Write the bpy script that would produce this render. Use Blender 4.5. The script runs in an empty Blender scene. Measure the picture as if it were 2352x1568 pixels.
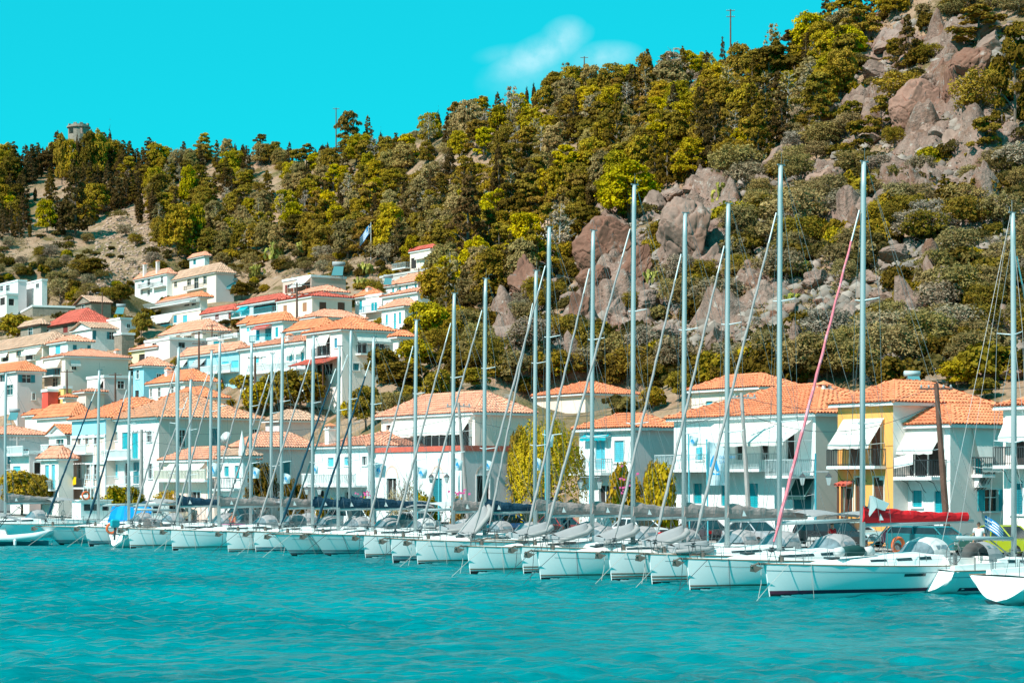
import bpy, math, random
import numpy as np
from mathutils import Vector
R_ = math.radians
rng = random.Random(7)
nrng = np.random.default_rng(11)

# ------------------------------------------------------------------ camera, sky, sun, exposure
scene = bpy.context.scene
COL = scene.collection
EYE = 5.0                     # eye height above the water, metres
F, CX, HY = 4573.0, 1176.0, 1102.5
cam_data = bpy.data.cameras.new("camera")
cam = bpy.data.objects.new("camera", cam_data); COL.objects.link(cam)
cam.location = (0, 0, EYE); cam.rotation_euler = (math.pi/2, 0, 0)
cam_data.sensor_width = 36.0; cam_data.lens = 70.0
cam_data.shift_y = (HY-784)/2352.0
cam_data.clip_start = 1.0; cam_data.clip_end = 9000
scene.camera = cam

SUN_AZ = math.atan2(-0.66, -0.75)      # horizontal direction towards the sun
SUN_EL = R_(46)
sun_dir = Vector((math.cos(SUN_EL)*math.cos(SUN_AZ), math.cos(SUN_EL)*math.sin(SUN_AZ), math.sin(SUN_EL)))
sd = bpy.data.lights.new("sun", 'SUN'); sd.energy = 5.0; sd.angle = R_(0.53); sd.color = (1.0, 0.955, 0.89)
so = bpy.data.objects.new("sun", sd); COL.objects.link(so)
so.rotation_euler = sun_dir.to_track_quat('Z', 'Y').to_euler()

world = bpy.data.worlds.new("World"); scene.world = world; world.use_nodes = True
wn, wl = world.node_tree.nodes, world.node_tree.links
wn.clear()
def W(t, **k):
    n = wn.new(t)
    for a, b in k.items(): setattr(n, a, b)
    return n
sky = W('ShaderNodeTexSky', sky_type='NISHITA', sun_disc=False, sun_elevation=SUN_EL,
        sun_rotation=(math.pi/2 - SUN_AZ) % (2*math.pi), altitude=0, air_density=1.0, dust_density=0.3, ozone_density=1.0)
flat = W('ShaderNodeMix', data_type='RGBA'); flat.inputs[0].default_value = 0.5
flat.inputs[7].default_value = (4.6, 6.9, 8.6, 1)
wl.new(sky.outputs[0], flat.inputs[6])
grade = W('ShaderNodeMix', data_type='RGBA', blend_type='MULTIPLY'); grade.inputs[0].default_value = 1
grade.inputs[7].default_value = (0.020, 1.02, 0.95, 1)
wl.new(flat.outputs[2], grade.inputs[6])
# a thin cloud wisp low over the ridge
tc = W('ShaderNodeTexCoord'); sep = W('ShaderNodeSeparateXYZ'); wl.new(tc.outputs['Generated'], sep.inputs[0])
def M(op, a, b=None, c=None, clamp=False):
    n = W('ShaderNodeMath', operation=op, use_clamp=clamp)
    for i, v in enumerate((a, b, c)):
        if v is None: continue
        if isinstance(v, (int, float)): n.inputs[i].default_value = v
        else: wl.new(v, n.inputs[i])
    return n.outputs[0]
az = M('DIVIDE', sep.outputs[0], M('MAXIMUM', sep.outputs[1], 0.05))
elv = M('DIVIDE', sep.outputs[2], M('MAXIMUM', sep.outputs[1], 0.05))
def blob(cx, cz, rx, rz, rot=0.0, amp=1.0):
    dx = M('SUBTRACT', az, cx); dz = M('SUBTRACT', elv, cz)
    ca, sa = math.cos(rot), math.sin(rot)
    x = M('DIVIDE', M('ADD', M('MULTIPLY', dx, ca), M('MULTIPLY', dz, sa)), rx)
    z = M('DIVIDE', M('SUBTRACT', M('MULTIPLY', dz, ca), M('MULTIPLY', dx, sa)), rz)
    return M('MULTIPLY', M('SUBTRACT', 1.0, M('SQRT', M('ADD', M('MULTIPLY', x, x), M('MULTIPLY', z, z))), clamp=True), amp)
def d(vx, vy): return (vx-CX)/F, (HY-vy)/F
b1 = blob(*d(1235, 128), 0.032, 0.011, 0.45, 1.5)
b2 = blob(*d(1290, 95), 0.016, 0.012, 0.7, 1.3)
b3 = blob(*d(1385, 132), 0.022, 0.009, 0.1, 1.0)
b4 = blob(*d(1215, 165), 0.03, 0.014, 0.3, 0.5)
b5 = blob(*d(1170, 125), 0.02, 0.006, 0.1, 0.4)
tot = M('MAXIMUM', M('MAXIMUM', b1, b2), M('MAXIMUM', b3, M('MAXIMUM', b4, b5)))
nz = W('ShaderNodeTexNoise'); nz.inputs['Scale'].default_value = 55; nz.inputs['Detail'].default_value = 7; nz.inputs['Roughness'].default_value = 0.6
wl.new(tc.outputs['Generated'], nz.inputs['Vector'])
cl = M('MULTIPLY', tot, M('MULTIPLY', M('SUBTRACT', nz.outputs[0], 0.18), 2.1, clamp=True), clamp=True)
cl = M('MULTIPLY', cl, 0.62)
cmix = W('ShaderNodeMix', data_type='RGBA'); wl.new(cl, cmix.inputs[0]); wl.new(grade.outputs[2], cmix.inputs[6])
cmix.inputs[7].default_value = (5.2, 8.0, 8.8, 1)
bg = W('ShaderNodeBackground'); bg.inputs[1].default_value = 0.10
wo = W('ShaderNodeOutputWorld'); wl.new(cmix.outputs[2], bg.inputs[0]); wl.new(bg.outputs[0], wo.inputs[0])

vs = scene.view_settings
vs.view_transform = 'Standard'; vs.look = 'None'; vs.exposure = 0.32; vs.gamma = 1.0; vs.use_curve_mapping = False
scene.render.engine = 'CYCLES'
scene.cycles.max_bounces = 6; scene.cycles.transparent_max_bounces = 8

# ------------------------------------------------------------------ helpers
QN = (0.8308, 0.5565)        # from the water towards the land, square to the quay
QT = (-0.5565, 0.8308)       # along the quay, away from the eye
QA = math.atan2(QN[1], QN[0])
def K(vx): return (vx-CX)/F
def Zat(vy, Y): return EYE+(HY-vy)*Y/F
def Yu(vx, u): return (u+56.56)/(0.8308*K(vx)+0.5565)
def U_of(x, y): return 0.8308*(x-11.2)+0.5565*(y-85)
def pt(vx, vy, Y): return Vector((K(vx)*Y, Y, Zat(vy, Y)))

def fast_mesh(name, V, Fq, tint=None, smooth=False):
    V = np.asarray(V, dtype=np.float32); Fq = np.asarray(Fq, dtype=np.int32)
    me = bpy.data.meshes.new(name)
    n, k = Fq.shape
    me.vertices.add(len(V)); me.vertices.foreach_set('co', V.ravel())
    me.loops.add(n*k); me.loops.foreach_set('vertex_index', Fq.ravel())
    me.polygons.add(n); me.polygons.foreach_set('loop_start', np.arange(0, n*k, k, dtype=np.int32))
    me.polygons.foreach_set('loop_total', np.full(n, k, dtype=np.int32))
    me.update(calc_edges=True)
    if tint is not None:
        a = me.attributes.new('tint', 'FLOAT', 'FACE'); a.data.foreach_set('value', np.asarray(tint, dtype=np.float32))
    if smooth: me.polygons.foreach_set('use_smooth', np.ones(n, dtype=bool))
    return me

def link(name, data, parent=None, mat=None, label=None, cat=None, group=None, kind=None):
    o = bpy.data.objects.new(name, data); COL.objects.link(o)
    if parent is not None: o.parent = parent
    if mat is not None and data is not None: data.materials.append(mat)
    if label: o['label'] = label
    if cat: o['category'] = cat
    if group: o['group'] = group
    if kind: o['kind'] = kind
    return o

class MB:
    """collects shapes for ONE mesh object"""
    def __init__(s): s.v = []; s.f = []; s.t = []
    def add(s, vs, fs, tint=1.0):
        b = len(s.v); s.v.extend([tuple(p) for p in vs]); s.f.extend([tuple(i+b for i in f) for f in fs]); s.t.extend([tint]*len(fs))
    def box(s, x0, x1, y0, y1, z0, z1, tint=1.0):
        s.add([(x0,y0,z0),(x1,y0,z0),(x1,y1,z0),(x0,y1,z0),(x0,y0,z1),(x1,y0,z1),(x1,y1,z1),(x0,y1,z1)],
              [(0,3,2,1),(4,5,6,7),(0,1,5,4),(1,2,6,5),(2,3,7,6),(3,0,4,7)], tint)
    def quad(s, a, b, c, d, tint=1.0): s.add([a,b,c,d], [(0,1,2,3)], tint)
    def sheet(s, a, b, c, d, th, tint=1.0):
        a, b, c, d = map(Vector, (a, b, c, d)); n = (b-a).cross(d-a).normalized()*th
        s.add([a,b,c,d,a+n,b+n,c+n,d+n], [(0,3,2,1),(4,5,6,7),(0,1,5,4),(1,2,6,5),(2,3,7,6),(3,0,4,7)], tint)
    def tube(s, pts, r, n=6, closed=False, tint=1.0, flat=1.0):
        pts = [Vector(p) for p in pts]; m = len(pts)
        rs = r if isinstance(r, (list, tuple)) else [r]*m
        vs = []; ref = None
        for i, p in enumerate(pts):
            a = pts[(i-1) % m] if (i > 0 or closed) else p
            c = pts[(i+1) % m] if (i < m-1 or closed) else p
            t = (c-a).normalized()
            if ref is None: ref = Vector((0,0,1)) if abs(t.z) < .95 else Vector((1,0,0))
            e1 = ref.cross(t).normalized(); e2 = t.cross(e1); ref = e2 if abs(t.z) < .95 else ref
            for k in range(n):
                q = 2*math.pi*k/n; vs.append(p + e1*(math.cos(q)*rs[i]*flat) + e2*(math.sin(q)*rs[i]))
        fs = []
        for i in range(m if closed else m-1):
            for k in range(n):
                fs.append((i*n+k, i*n+(k+1) % n, ((i+1) % m)*n+(k+1) % n, ((i+1) % m)*n+k))
        if not closed: fs += [tuple(range(n-1, -1, -1)), tuple((m-1)*n+k for k in range(n))]
        s.add(vs, fs, tint)
    def loft(s, rings, closed=True, caps=True, tint=1.0):
        n = len(rings[0]); vs = [p for r in rings for p in r]; fs = []
        for i in range(len(rings)-1):
            for k in range(n if closed else n-1):
                fs.append((i*n+k, i*n+(k+1) % n, (i+1)*n+(k+1) % n, (i+1)*n+k))
        if caps and closed: fs += [tuple(range(n-1, -1, -1)), tuple((len(rings)-1)*n+k for k in range(n))]
        s.add(vs, fs, tint)
    def lathe(s, c, prof, n=12, tint=1.0):
        c = Vector(c); s.loft([[c+Vector((r*math.cos(2*math.pi*k/n), r*math.sin(2*math.pi*k/n), z)) for k in range(n)] for r, z in prof], True, True, tint)
    def build(s, name, mat, parent=None, smooth=False, tint=False, **k):
        me = bpy.data.meshes.new(name); me.from_pydata(s.v, [], s.f); me.update()
        if smooth: me.polygons.foreach_set('use_smooth', [True]*len(me.polygons))
        a = me.attributes.new('tint', 'FLOAT', 'FACE'); a.data.foreach_set('value', s.t)
        return link(name, me, parent, mat, **k)

def empty(name, loc, rz=0.0, **k):
    o = link(name, None, **k); o.location = loc; o.rotation_euler = (0, 0, rz); o.empty_display_size = .3
    return o
def copy_tree(o, parent=None):
    c = o.copy(); COL.objects.link(c)
    if parent is not None: c.parent = parent
    for ch in list(o.children): copy_tree(ch, c)
    return c

_m = {}
def mat(name, col, rough=.7, noise=None, tint=False, metal=0.0, spec=0.3, bump=None, objcol=False, trans=0.0,
        stain=None, coord='Object', alpha=None):
    if name in _m: return _m[name]
    m = bpy.data.materials.new(name); m.use_nodes = True; nt = m.node_tree; N, L = nt.nodes, nt.links
    b = N['Principled BSDF']; b.inputs['Roughness'].default_value = rough; b.inputs['Metallic'].default_value = metal
    b.inputs['Specular IOR Level'].default_value = spec
    tcn = N.new('ShaderNodeTexCoord'); cur = None
    rgb = N.new('ShaderNodeRGB'); rgb.outputs[0].default_value = (*col, 1); cur = rgb.outputs[0]
    def mul(cur, val):
        x = N.new('ShaderNodeMix'); x.data_type = 'RGBA'; x.blend_type = 'MULTIPLY'; x.inputs[0].default_value = 1
        L.new(cur, x.inputs[6]); L.new(val, x.inputs[7]); return x.outputs[2]
    if objcol:
        oi = N.new('ShaderNodeObjectInfo'); cur = mul(cur, oi.outputs['Color'])
    if tint:
        at = N.new('ShaderNodeAttribute'); at.attribute_name = 'tint'; cur = mul(cur, at.outputs['Fac'])
    def noisen(sc, det=5, ro=.6):
        t = N.new('ShaderNodeTexNoise'); t.inputs['Scale'].default_value = sc; t.inputs['Detail'].default_value = det
        t.inputs['Roughness'].default_value = ro; L.new(tcn.outputs[coord], t.inputs['Vector']); return t.outputs[0]
    if noise:
        for sc, amt in noise:
            mr = N.new('ShaderNodeMapRange'); mr.inputs[1].default_value = .3; mr.inputs[2].default_value = .7
            mr.inputs[3].default_value = 1-amt; mr.inputs[4].default_value = 1+amt
            L.new(noisen(sc), mr.inputs[0]); cur = mul(cur, mr.outputs[0])
    if stain:
        for sc, lo, hi, scol in stain:
            mr = N.new('ShaderNodeMapRange'); mr.inputs[1].default_value = lo; mr.inputs[2].default_value = hi
            L.new(noisen(sc, 7, .65), mr.inputs[0])
            x = N.new('ShaderNodeMix'); x.data_type = 'RGBA'; L.new(mr.outputs[0], x.inputs[0]); L.new(cur, x.inputs[6])
            x.inputs[7].default_value = (*scol, 1); cur = x.outputs[2]
    L.new(cur, b.inputs['Base Color'])
    if bump:
        bn = N.new('ShaderNodeBump'); bn.inputs['Strength'].default_value = bump[1]; bn.inputs['Distance'].default_value = bump[2]
        L.new(noisen(bump[0], 6), bn.inputs['Height']); L.new(bn.outputs[0], b.inputs['Normal'])
    if trans:
        tr = N.new('ShaderNodeBsdfTranslucent'); L.new(cur, tr.inputs[0]); ms = N.new('ShaderNodeMixShader'); ms.inputs[0].default_value = trans
        L.new(b.outputs[0], ms.inputs[1]); L.new(tr.outputs[0], ms.inputs[2]); L.new(ms.outputs[0], N['Material Output'].inputs[0])
    if alpha is not None: b.inputs['Alpha'].default_value = alpha
    _m[name] = m
    return m

# ---- plaster and paint
def plaster(name, col, dirt=(.45,.42,.38), lo=.60, hi=.86):
    return mat('plaster_'+name, col, .9, noise=[(.5,.04),(5,.03)], stain=[(.35,lo,hi,dirt)], bump=(14,.25,.02), spec=.1)
WH = plaster('white', (.92,.81,.75), (.62,.56,.52)); CY = plaster('pale_cyan', (.80,.83,.82), (.60,.62,.61)); CR = plaster('cream', (.90,.72,.60), (.55,.48,.42))
PK = plaster('pink', (.70,.50,.42), (.5,.4,.36)); GR = plaster('grey', (.76,.64,.63), (.45,.42,.42)); BG = plaster('beige', (.80,.64,.56), (.5,.45,.42))  # GR: grey houses, and shade painted on side walls of pale houses
YL = plaster('yellow', (.95,.62,.22), (.75,.5,.2)); PY = plaster('pale_yellow', (.80,.68,.44), (.7,.55,.3)); OC = plaster('ochre', (.92,.42,.12), (.6,.35,.1))
LB = plaster('light_blue', (.34,.66,.76), (.4,.6,.66)); PE = plaster('peach', (.86,.66,.56), (.7,.55,.48)); CO = plaster('concrete', (.56,.52,.49), (.32,.31,.3))
ST = mat('rubble_stone', (.32,.26,.21), .95, noise=[(1.2,.22),(6,.3)], stain=[(3,.55,.7,(.22,.18,.15))], bump=(6,.9,.08), spec=.05)
SW = mat('whitewashed_stone', (.86,.80,.77), .95, noise=[(1.5,.08),(5,.12)], stain=[(2.2,.6,.75,(.5,.47,.44))], bump=(5,.9,.08), spec=.05)
# ---- roofs
def rooft(name, col, mott):
    return mat('terracotta_'+name, col, .85, tint=True, noise=[(.25,.10),(.9,.14),(9,.14)], stain=[(1.3,.54,.74,mott)], spec=.15)
RT = rooft('salmon', (.80,.35,.225), (.72,.42,.30)); RO = rooft('orange', (.82,.27,.13), (.72,.30,.17)); RR = rooft('red', (.62,.13,.09), (.6,.2,.14))
RA = rooft('aged', (.60,.36,.25), (.42,.32,.26))
# ---- joinery and cloth
TQ = mat('turquoise_paint', (.012,.36,.42), .5, noise=[(6,.08)]); TE = mat('teal_paint', (.02,.20,.24), .5, noise=[(6,.1)])
PBL = mat('pale_blue_paint', (.10,.50,.60), .5, noise=[(6,.06)]); BLU = mat('blue_paint', (.01,.24,.36), .5, noise=[(6,.1)])
BRN = mat('brown_wood', (.13,.055,.035), .6, noise=[(8,.2)]); ORW = mat('orange_brown_paint', (.42,.19,.10), .6, noise=[(8,.1)]); RDW = mat('dark_red_paint', (.22,.035,.03), .6, noise=[(8,.1)])
WP = mat('white_paint', (.8,.8,.79), .5, noise=[(3,.03)]); GP = mat('grey_paint', (.35,.36,.37), .6); CRP = mat('cream_paint', (.72,.66,.56), .6)
GL = mat('window_glass', (.018,.03,.035), .12, spec=.6, noise=[(.7,.4)]); VD = mat('painted_room_shade', (.035,.03,.028), .9, noise=[(1.5,.5)])  # VD: shade of unlit rooms painted as a dark colour
IR = mat('dark_iron', (.04,.045,.05), .5, spec=.4); WI = mat('pale_iron', (.48,.55,.56), .5)
AW = mat('white_canvas', (.80,.78,.73), .9, noise=[(.8,.05),(3,.03)], trans=.25); AG = mat('grey_canvas', (.42,.43,.43), .9, noise=[(1.5,.08)], trans=.12)
AT = mat('turquoise_canvas', (.0,.42,.50), .9, noise=[(1.5,.08)], trans=.2); AR = mat('red_canvas', (.62,.11,.08), .9, noise=[(1.5,.08)], trans=.2); ADG = mat('dark_green_canvas', (.012,.06,.055), .9, noise=[(1.5,.1)])
WOODP = mat('weathered_pole_wood', (.14,.075,.055), .9, noise=[(2,.2),(14,.2)]); CONC = mat('pole_concrete', (.42,.38,.36), .9, noise=[(2,.1),(12,.08)])

# ------------------------------------------------------------------ house plans (traced as sight lines, turned into metres)
REG = {'v': (0,0,1), '1': (0,551.25,.25), '2': (514.5,551.25,.25), '3': (0,845.25,.2812), '4': (551.25,845.25,.2812),
       '5': (1102.5,826.9,.3515), '6': (1561.9,826.9,.3516)}
HOUSES = []
class Plan:
    def __init__(s, reg, label, xs, ys, Y=None, u=None, wall=None, wallR=None, roof=('hip', None, None), wins=(), awns=(), balc=(),
                 chim=(), w1=None, w2=None, yaw=0, cat='house', name='house', over=.45, extra=None, group=None):
        ox, oy, k = REG[reg]; s.cx = lambda x: ox+x*k; s.cy = lambda y: oy+y*k
        s.label, s.cat, s.name, s.wall, s.wallR, s.over, s.extra = label, cat, name, wall or WH, wallR or wall or WH, over, extra  # wallR: on several pale houses a greyer plaster, side wall shade put into colour
        s.group = group
        xl, xc, xr = map(s.cx, xs); ye, yb = s.cy(ys[0]), (s.cy(ys[1]) if ys[1] is not None else None)
        if Y is None: Y = Yu(xc, u)
        s.Y = Y; s.P = (K(xc)*Y, Y); a = QA+R_(yaw); s.a = a
        s.d2 = (math.cos(a), math.sin(a)); s.d1 = (-math.sin(a), math.cos(a))
        s.w1 = w1 or s.solve(s.d1, xl); s.w2 = w2 or s.solve(s.d2, xr)
        s.zb = 1.5 if yb is None else Zat(yb, Y); s.H = Zat(ye, Y)-s.zb
        typ, ya, rm = roof; s.rtype, s.rmat = typ, rm
        if ya is not None:
            c = s.world(s.w2/2, s.w1/2)
            s.rh = max(.35, Zat(s.cy(ya), c[1])-s.zb-s.H)
            s.rh = min(s.rh, .42*min(s.w1, s.w2)+.6)
        else: s.rh = 0
        s.wins, s.awns, s.balc, s.chim = wins, awns, balc, chim
        s.near = Y < 165
        HOUSES.append(s)
    def solve(s, dd, x):
        k = K(x); return max(1.2, (k*s.P[1]-s.P[0])/(dd[0]-k*dd[1]))
    def world(s, x, y): return (s.P[0]+s.d2[0]*x+s.d1[0]*y, s.P[1]+s.d2[1]*x+s.d1[1]*y)
    def face(s, f, x, y):
        """crop pixel on face L or R -> (distance along the face, local height)"""
        dd = s.d1 if f == 'L' else s.d2; k = K(s.cx(x))
        t = (k*s.P[1]-s.P[0])/(dd[0]-k*dd[1]); t = max(-2.0, min(t, 40)); Yp = s.P[1]+dd[1]*t
        return t, Zat(s.cy(y), Yp)-s.zb
P = Plan
hip, gab, flt = 'hip', 'gable', 'flat'
# --- upper village
P('1', 'white and pale blue house with two balconies and two chimneys, highest pair on the slope', (1240,1535,1605), (312,560), Y=450, wall=CY, roof=(hip,228,RT),
  wins=[('L',1300,1325,335,390,'s',TE),('L',1355,1382,330,415,'p'),('L',1478,1500,335,392,'p'),('L',1355,1380,460,505,'p'),('L',1290,1312,460,500,'p')],
  balc=[('L',1300,1402,440,1.0,IR),('L',1415,1530,428,1.0,IR)], chim=[(1330,215,268),(1450,190,272)])
P('1', 'cream two storey house with grey blank side wall beside the pale blue house', (1540,1985,2150), (300,590), Y=432, wall=CR, wallR=GR, roof=(hip,250,RA),
  wins=[('L',1600,1628,370,430,'p'),('L',1720,1755,342,415,'p'),('L',1785,1825,335,445,'p'),('L',1868,1900,332,402,'p')], balc=[('L',1720,1900,452,.9,IR)])
P('1', 'tiny turquoise white cube house alone among pines above the village', (1742,1880,1912), (148,290), Y=470, wall=CY, roof=(hip,112,RT), wins=[('L',1775,1800,165,225,'s',TE)])
P('1', 'flat roofed house with large white awning over a blue balcony', (1392,1845,1905), (640,880), Y=398, wall=CR, roof=(flt,None,None),
  wins=[('L',1592,1625,650,760,'s',BLU),('L',1680,1720,690,760,'s',PBL),('L',1405,1560,745,820,'v'),('L',1400,1480,790,860,'s',PBL)],
  awns=[('L',1420,1590,655,1385,768,AW)], balc=[('L',1392,1620,830,1.0,TQ)])
P('1', 'terrace house with orange tiled pergola roof on posts above the white awning', (1480,1840,1905), (528,665), Y=409, wall=WH, roof=(hip,462,RO), over=1.0,
  wins=[('L',1615,1665,535,605,'v'),('L',1690,1740,525,605,'v'),('L',1760,1800,520,600,'p')], balc=[('L',1300,1840,612,2.4,WI)])
P('1', 'low house with dark red shutters and salmon tiled roof below a large tree', (1860,2145,2210), (648,800), Y=370, wall=GR, roof=(hip,575,RR),
  wins=[('L',1975,2010,665,732,'s',RDW),('L',2098,2130,652,720,'s',RDW)], balc=[('L',1900,2140,758,1.0,WI)])
P('1', 'grey stone ruin house with sagging old tiles at the edge of the slope', (190,375,412), (780,920), Y=360, wall=ST, roof=(hip,738,RA), wins=[('L',262,300,805,878,'p')])
P('1', 'long low house under a broad bright red tiled roof', (412,700,1040), (760,910), Y=368, wall=ST, wallR=WH, roof=(hip,647,RR),
  wins=[('L',425,458,802,842,'p'),('L',580,622,785,850,'s',RDW)])
P('1', 'whitewashed gabled house with old tiles and turquoise shutters', (658,845,1070), (815,985), Y=343, wall=SW, roof=(gab,765,RA),
  wins=[('R',852,886,830,912,'s',TE),('R',1005,1050,845,912,'h',TE)])
P('1', 'small flat white outbuilding with a solar panel on its roof', (985,1110,1245), (728,830), Y=366, wall=WH, wallR=GR, roof=(flt,None,None), wins=[('R',1165,1195,770,805,'p')], cat='outbuilding')
P('1', 'low stone hut with shallow tiled roof beside a lamp pole', (693,838,1020), (574,690), Y=402, wall=ST, roof=(gab,522,RA), wins=[('L',752,780,592,645,'p')], cat='hut')
P('1', 'flat white modern house highest at the left edge of the village', (-120,165,245), (378,480), Y=442, wall=CY, wallR=GR, roof=(flt,None,None), wins=[('L',55,90,415,468,'p'),('L',0,30,410,468,'p')])
P('1', 'lower flat white terrace house at the left edge above a grey wall', (-160,60,168), (500,640), Y=424, wall=WH, roof=(flt,None,None), wins=[('L',0,45,530,598,'v'),('R',80,130,540,600,'v')])
P('1', 'small white shed with terracotta lean-to behind the left edge trees', (235,385,430), (372,470), Y=440, wall=SW, roof=(flt,None,None), wins=[('L',330,360,400,440,'p')], cat='shed')
P('1', 'long cream house with old tiles and two white awnings', (-260,395,452), (968,1150), Y=330, wall=CR, roof=(hip,893,RA), w2=7,
  wins=[('L',150,195,1012,1066,'p'),('L',232,300,1040,1110,'v'),('L',20,75,1040,1115,'v')], awns=[('L',10,82,985,-12,1075,AW),('L',235,386,965,188,1056,AW)], balc=[('L',215,330,1105,.9,IR)])
P('1', 'pale blue and white house with turquoise windows on its shaded side', (452,622,842), (935,1085), Y=322, wall=CY, roof=(hip,888,RT),
  wins=[('L',510,555,965,1050,'s',PBL),('R',670,706,962,1006,'s',TE),('R',803,836,965,1010,'s',TE)])
P('1', 'tall beige house with rounded white awning and blank sunlit side wall', (408,600,1180), (1070,1480), Y=292, wall=CR, wallR=BG, roof=(hip,1012,RT),
  wins=[('L',480,532,1268,1352,'p'),('L',415,555,1180,1250,'v'),('R',660,702,1150,1192,'p')], awns=[('L',420,568,1090,382,1172,AW),('R',645,735,1103,640,1145,AW)],
  balc=[('L',405,560,1250,1.2,TE)], chim=[(1075,1005,1050)])
P('1', 'small bright yellow annex at the foot of the beige house', (448,585,604), (1362,1500), Y=286, wall=YL, roof=(flt,None,None), cat='annex')
P('1', 'small bright red lean-to against the yellow annex', (385,440,450), (1390,1500), Y=286, wall=plaster('red',(.72,.10,.07)), roof=(flt,None,None), cat='lean-to', w2=1.5)
P('1', 'grey lavender house with teal shutters at the left edge of the village', (-260,160,388), (1208,1500), Y=290, wall=GR, roof=(hip,1143,RO),
  wins=[('L',0,45,1240,1300,'h',TE),('R',205,282,1237,1308,'h',TE),('R',298,322,1405,1466,'p'),('L',60,120,1330,1420,'p')])
P('1', 'pale yellow house with salmon hipped roof and dark garage opening', (1210,1450,1755), (988,1150), Y=320, wall=PY, roof=(hip,925,RT), wins=[('L',1275,1418,1042,1112,'v')])
P('1', 'bright yellow flat roofed box house below the pale yellow house', (960,1062,1168), (1118,1260), Y=306, wall=YL, roof=(flt,None,None), wins=[('L',988,1046,1175,1215,'p')])
P('1', 'small deep yellow flat block left of the bright yellow box', (888,945,966), (1155,1270), Y=309, wall=YL, roof=(flt,None,None), wins=[('L',905,938,1185,1215,'p')], cat='annex')
P('1', 'light blue house with pyramid roof and brown pergola', (1225,1320,1560), (1160,1480), Y=272, wall=LB, roof=(hip,1080,RT),
  wins=[('L',1255,1281,1195,1272,'p'),('L',1240,1276,1380,1452,'v'),('R',1440,1480,1230,1290,'p')])
P('1', 'grey flat roofed house with tilted white awning and balcony', (800,960,1222), (1262,1480), Y=285, wall=GR, roof=(flt,None,None),
  wins=[('L',880,950,1300,1400,'v'),('R',1080,1140,1295,1362,'p')], awns=[('L',840,950,1290,792,1376,AW)], balc=[('L',800,985,1432,1.1,WI)])
P('1', 'white house with orange hipped roof and tall chimney, narrow windows', (1370,1700,1990), (1302,1500), Y=250, wall=WH, wallR=CY, roof=(hip,1205,RO),
  wins=[('L',1380,1400,1365,1440,'p'),('L',1452,1478,1355,1440,'p'),('L',1575,1600,1340,1420,'p'),('L',1640,1664,1335,1410,'p')], chim=[(1545,1172,1270)])
P('1', 'low white house whose orange roof peeps over the big stone house', (1500,1770,2075), (1450,1600), Y=236, wall=WH, roof=(hip,1362,RO))
P('1', 'wide pale blue house with white balustrade balcony and long salmon roof', (1660,2195,2290), (1020,1300), Y=262, wall=LB, wallR=CY, roof=(hip,955,RT),
  wins=[('L',2040,2100,1115,1185,'s',PBL),('L',2125,2215,1105,1170,'s',PBL),('L',1770,1880,1110,1180,'v'),('L',1660,1720,1110,1160,'v')],
  awns=[('L',1800,1900,1092,1735,1165,AG),('L',1660,1735,1090,1610,1160,AW)], balc=[('L',1900,2330,1215,1.3,WP)])
P('1', 'white house with salmon roof and twin small awnings halfway up', (1480,1860,2095), (832,1030), Y=330, wall=WH, wallR=CR, roof=(hip,755,RT),
  wins=[('L',1715,1760,885,938,'p'),('R',1960,2000,870,930,'p'),('L',1500,1560,890,930,'s',TE)], awns=[('L',1560,1670,838,1510,890,AW),('L',1690,1790,832,1655,868,AW)])
P('2', 'long white house with blue doors, two awnings and a chimney', (150,745,765), (938,1290), Y=240, wall=CY, roof=(hip,888,RT), w2=8,
  wins=[('L',600,628,1045,1150,'s',TQ),('L',708,736,1030,1145,'s',TQ),('L',290,322,1075,1130,'s',PBL),('L',345,388,1070,1125,'s',WP)],
  awns=[('L',575,648,985,548,1052,AW),('L',660,745,975,622,1036,AW)], balc=[('L',290,745,1205,1.2,WP)], chim=[(600,862,945)])
P('2', 'house with turquoise awning and turquoise balcony under a red roof', (145,490,640), (556,790), Y=320, wall=CY, roof=(hip,520,RR),
  wins=[('L',268,480,585,668,'v'),('L',150,235,600,680,'s',PBL),('L',140,200,712,768,'s',BLU)], awns=[('L',160,236,575,108,655,AT)], balc=[('L',120,490,690,1.1,TQ)])
P('2', 'cream house with orange brown shutters and thin red eaves', (493,810,1175), (520,735), Y=310, wall=CR, wallR=BG, roof=(hip,500,RR), over=.3,
  wins=[('L',545,578,600,668,'s',ORW),('L',722,760,575,656,'s',ORW),('R',876,940,570,645,'s',BRN),('R',1045,1110,572,645,'s',BRN)])
P('2', 'pink flat roofed house with white awning and roof terrace', (540,802,1120), (338,540), Y=335, wall=PK, roof=(flt,None,None),
  wins=[('L',583,618,410,482,'h',RDW),('L',645,790,400,482,'v')], awns=[('L',680,798,345,600,432,AW)], balc=[('L',620,802,488,1.0,ORW)])
P('2', 'low white house with salmon roof in front of the pink house', (632,900,1130), (478,590), Y=322, wall=WH, roof=(hip,437,RT), wins=[('L',660,690,500,530,'s',PBL),('R',975,1040,480,500,'s',PBL)])
P('2', 'cream house with timber pergola highest at the right of the village', (1710,1898,1985), (82,290), Y=370, wall=CR, roof=(hip,58,RR), over=.3,
  wins=[('L',1718,1766,165,262,'v'),('L',1800,1893,190,262,'s',CRP)], balc=[('L',1592,1715,262,1.2,WI)], awns=[('L',1770,1898,135,1748,172,CRP)])
P('2', 'concrete terrace block below the pergola house', (1435,1905,1990), (272,440), Y=361, wall=CO, roof=(flt,None,None), cat='terrace')
P('2', 'long white house with four narrow turquoise shutters', (1490,1792,1850), (385,545), Y=341, wall=CY, roof=(hip,312,RT), w2=6,
  wins=[('L',1545,1562,425,500,'s',TQ),('L',1608,1625,418,500,'s',TQ),('L',1670,1688,408,490,'s',TQ),('L',1752,1770,397,460,'s',TQ)])
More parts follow.
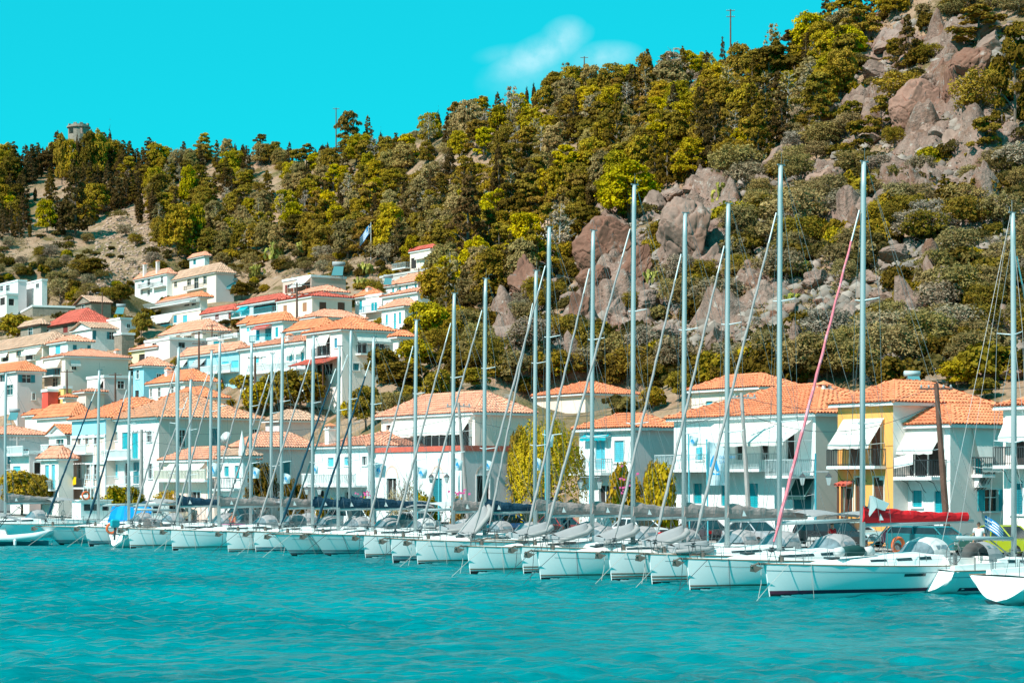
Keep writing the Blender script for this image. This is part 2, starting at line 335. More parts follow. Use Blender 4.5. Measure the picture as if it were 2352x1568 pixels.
P('2', 'small white house with orange roof and thick white chimney', (1205,1330,1490), (518,690), Y=323, wall=CY, roof=(hip,450,RO), wins=[('L',1243,1268,552,640,'s',TQ)], chim=[(1328,430,515)])
P('2', 'white cube house with double turquoise door and blue railing', (1303,1450,1512), (508,700), Y=316, wall=WH, roof=(flt,None,None),
  wins=[('L',1352,1378,575,650,'s',TQ),('L',1382,1405,570,650,'s',TQ)], balc=[('L',1290,1450,660,1.0,BLU)])
P('2', 'narrow pale house with sloping salmon roof under the four-shutter house', (1462,1780,1792), (482,660), Y=305, wall=CY, roof=(hip,455,RT), w2=5, wins=[('L',1590,1630,545,580,'s',PBL)])
P('2', 'stone-fronted white house with three blue shutters and a tall teal door', (1450,1660,1815), (612,860), Y=285, wall=SW, roof=(hip,550,RT),
  wins=[('L',1485,1505,685,780,'s',TQ),('L',1560,1580,672,820,'s',TQ),('L',1607,1626,660,770,'s',TQ),('R',1735,1795,655,812,'s',TE)], balc=[('L',1480,1600,822,.9,WI),('R',1675,1800,815,.9,WI)])
P('2', 'white house with long flat salmon roof and dark blue fascia', (705,850,1290), (712,880), Y=281, wall=WH, roof=(hip,650,RT), wins=[('R',900,940,730,765,'s',PBL),('R',1100,1140,720,755,'s',PBL)])
P('2', 'pale blue house with red awning over a turquoise balcony', (240,545,650), (748,960), Y=276, wall=CY, roof=(hip,675,RO),
  wins=[('L',292,326,825,922,'s',BLU),('L',375,436,810,922,'s',TE),('L',472,497,800,890,'s',TQ)], awns=[('L',300,440,765,248,815,AR)], balc=[('L',290,440,935,1.0,TQ)], chim=[(668,665,820),(733,720,800)])
P('2', 'small pale house with orange roof left of the red awning', (150,235,330), (772,900), Y=291, wall=CY, roof=(hip,708,RO), wins=[('L',208,235,805,840,'s',PBL)], cat='house')
P('2', 'white wing with salmon roof behind the big white corner house', (578,900,1055), (812,1000), Y=258, wall=CY, roof=(hip,742,RO), wins=[('L',640,665,870,920,'s',PBL)])
P('2', 'big white corner house with orange roof, white awnings and balconies', (757,1085,1560), (826,1500), Y=230, wall=WH, roof=(hip,722,RO),
  wins=[('L',852,976,900,1062,'v'),('L',1017,1041,900,990,'s',BLU),('R',1228,1312,905,1042,'p'),('R',1393,1472,905,992,'p'),('R',1185,1241,1133,1196,'s',TE),('R',1380,1470,1130,1178,'p'),('L',850,1000,1140,1240,'v')],
  awns=[('L',880,978,862,838,960,AW),('R',1205,1508,838,1235,925,AW),('L',760,1078,1088,590,1165,RR)], balc=[('L',845,980,1068,.6,IR),('R',1210,1472,1048,1.2,IR)])
P('2', 'small annex with brown pergola and outside stair beside the corner house', (1555,1602,1730), (895,1130), Y=226, wall=WH, roof=(hip,842,RO), over=.5,
  wins=[('R',1640,1700,900,1050,'v')], balc=[('R',1600,1720,1062,1.0,IR)], cat='annex')
P('5', 'cream house with wide orange roof behind the willow, second row', (372,688,1030), (222,420), Y=190, wall=CR, roof=(hip,152,RO),
  wins=[('R',828,885,313,364,'p'),('L',380,402,330,362,'p')])
P('6', 'cream house with ornate chimney and blue shutters in the second row', (75,520,780), (182,440), Y=150, wall=CR, roof=(hip,105,RO),
  wins=[('L',172,215,268,388,'s',PBL),('L',325,383,258,310,'s',PBL),('R',560,600,250,300,'p')])
P('v', 'half hidden white ruin with thin tiled roof among the pines', (1172,1272,1292), (522,575), Y=330, wall=SW, roof=(hip,508,RA), wins=[('L',1225,1235,548,562,'p')], cat='ruin')
P('1', 'grey terrace block with dark openings under the twin small awnings', (1330,1560,1900), (912,1040), Y=316, wall=GR, roof=(flt,None,None), wins=[('L',1400,1440,935,985,'p'),('R',1640,1700,940,990,'v')], cat='terrace house')
P('1', 'white flat house with railed terrace right of the twin small awnings', (1905,2180,2360), (885,1010), Y=302, wall=WH, roof=(flt,None,None), wins=[('L',1960,2010,910,960,'s',TQ),('L',2080,2130,905,960,'p')], balc=[('L',1905,2180,975,1.1,IR)])
P('1', 'low hut with salmon roof under the tilted awning balcony', (700,790,960), (1398,1500), Y=282, wall=BG, roof=(hip,1378,RT), cat='hut')
P('1', 'tiny shed with tiled cap beside the yellow annex', (575,605,650), (1450,1520), Y=281, wall=CR, roof=(hip,1424,RO), cat='shed')
P('1', 'rubble retaining wall left of the village garden tree', (1050,1120,1235), (868,1010), Y=336, wall=ST, roof=(flt,None,None), cat='wall', name='retaining_wall')
P('1', 'long grey retaining wall below the flat white houses', (-60,300,690), (612,690), Y=410, wall=ST, roof=(flt,None,None), cat='wall', name='retaining_wall', yaw=-12)
P('2', 'pale house front with iron railed terrace under the red awning house', (-20,130,300), (872,980), Y=298, wall=WH, roof=(flt,None,None), balc=[('L',0,130,900,1.0,IR)], wins=[('R',170,220,900,950,'p')], cat='terrace house')
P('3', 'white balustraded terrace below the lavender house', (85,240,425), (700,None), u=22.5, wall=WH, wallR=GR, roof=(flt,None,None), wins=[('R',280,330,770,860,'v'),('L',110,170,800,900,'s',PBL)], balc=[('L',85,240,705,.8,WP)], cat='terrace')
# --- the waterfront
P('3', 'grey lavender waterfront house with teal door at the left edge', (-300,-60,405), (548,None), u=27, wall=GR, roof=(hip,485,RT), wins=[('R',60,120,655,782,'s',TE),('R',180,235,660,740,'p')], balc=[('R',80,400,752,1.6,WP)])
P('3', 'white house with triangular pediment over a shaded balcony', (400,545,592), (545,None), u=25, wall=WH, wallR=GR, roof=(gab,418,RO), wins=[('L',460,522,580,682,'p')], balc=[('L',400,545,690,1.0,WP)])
P('3', 'low white house with salmon lean-to roof and pale blue doors', (335,478,600), (745,None), u=22, wall=WH, roof=(hip,640,RT), wins=[('L',372,402,790,990,'s',PBL),('L',424,452,785,990,'s',PBL)], balc=[('L',330,470,988,.8,WI)])
P('3', 'small white house with orange roof behind the pediment house', (205,330,425), (385,520), u=45, wall=WH, roof=(hip,345,RO))
P('3', 'white house with salmon roof behind the left waterfront trees', (-80,70,268), (345,520), u=60, wall=GR, roof=(hip,280,RT))
P('3', 'long white house with wide orange roof behind the peach mansion', (300,585,760), (398,600), u=42, wall=WH, roof=(hip,288,RO), chim=[(755,315,375)])
def frieze(s, e):
    t0 = 0.0; zt = s.H
    m = MB(); m.box(-.06, .0, -.0, s.w1, zt-1.6, zt-.15); m.build('frieze', LB, e)
    m = MB()
    for k in range(4): m.box(-.12, 0, s.w1*k/3.02-.0, s.w1*k/3.02+.35, 0, zt-1.6)
    m.box(-.18, 0, 0, s.w1, zt-1.95, zt-1.7); m.box(-.18, 0, 0, s.w1, 5.2, 5.45); m.build('pilasters_and_mouldings', WP, e, kind='stuff')
P('3', 'peach neoclassical mansion with pale blue frieze, pilasters and dark orange roof', (592,868,880), (412,None), u=25, wall=PE, roof=(hip,250,RO), w2=11, extra=frieze,
  wins=[('L',635,662,505,620,'p'),('L',698,726,503,620,'p'),('L',765,792,500,620,'p'),('L',635,662,780,900,'p'),('L',705,736,775,900,'p'),('L',770,792,775,900,'p')],
  balc=[('L',602,770,695,1.0,WP),('L',560,775,972,1.3,IR)])
P('3', 'large old stone-walled mansion with broad pyramid roof and turquoise balcony doors', (885,1298,2115), (405,None), u=26, wall=SW, wallR=plaster('pinkish_stucco',(.80,.62,.55),(.5,.42,.38)), roof=(hip,215,rooft('mottled',(.70,.31,.18),(.50,.34,.24))),
  wins=[('L',1080,1130,520,735,'s',TQ),('L',1000,1048,525,735,'s',TQ),('L',930,962,520,592,'p'),('L',1200,1240,515,602,'p'),('L',934,964,785,892,'s',PBL),('L',1020,1060,775,942,'v'),('L',1090,1138,765,942,'s',TE),('L',1215,1246,780,900,'p'),
        ('R',1465,1512,505,645,'p'),('R',1715,1778,492,628,'s',TE),('R',2062,2098,500,605,'p')], balc=[('L',900,1145,738,1.1,WP),('L',925,1148,955,1.0,WI)])
P('3', 'low peach house with white awning and parapet terrace', (1335,1755,1790), (752,None), u=20, wall=PE, roof=(hip,655,RT), w2=4,
  wins=[('L',1600,1646,790,912,'v'),('L',1420,1447,840,892,'p'),('L',1700,1726,850,892,'p'),('L',1560,1640,1010,1090,'v')], awns=[('L',1400,1690,762,1335,830,AW)], balc=[('L',1335,1755,912,1.0,CRP)])
P('3', 'small white house with two turquoise windows and iron balcony', (1790,1985,2090), (725,None), u=20.5, wall=CY, roof=(hip,672,RA),
  wins=[('L',1835,1872,800,882,'s',TQ),('L',1920,1957,795,902,'s',TQ)], balc=[('L',1800,1990,985,.9,IR)])
P('4', 'grey waterfront house with salmon roof and single teal door', (-60,80,615), (652,None), u=26, wall=WH, wallR=GR, roof=(hip,535,RT), wins=[('R',348,408,765,905,'s',TE)])
P('4', 'white waterfront house with long white balcony and square chimney', (612,1045,1062), (640,None), u=23.5, wall=CY, roof=(hip,530,RT), w2=12,
  wins=[('L',720,768,730,802,'s',PBL),('L',855,892,725,792,'s',PBL),('L',1000,1042,720,790,'p'),('L',640,690,1000,1090,'v'),('L',860,900,1010,1090,'p'),('L',1000,1040,1005,1080,'p')], balc=[('L',605,1040,952,1.2,WP)], chim=[(728,460,625)])
P('4', 'old grey house with weathered tiles behind the white waterfront house', (208,330,660), (432,560), u=45, wall=GR, roof=(hip,350,RA))
def arches(s, e):
    for k, (f, xa, xb, ya) in enumerate([('L',885,915,1068), ('L',990,1020,1068), ('R',1092,1128,1068)]):
        t0, z1 = s.face(f, xa, 1098); t1, _ = s.face(f, xb, 1098); _, zt = s.face(f, (xa+xb)/2, ya); c = (t0+t1)/2; r = abs(t1-t0)/2
        m = MB(); inn, out = [], []
        for i in range(13):
            q = math.pi*i/12
            for lst, rr, hz in ((inn, r*.82, (zt-z1)*.82), (out, r, zt-z1)): lst.append((c+math.cos(q)*rr, z1+math.sin(q)*hz))
        def L3(p, o): return (-o, p[0], p[1]) if f == 'L' else (p[0], -o, p[1])
        for i in range(12): m.sheet(L3(inn[i],.01), L3(inn[i+1],.01), L3(out[i+1],.01), L3(out[i],.01), -.09 if f=='L' else .09)
        m.build('door_arch', PK, e)
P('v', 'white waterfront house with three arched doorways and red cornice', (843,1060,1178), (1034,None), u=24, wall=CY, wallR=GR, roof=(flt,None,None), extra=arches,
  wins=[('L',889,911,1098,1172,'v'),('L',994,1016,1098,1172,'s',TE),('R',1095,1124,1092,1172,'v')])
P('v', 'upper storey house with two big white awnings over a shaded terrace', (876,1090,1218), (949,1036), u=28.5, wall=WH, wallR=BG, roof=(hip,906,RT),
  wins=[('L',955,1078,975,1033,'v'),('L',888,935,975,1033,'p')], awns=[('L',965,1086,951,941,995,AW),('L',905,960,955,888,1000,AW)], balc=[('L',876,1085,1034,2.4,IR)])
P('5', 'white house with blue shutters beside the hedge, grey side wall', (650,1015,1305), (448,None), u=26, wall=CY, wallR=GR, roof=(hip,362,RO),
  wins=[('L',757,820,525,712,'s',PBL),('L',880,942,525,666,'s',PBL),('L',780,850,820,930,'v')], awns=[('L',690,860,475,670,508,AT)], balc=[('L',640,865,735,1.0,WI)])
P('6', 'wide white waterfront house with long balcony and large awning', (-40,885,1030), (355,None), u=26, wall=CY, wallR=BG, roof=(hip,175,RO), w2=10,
  wins=[('L',365,410,500,650,'v'),('L',528,582,500,650,'v'),('L',695,750,485,650,'v'),('L',105,150,540,650,'s',PBL),('L',90,145,805,935,'s',TQ),('L',272,318,805,950,'s',TQ),('L',452,512,805,965,'s',TQ),('L',740,860,870,1000,'s',TE)],
  awns=[('L',235,870,400,45,547,AW),('L',760,880,775,700,885,ADG)], balc=[('L',-60,640,712,1.4,WI),('L',700,880,752,1.8,WI)], chim=[(940,148,350)])
P('6', 'narrow ochre yellow house with brown doors and iron balcony', (1030,1392,1985), (283,None), u=24.8, wall=OC, wallR=WH, roof=(hip,152,RO),
  wins=[('L',1112,1182,545,690,'s',BRN),('L',1250,1312,440,690,'s',BRN),('L',1078,1128,838,1000,'s',BRN),('L',1148,1202,765,1000,'s',BRN),('L',1268,1332,765,1000,'s',BRN)],
  awns=[('L',1070,1338,382,965,556,AW),('L',1060,1140,795,1005,818,RR)], balc=[('L',1030,1345,690,.9,IR)])
P('6', 'white and grey waterfront house with turquoise doors and orange hip roof', (1410,1765,2115), (428,None), u=26, wall=CY, wallR=WH, roof=(hip,305,RO), w2=9,
  wins=[('L',1440,1700,540,755,'v'),('L',1520,1583,850,958,'s',TQ),('L',1665,1730,855,1000,'s',TQ),('R',1985,2075,845,985,'h',TQ),('R',1925,1975,640,740,'s',TQ)],
  awns=[('L',1440,1728,445,1362,592,AW),('R',1905,2105,445,1975,705,AW)], balc=[('L',1400,1742,762,1.2,IR),('R',1905,1990,745,.8,IR)])
P('v', 'white house with corner quoins at the right edge of the waterfront', (2304,2490,2620), (930,None), u=23.5, wall=WH, roof=(hip,900,RO), w2=9,
  wins=[('L',2328,2360,1000,1068,'v'),('L',2400,2440,1000,1068,'p'),('L',2325,2350,1110,1180,'s',TE)], awns=[('L',2312,2400,952,2292,1004,AW)], balc=[('L',2310,2420,1068,1.0,IR)])

# ------------------------------------------------------------------ terrain (height field through known ground points)
ctrl = []
def g(vx, vy, Y): p = pt(vx, vy, Y); ctrl.append((p.x, p.y, p.z))
for vx, vy, Y in [(-300,420,690),(0,405,680),(150,385,660),(300,382,640),(450,378,620),(600,372,600),(750,358,585),(900,335,560),(1000,312,540),(1100,280,510),(1200,262,480),
    (1300,235,460),(1400,222,440),(1500,215,430),(1600,212,410),(1700,203,390),(1800,185,372),(1870,150,360),(1920,110,352),(2000,45,345),(2100,-60,338),(2250,-110,330),(2400,-160,325),(2700,-200,330),
    (-300,520,560),(0,520,560),(50,620,480),(100,500,580),(150,600,490),(300,560,510),(300,470,570),(450,500,545),(600,600,470),(600,500,520),(600,425,560),(750,560,450),(750,450,520),(900,430,490),(900,530,430),(850,600,392),
    (1000,400,450),(1000,520,405),(1100,330,460),(1100,450,400),(1100,800,228),(1110,650,292),(1000,900,187),(1060,760,250),(1176,300,450),(1176,400,400),(1176,500,350),(1235,565,331),
    (1300,420,345),(1300,620,265),(1300,780,212),(1250,880,190),(1400,300,390),(1500,290,352),(1500,400,315),(1500,500,286),(1450,640,245),(1500,760,215),(1500,880,183),(1400,930,184),
    (1650,250,345),(1650,400,290),(1650,550,240),(1650,700,202),(1650,830,176),(1800,220,325),(1800,400,268),(1800,600,214),(1800,760,182),(1850,880,156),
    (2000,125,325),(2000,250,288),(2000,400,252),(2000,600,208),(2000,780,175),(2100,870,156),(2150,100,310),(2150,250,275),(2200,400,240),(2200,600,200),(2200,780,170),(2200,900,150),
    (2400,0,300),(2400,150,272),(2400,400,228),(2400,600,192),(2400,800,162),(2400,930,142),(2700,400,230),(2700,700,180),(2700,0,300)]: g(vx, vy, Y)
for h in HOUSES:
    if h.zb > 2: ctrl.append((h.P[0], h.P[1], h.zb-.3))
for vx in range(-700, 3001, 260):
    for u in (17, 24, 31):
        Y = Yu(vx, u)
        if 60 < Y < 420: ctrl.append((K(vx)*Y, Y, 1.25 if u < 30 else 1.9))
for vx, Y, z in [(-300,900,70),(300,850,60),(900,760,60),(1300,640,60),(1700,560,60),(2100,480,75),(2500,460,80),(0,1100,30),(1000,1000,20),(2000,800,20)]:
    ctrl.append((K(vx)*Y, Y, z))
C = np.array(ctrl); cs = 100.0
def phi(r2): return np.where(r2 > 1e-12, r2*np.log(np.maximum(r2, 1e-12))*.5, 0)
n = len(C); XY = C[:, :2]/cs
A = phi(((XY[:, None]-XY[None])**2).sum(-1)) + np.eye(n)*0.004
Pm = np.hstack([np.ones((n, 1)), XY]); M0 = np.block([[A, Pm], [Pm.T, np.zeros((3, 3))]])
sol = np.linalg.solve(M0, np.concatenate([C[:, 2], np.zeros(3)])); wts, aff = sol[:n], sol[n:]
gx = np.arange(-420, 420.1, 2.5); gy = np.arange(60, 1100.1, 2.5)
GX, GY = np.meshgrid(gx, gy)
Zg = np.zeros(GX.size); pts = np.stack([GX.ravel(), GY.ravel()], 1)/cs
for i in range(0, len(pts), 8000):
    q = pts[i:i+8000]; Zg[i:i+8000] = phi(((q[:, None]-XY[None])**2).sum(-1))@wts + aff[0]+q@aff[1:]
Zg = Zg.reshape(GX.shape)
def vnoise(x, y, sc, seed=0):
    x = x/sc+seed*17.13; y = y/sc+seed*9.71; xi = np.floor(x).astype(np.int64); yi = np.floor(y).astype(np.int64); fx = x-xi; fy = y-yi
    fx = fx*fx*(3-2*fx); fy = fy*fy*(3-2*fy)
    def hh(a, b):
        v = (a*374761393+b*668265263+seed*1442695) & 0xffffffff; v = ((v ^ (v >> 13))*1274126177) & 0xffffffff
        return ((v ^ (v >> 16)) & 0xffff)/65535.0
    return (hh(xi, yi)*(1-fx)+hh(xi+1, yi)*fx)*(1-fy)+(hh(xi, yi+1)*(1-fx)+hh(xi+1, yi+1)*fx)*fy
Ug = U_of(GX, GY)
wild = np.clip((Ug-40)/40, 0, 1)
Zg += wild*((vnoise(GX, GY, 26, 1)-.5)*5+(vnoise(GX, GY, 9, 2)-.5)*2.6+(vnoise(GX, GY, 4, 3)-.5)*1.2)
Zg = np.clip(Zg, -30, 135)
for h in HOUSES:                               # level building plots
    c, s_ = math.cos(h.a), math.sin(h.a); dx, dy = GX-h.P[0], GY-h.P[1]
    lx, ly = dx*c+dy*s_, -dx*s_+dy*c
    ex = np.maximum(np.maximum(-lx, lx-h.w2), 0); ey = np.maximum(np.maximum(-ly, ly-h.w1), 0); dist = np.sqrt(ex**2+ey**2)
    ins = np.clip(1-(dist-1.5)/5, 0, 1)
    lim = h.zb-.25
    Zg = np.where(Zg > lim, Zg*(1-ins)+lim*ins, Zg)
    front = np.clip(1-dist/3, 0, 1); Zg = np.where(Zg < lim-1.5, Zg*(1-front)+(lim-1.5)*front, Zg)
flatw = np.clip((Ug-30)/8, 0, 1); Zg = np.where(Ug < 38, 1.2*(1-flatw)+np.maximum(Zg, 1.2)*flatw, Zg)
Zg = np.where(Ug < 15.0, -6, Zg)
def ground(x, y):
    i = min(max((x+420)/2.5, 0), len(gx)-1.001); j = min(max((y-60)/2.5, 0), len(gy)-1.001)
    a, b = int(i), int(j); fx, fy = i-a, j-b
    return float((Zg[b, a]*(1-fx)+Zg[b, a+1]*fx)*(1-fy)+(Zg[b+1, a]*(1-fx)+Zg[b+1, a+1]*fx)*fy)
def hit(vx, vy, y0=105, y1=760):
    """where the sight line through (vx, vy) meets the ground"""
    k, s_ = K(vx), (HY-vy)/F; y = y0
    while y < y1:
        if ground(k*y, y) >= EYE+s_*y and U_of(k*y, y) > 33: return Vector((k*y, y, ground(k*y, y)))
        y += 1.0
    return None
nx, ny = len(gx), len(gy)
idx = np.arange(nx*ny).reshape(ny, nx)
quads = np.stack([idx[:-1, :-1], idx[:-1, 1:], idx[1:, 1:], idx[1:, :-1]], -1).reshape(-1, 4)
Uc = Ug[:-1, :-1].ravel(); quads = quads[Uc > 16.5]
HILLM = mat('hill_soil', (.37,.235,.155), .95, spec=.05, noise=[(.05,.10),(.6,.16),(4,.2)],
            stain=[(.035,.50,.62,(.165,.125,.05)),(.22,.50,.64,(.14,.10,.04)),(.5,.60,.70,(.36,.30,.27))], bump=(1.6,.9,.5))
me = fast_mesh('hill', np.stack([GX.ravel(), GY.ravel(), Zg.ravel()], 1), quads, smooth=True)
link('hill', me, None, HILLM, label='steep rocky hillside with dry pinkish soil rising behind the harbour village', kind='structure')

# ------------------------------------------------------------------ water, quay, road
WS = .26
wx = np.arange(-75, 62, WS); wy = np.arange(40, 205, WS); WX, WY = np.meshgrid(wx, wy)
Zw = np.zeros_like(WX); r2 = np.random.default_rng(5)
for i in range(46):
    lam = 0.60*(1.06**i); a = R_(75)+r2.normal(0, .85); amp = .0125*lam**.60*(1 if lam < 3 else .35); kx, ky = math.cos(a)*2*math.pi/lam, math.sin(a)*2*math.pi/lam
    ph = r2.uniform(0, 6.28); wob = 1.6*vnoise(WX, WY, 9+i*.4, 20+i)
    s_ = np.sin(kx*WX+ky*WY+ph+wob*2.5); Zw += amp*(s_*.75+.25*(1-np.abs(s_))*2-.25)
Zw *= .55+.9*vnoise(WX, WY, 11, 5)
edge = np.minimum(np.minimum(WX+75, 62-WX), np.minimum(WY-40, 205-WY)); Zw *= np.clip(edge/4, 0, 1)
nx, ny = len(wx), len(wy); idx = np.arange(nx*ny).reshape(ny, nx)
quads = np.stack([idx[:-1, :-1], idx[:-1, 1:], idx[1:, 1:], idx[1:, :-1]], -1).reshape(-1, 4)
Vw = np.stack([WX.ravel(), WY.ravel(), Zw.ravel()], 1); x0, x1, y0, y1 = wx[0], wx[-1], wy[0], wy[-1]; B = 4000.0
b0 = len(Vw); ring = np.array([(-B,-B,0),(B,-B,0),(B,B,0),(-B,B,0)]); cn = [idx[0,0], idx[0,-1], idx[-1,-1], idx[-1,0]]
Vw = np.vstack([Vw, ring]); rq = np.array([[b0,b0+1,cn[1],cn[0]],[b0+1,b0+2,cn[2],cn[1]],[b0+2,b0+3,cn[3],cn[2]],[b0+3,b0,cn[0],cn[3]]])
me = fast_mesh('water', Vw, np.vstack([quads, rq]), smooth=True)
wm = bpy.data.materials.new('sea_water'); wm.use_nodes = True; N, L = wm.node_tree.nodes, wm.node_tree.links
bs = N['Principled BSDF']; bs.inputs['Base Color'].default_value = (0.0, .215, .235, 1); bs.inputs['Specular IOR Level'].default_value = .07; bs.inputs['Roughness'].default_value = .20; bs.inputs['IOR'].default_value = 1.33
tcn = N.new('ShaderNodeTexCoord'); mp = N.new('ShaderNodeMapping'); mp.inputs['Scale'].default_value = (.75, 1.5, 1); L.new(tcn.outputs['Object'], mp.inputs[0])
n1 = N.new('ShaderNodeTexNoise'); n1.inputs['Scale'].default_value = 1.7; n1.inputs['Detail'].default_value = 5; n1.inputs['Roughness'].default_value = .62; n1.inputs['Distortion'].default_value = .6
L.new(mp.outputs[0], n1.inputs[0]); bn = N.new('ShaderNodeBump'); bn.inputs['Strength'].default_value = .8; bn.inputs['Distance'].default_value = .12
L.new(n1.outputs[0], bn.inputs['Height']); L.new(bn.outputs[0], bs.inputs['Normal'])
n2 = N.new('ShaderNodeTexNoise'); n2.inputs['Scale'].default_value = .045; n2.inputs['Detail'].default_value = 4; L.new(tcn.outputs['Object'], n2.inputs[0]); n3 = N.new('ShaderNodeTexNoise'); n3.inputs['Scale'].default_value = .9; n3.inputs['Detail'].default_value = 6; L.new(mp.outputs[0], n3.inputs[0])
wmx = N.new('ShaderNodeMix'); wmx.data_type = 'RGBA'; wmx.inputs[6].default_value = (0.0, .135, .150, 1); wmx.inputs[7].default_value = (0.0, .230, .248, 1); wmr = N.new('ShaderNodeMapRange'); wmr.inputs[1].default_value = .35; wmr.inputs[2].default_value = .65; wad = N.new('ShaderNodeMath'); wad.operation = 'ADD'; wml = N.new('ShaderNodeMath'); wml.operation = 'MULTIPLY_ADD'; wml.inputs[1].default_value = .55; wml.inputs[2].default_value = -.275
L.new(n3.outputs[0], wml.inputs[0]); L.new(wml.outputs[0], wad.inputs[0]); L.new(n2.outputs[0], wad.inputs[1]); L.new(wad.outputs[0], wmr.inputs[0]); L.new(wmr.outputs[0], wmx.inputs[0]); L.new(wmx.outputs[2], bs.inputs['Base Color'])
link('water', me, None, wm, label='choppy turquoise harbour water with small wind ripples', kind='structure')

# quay: a stone-edged platform between the sterns and the road
def quv(u, w, z): return (11.2+QN[0]*u+QT[0]*w, 85+QN[1]*u+QT[1]*w, z)
m = MB()
for k in range(-30, 90):
    w0, w1 = k*3.0, k*3.0+2.97
    m.add([quv(15.0,w0,-2),quv(15.0,w1,-2),quv(15.0,w1,1.2),quv(15.0,w0,1.2),quv(15.6,w1,1.21),quv(15.6,w0,1.21)], [(0,3,2,1),(3,5,4,2)], rng.uniform(.85,1.1))
m.build('quay_edge', mat('quay_stone', (.48,.44,.40), .85, tint=True, noise=[(2,.12)]), tint=True, kind='structure', label='pale stone edge of the quay behind the moored boats')
m = MB(); m.quad(quv(15.6,-90,1.2), quv(20.5,-90,1.2), quv(20.5,270,1.2), quv(15.6,270,1.2))
m.build('quay_pavement', mat('quay_paving', (.44,.40,.36), .9, noise=[(.6,.1),(5,.1)]), kind='structure', label='paved promenade along the quay')
m = MB(); m.box(0,1,0,1,0,1); m.v = []; m.f = []; m.t = []
for a_, b_ in ((20.5, 1.2),):
    m.add([quv(20.5,-90,1.2),quv(20.5,270,1.2),quv(20.5,270,1.32),quv(20.5,-90,1.32),quv(20.75,270,1.32),quv(20.75,-90,1.32)], [(0,3,2,1),(3,5,4,2)])
m.build('kerb', mat('kerb_stone', (.5,.48,.45), .9), kind='structure', label='low stone kerb between promenade and road')
m = MB(); m.quad(quv(20.75,-90,1.245), quv(33,-90,1.245), quv(33,270,1.245), quv(20.75,270,1.245))
m.build('road', mat('asphalt', (.06,.058,.056), .95, noise=[(.5,.15),(8,.15)]), kind='structure', label='asphalt waterfront road in front of the houses')

# ------------------------------------------------------------------ building the houses
def tile_slope(mt, mbase, A_, B_, inward, run, rise, ia, ib, p, rl):
    A_, B_ = Vector(A_), Vector(B_); Wd = (B_-A_).length; e = (B_-A_)/Wd; S = Vector((inward[0]*run, inward[1]*run, rise)); sl = S.length
    n = e.cross(S).normalized();  n = n if n.z > 0 else -n
    mbase.add([A_, B_, B_-e*ib+S, A_+e*ia+S], [(0,1,2,3)])
    nc = max(2, int(Wd/p)); p = Wd/nc; r = p*.46
    for c in range(nc):
        a = (c+.5)*p; tm = 1.0
        if ia > 0: tm = min(tm, a/ia)
        if ib > 0: tm = min(tm, (Wd-a)/ib)
        nr = max(1, int(round(tm*sl/rl))); j0 = rng.uniform(-.01,.01)
        for k in range(nr):
            t0, t1 = tm*k/nr - (.02 if k == 0 else .004), tm*(k+1)/nr
            c0 = A_+e*(a+j0)+S*t0+n*.045; c1 = A_+e*(a+j0)+S*t1+n*.012
            vs = []
            for cc, rr in ((c0, r), (c1, r*.86)):
                for q in (0, 60, 120, 180): vs.append(cc+e*(math.cos(R_(q))*rr)+n*(math.sin(R_(q))*rr*.85))
            mt.add(vs, [(0,1,5,4),(1,2,6,5),(2,3,7,6)], rng.choice((1,1,1,.93,1.06,.85,1.14,.78 if rng.random()<.3 else 1)))
def capline(m, a, b, r):
    a, b = Vector(a), Vector(b); n = max(2, int((b-a).length/.42))
    for i in range(n):
        p, q = a.lerp(b, i/n), a.lerp(b, (i+1)/n)
        m.tube([p+Vector((0,0,.02)), q], [r*1.08, r*.9], 6, tint=rng.uniform(.82,1.12))
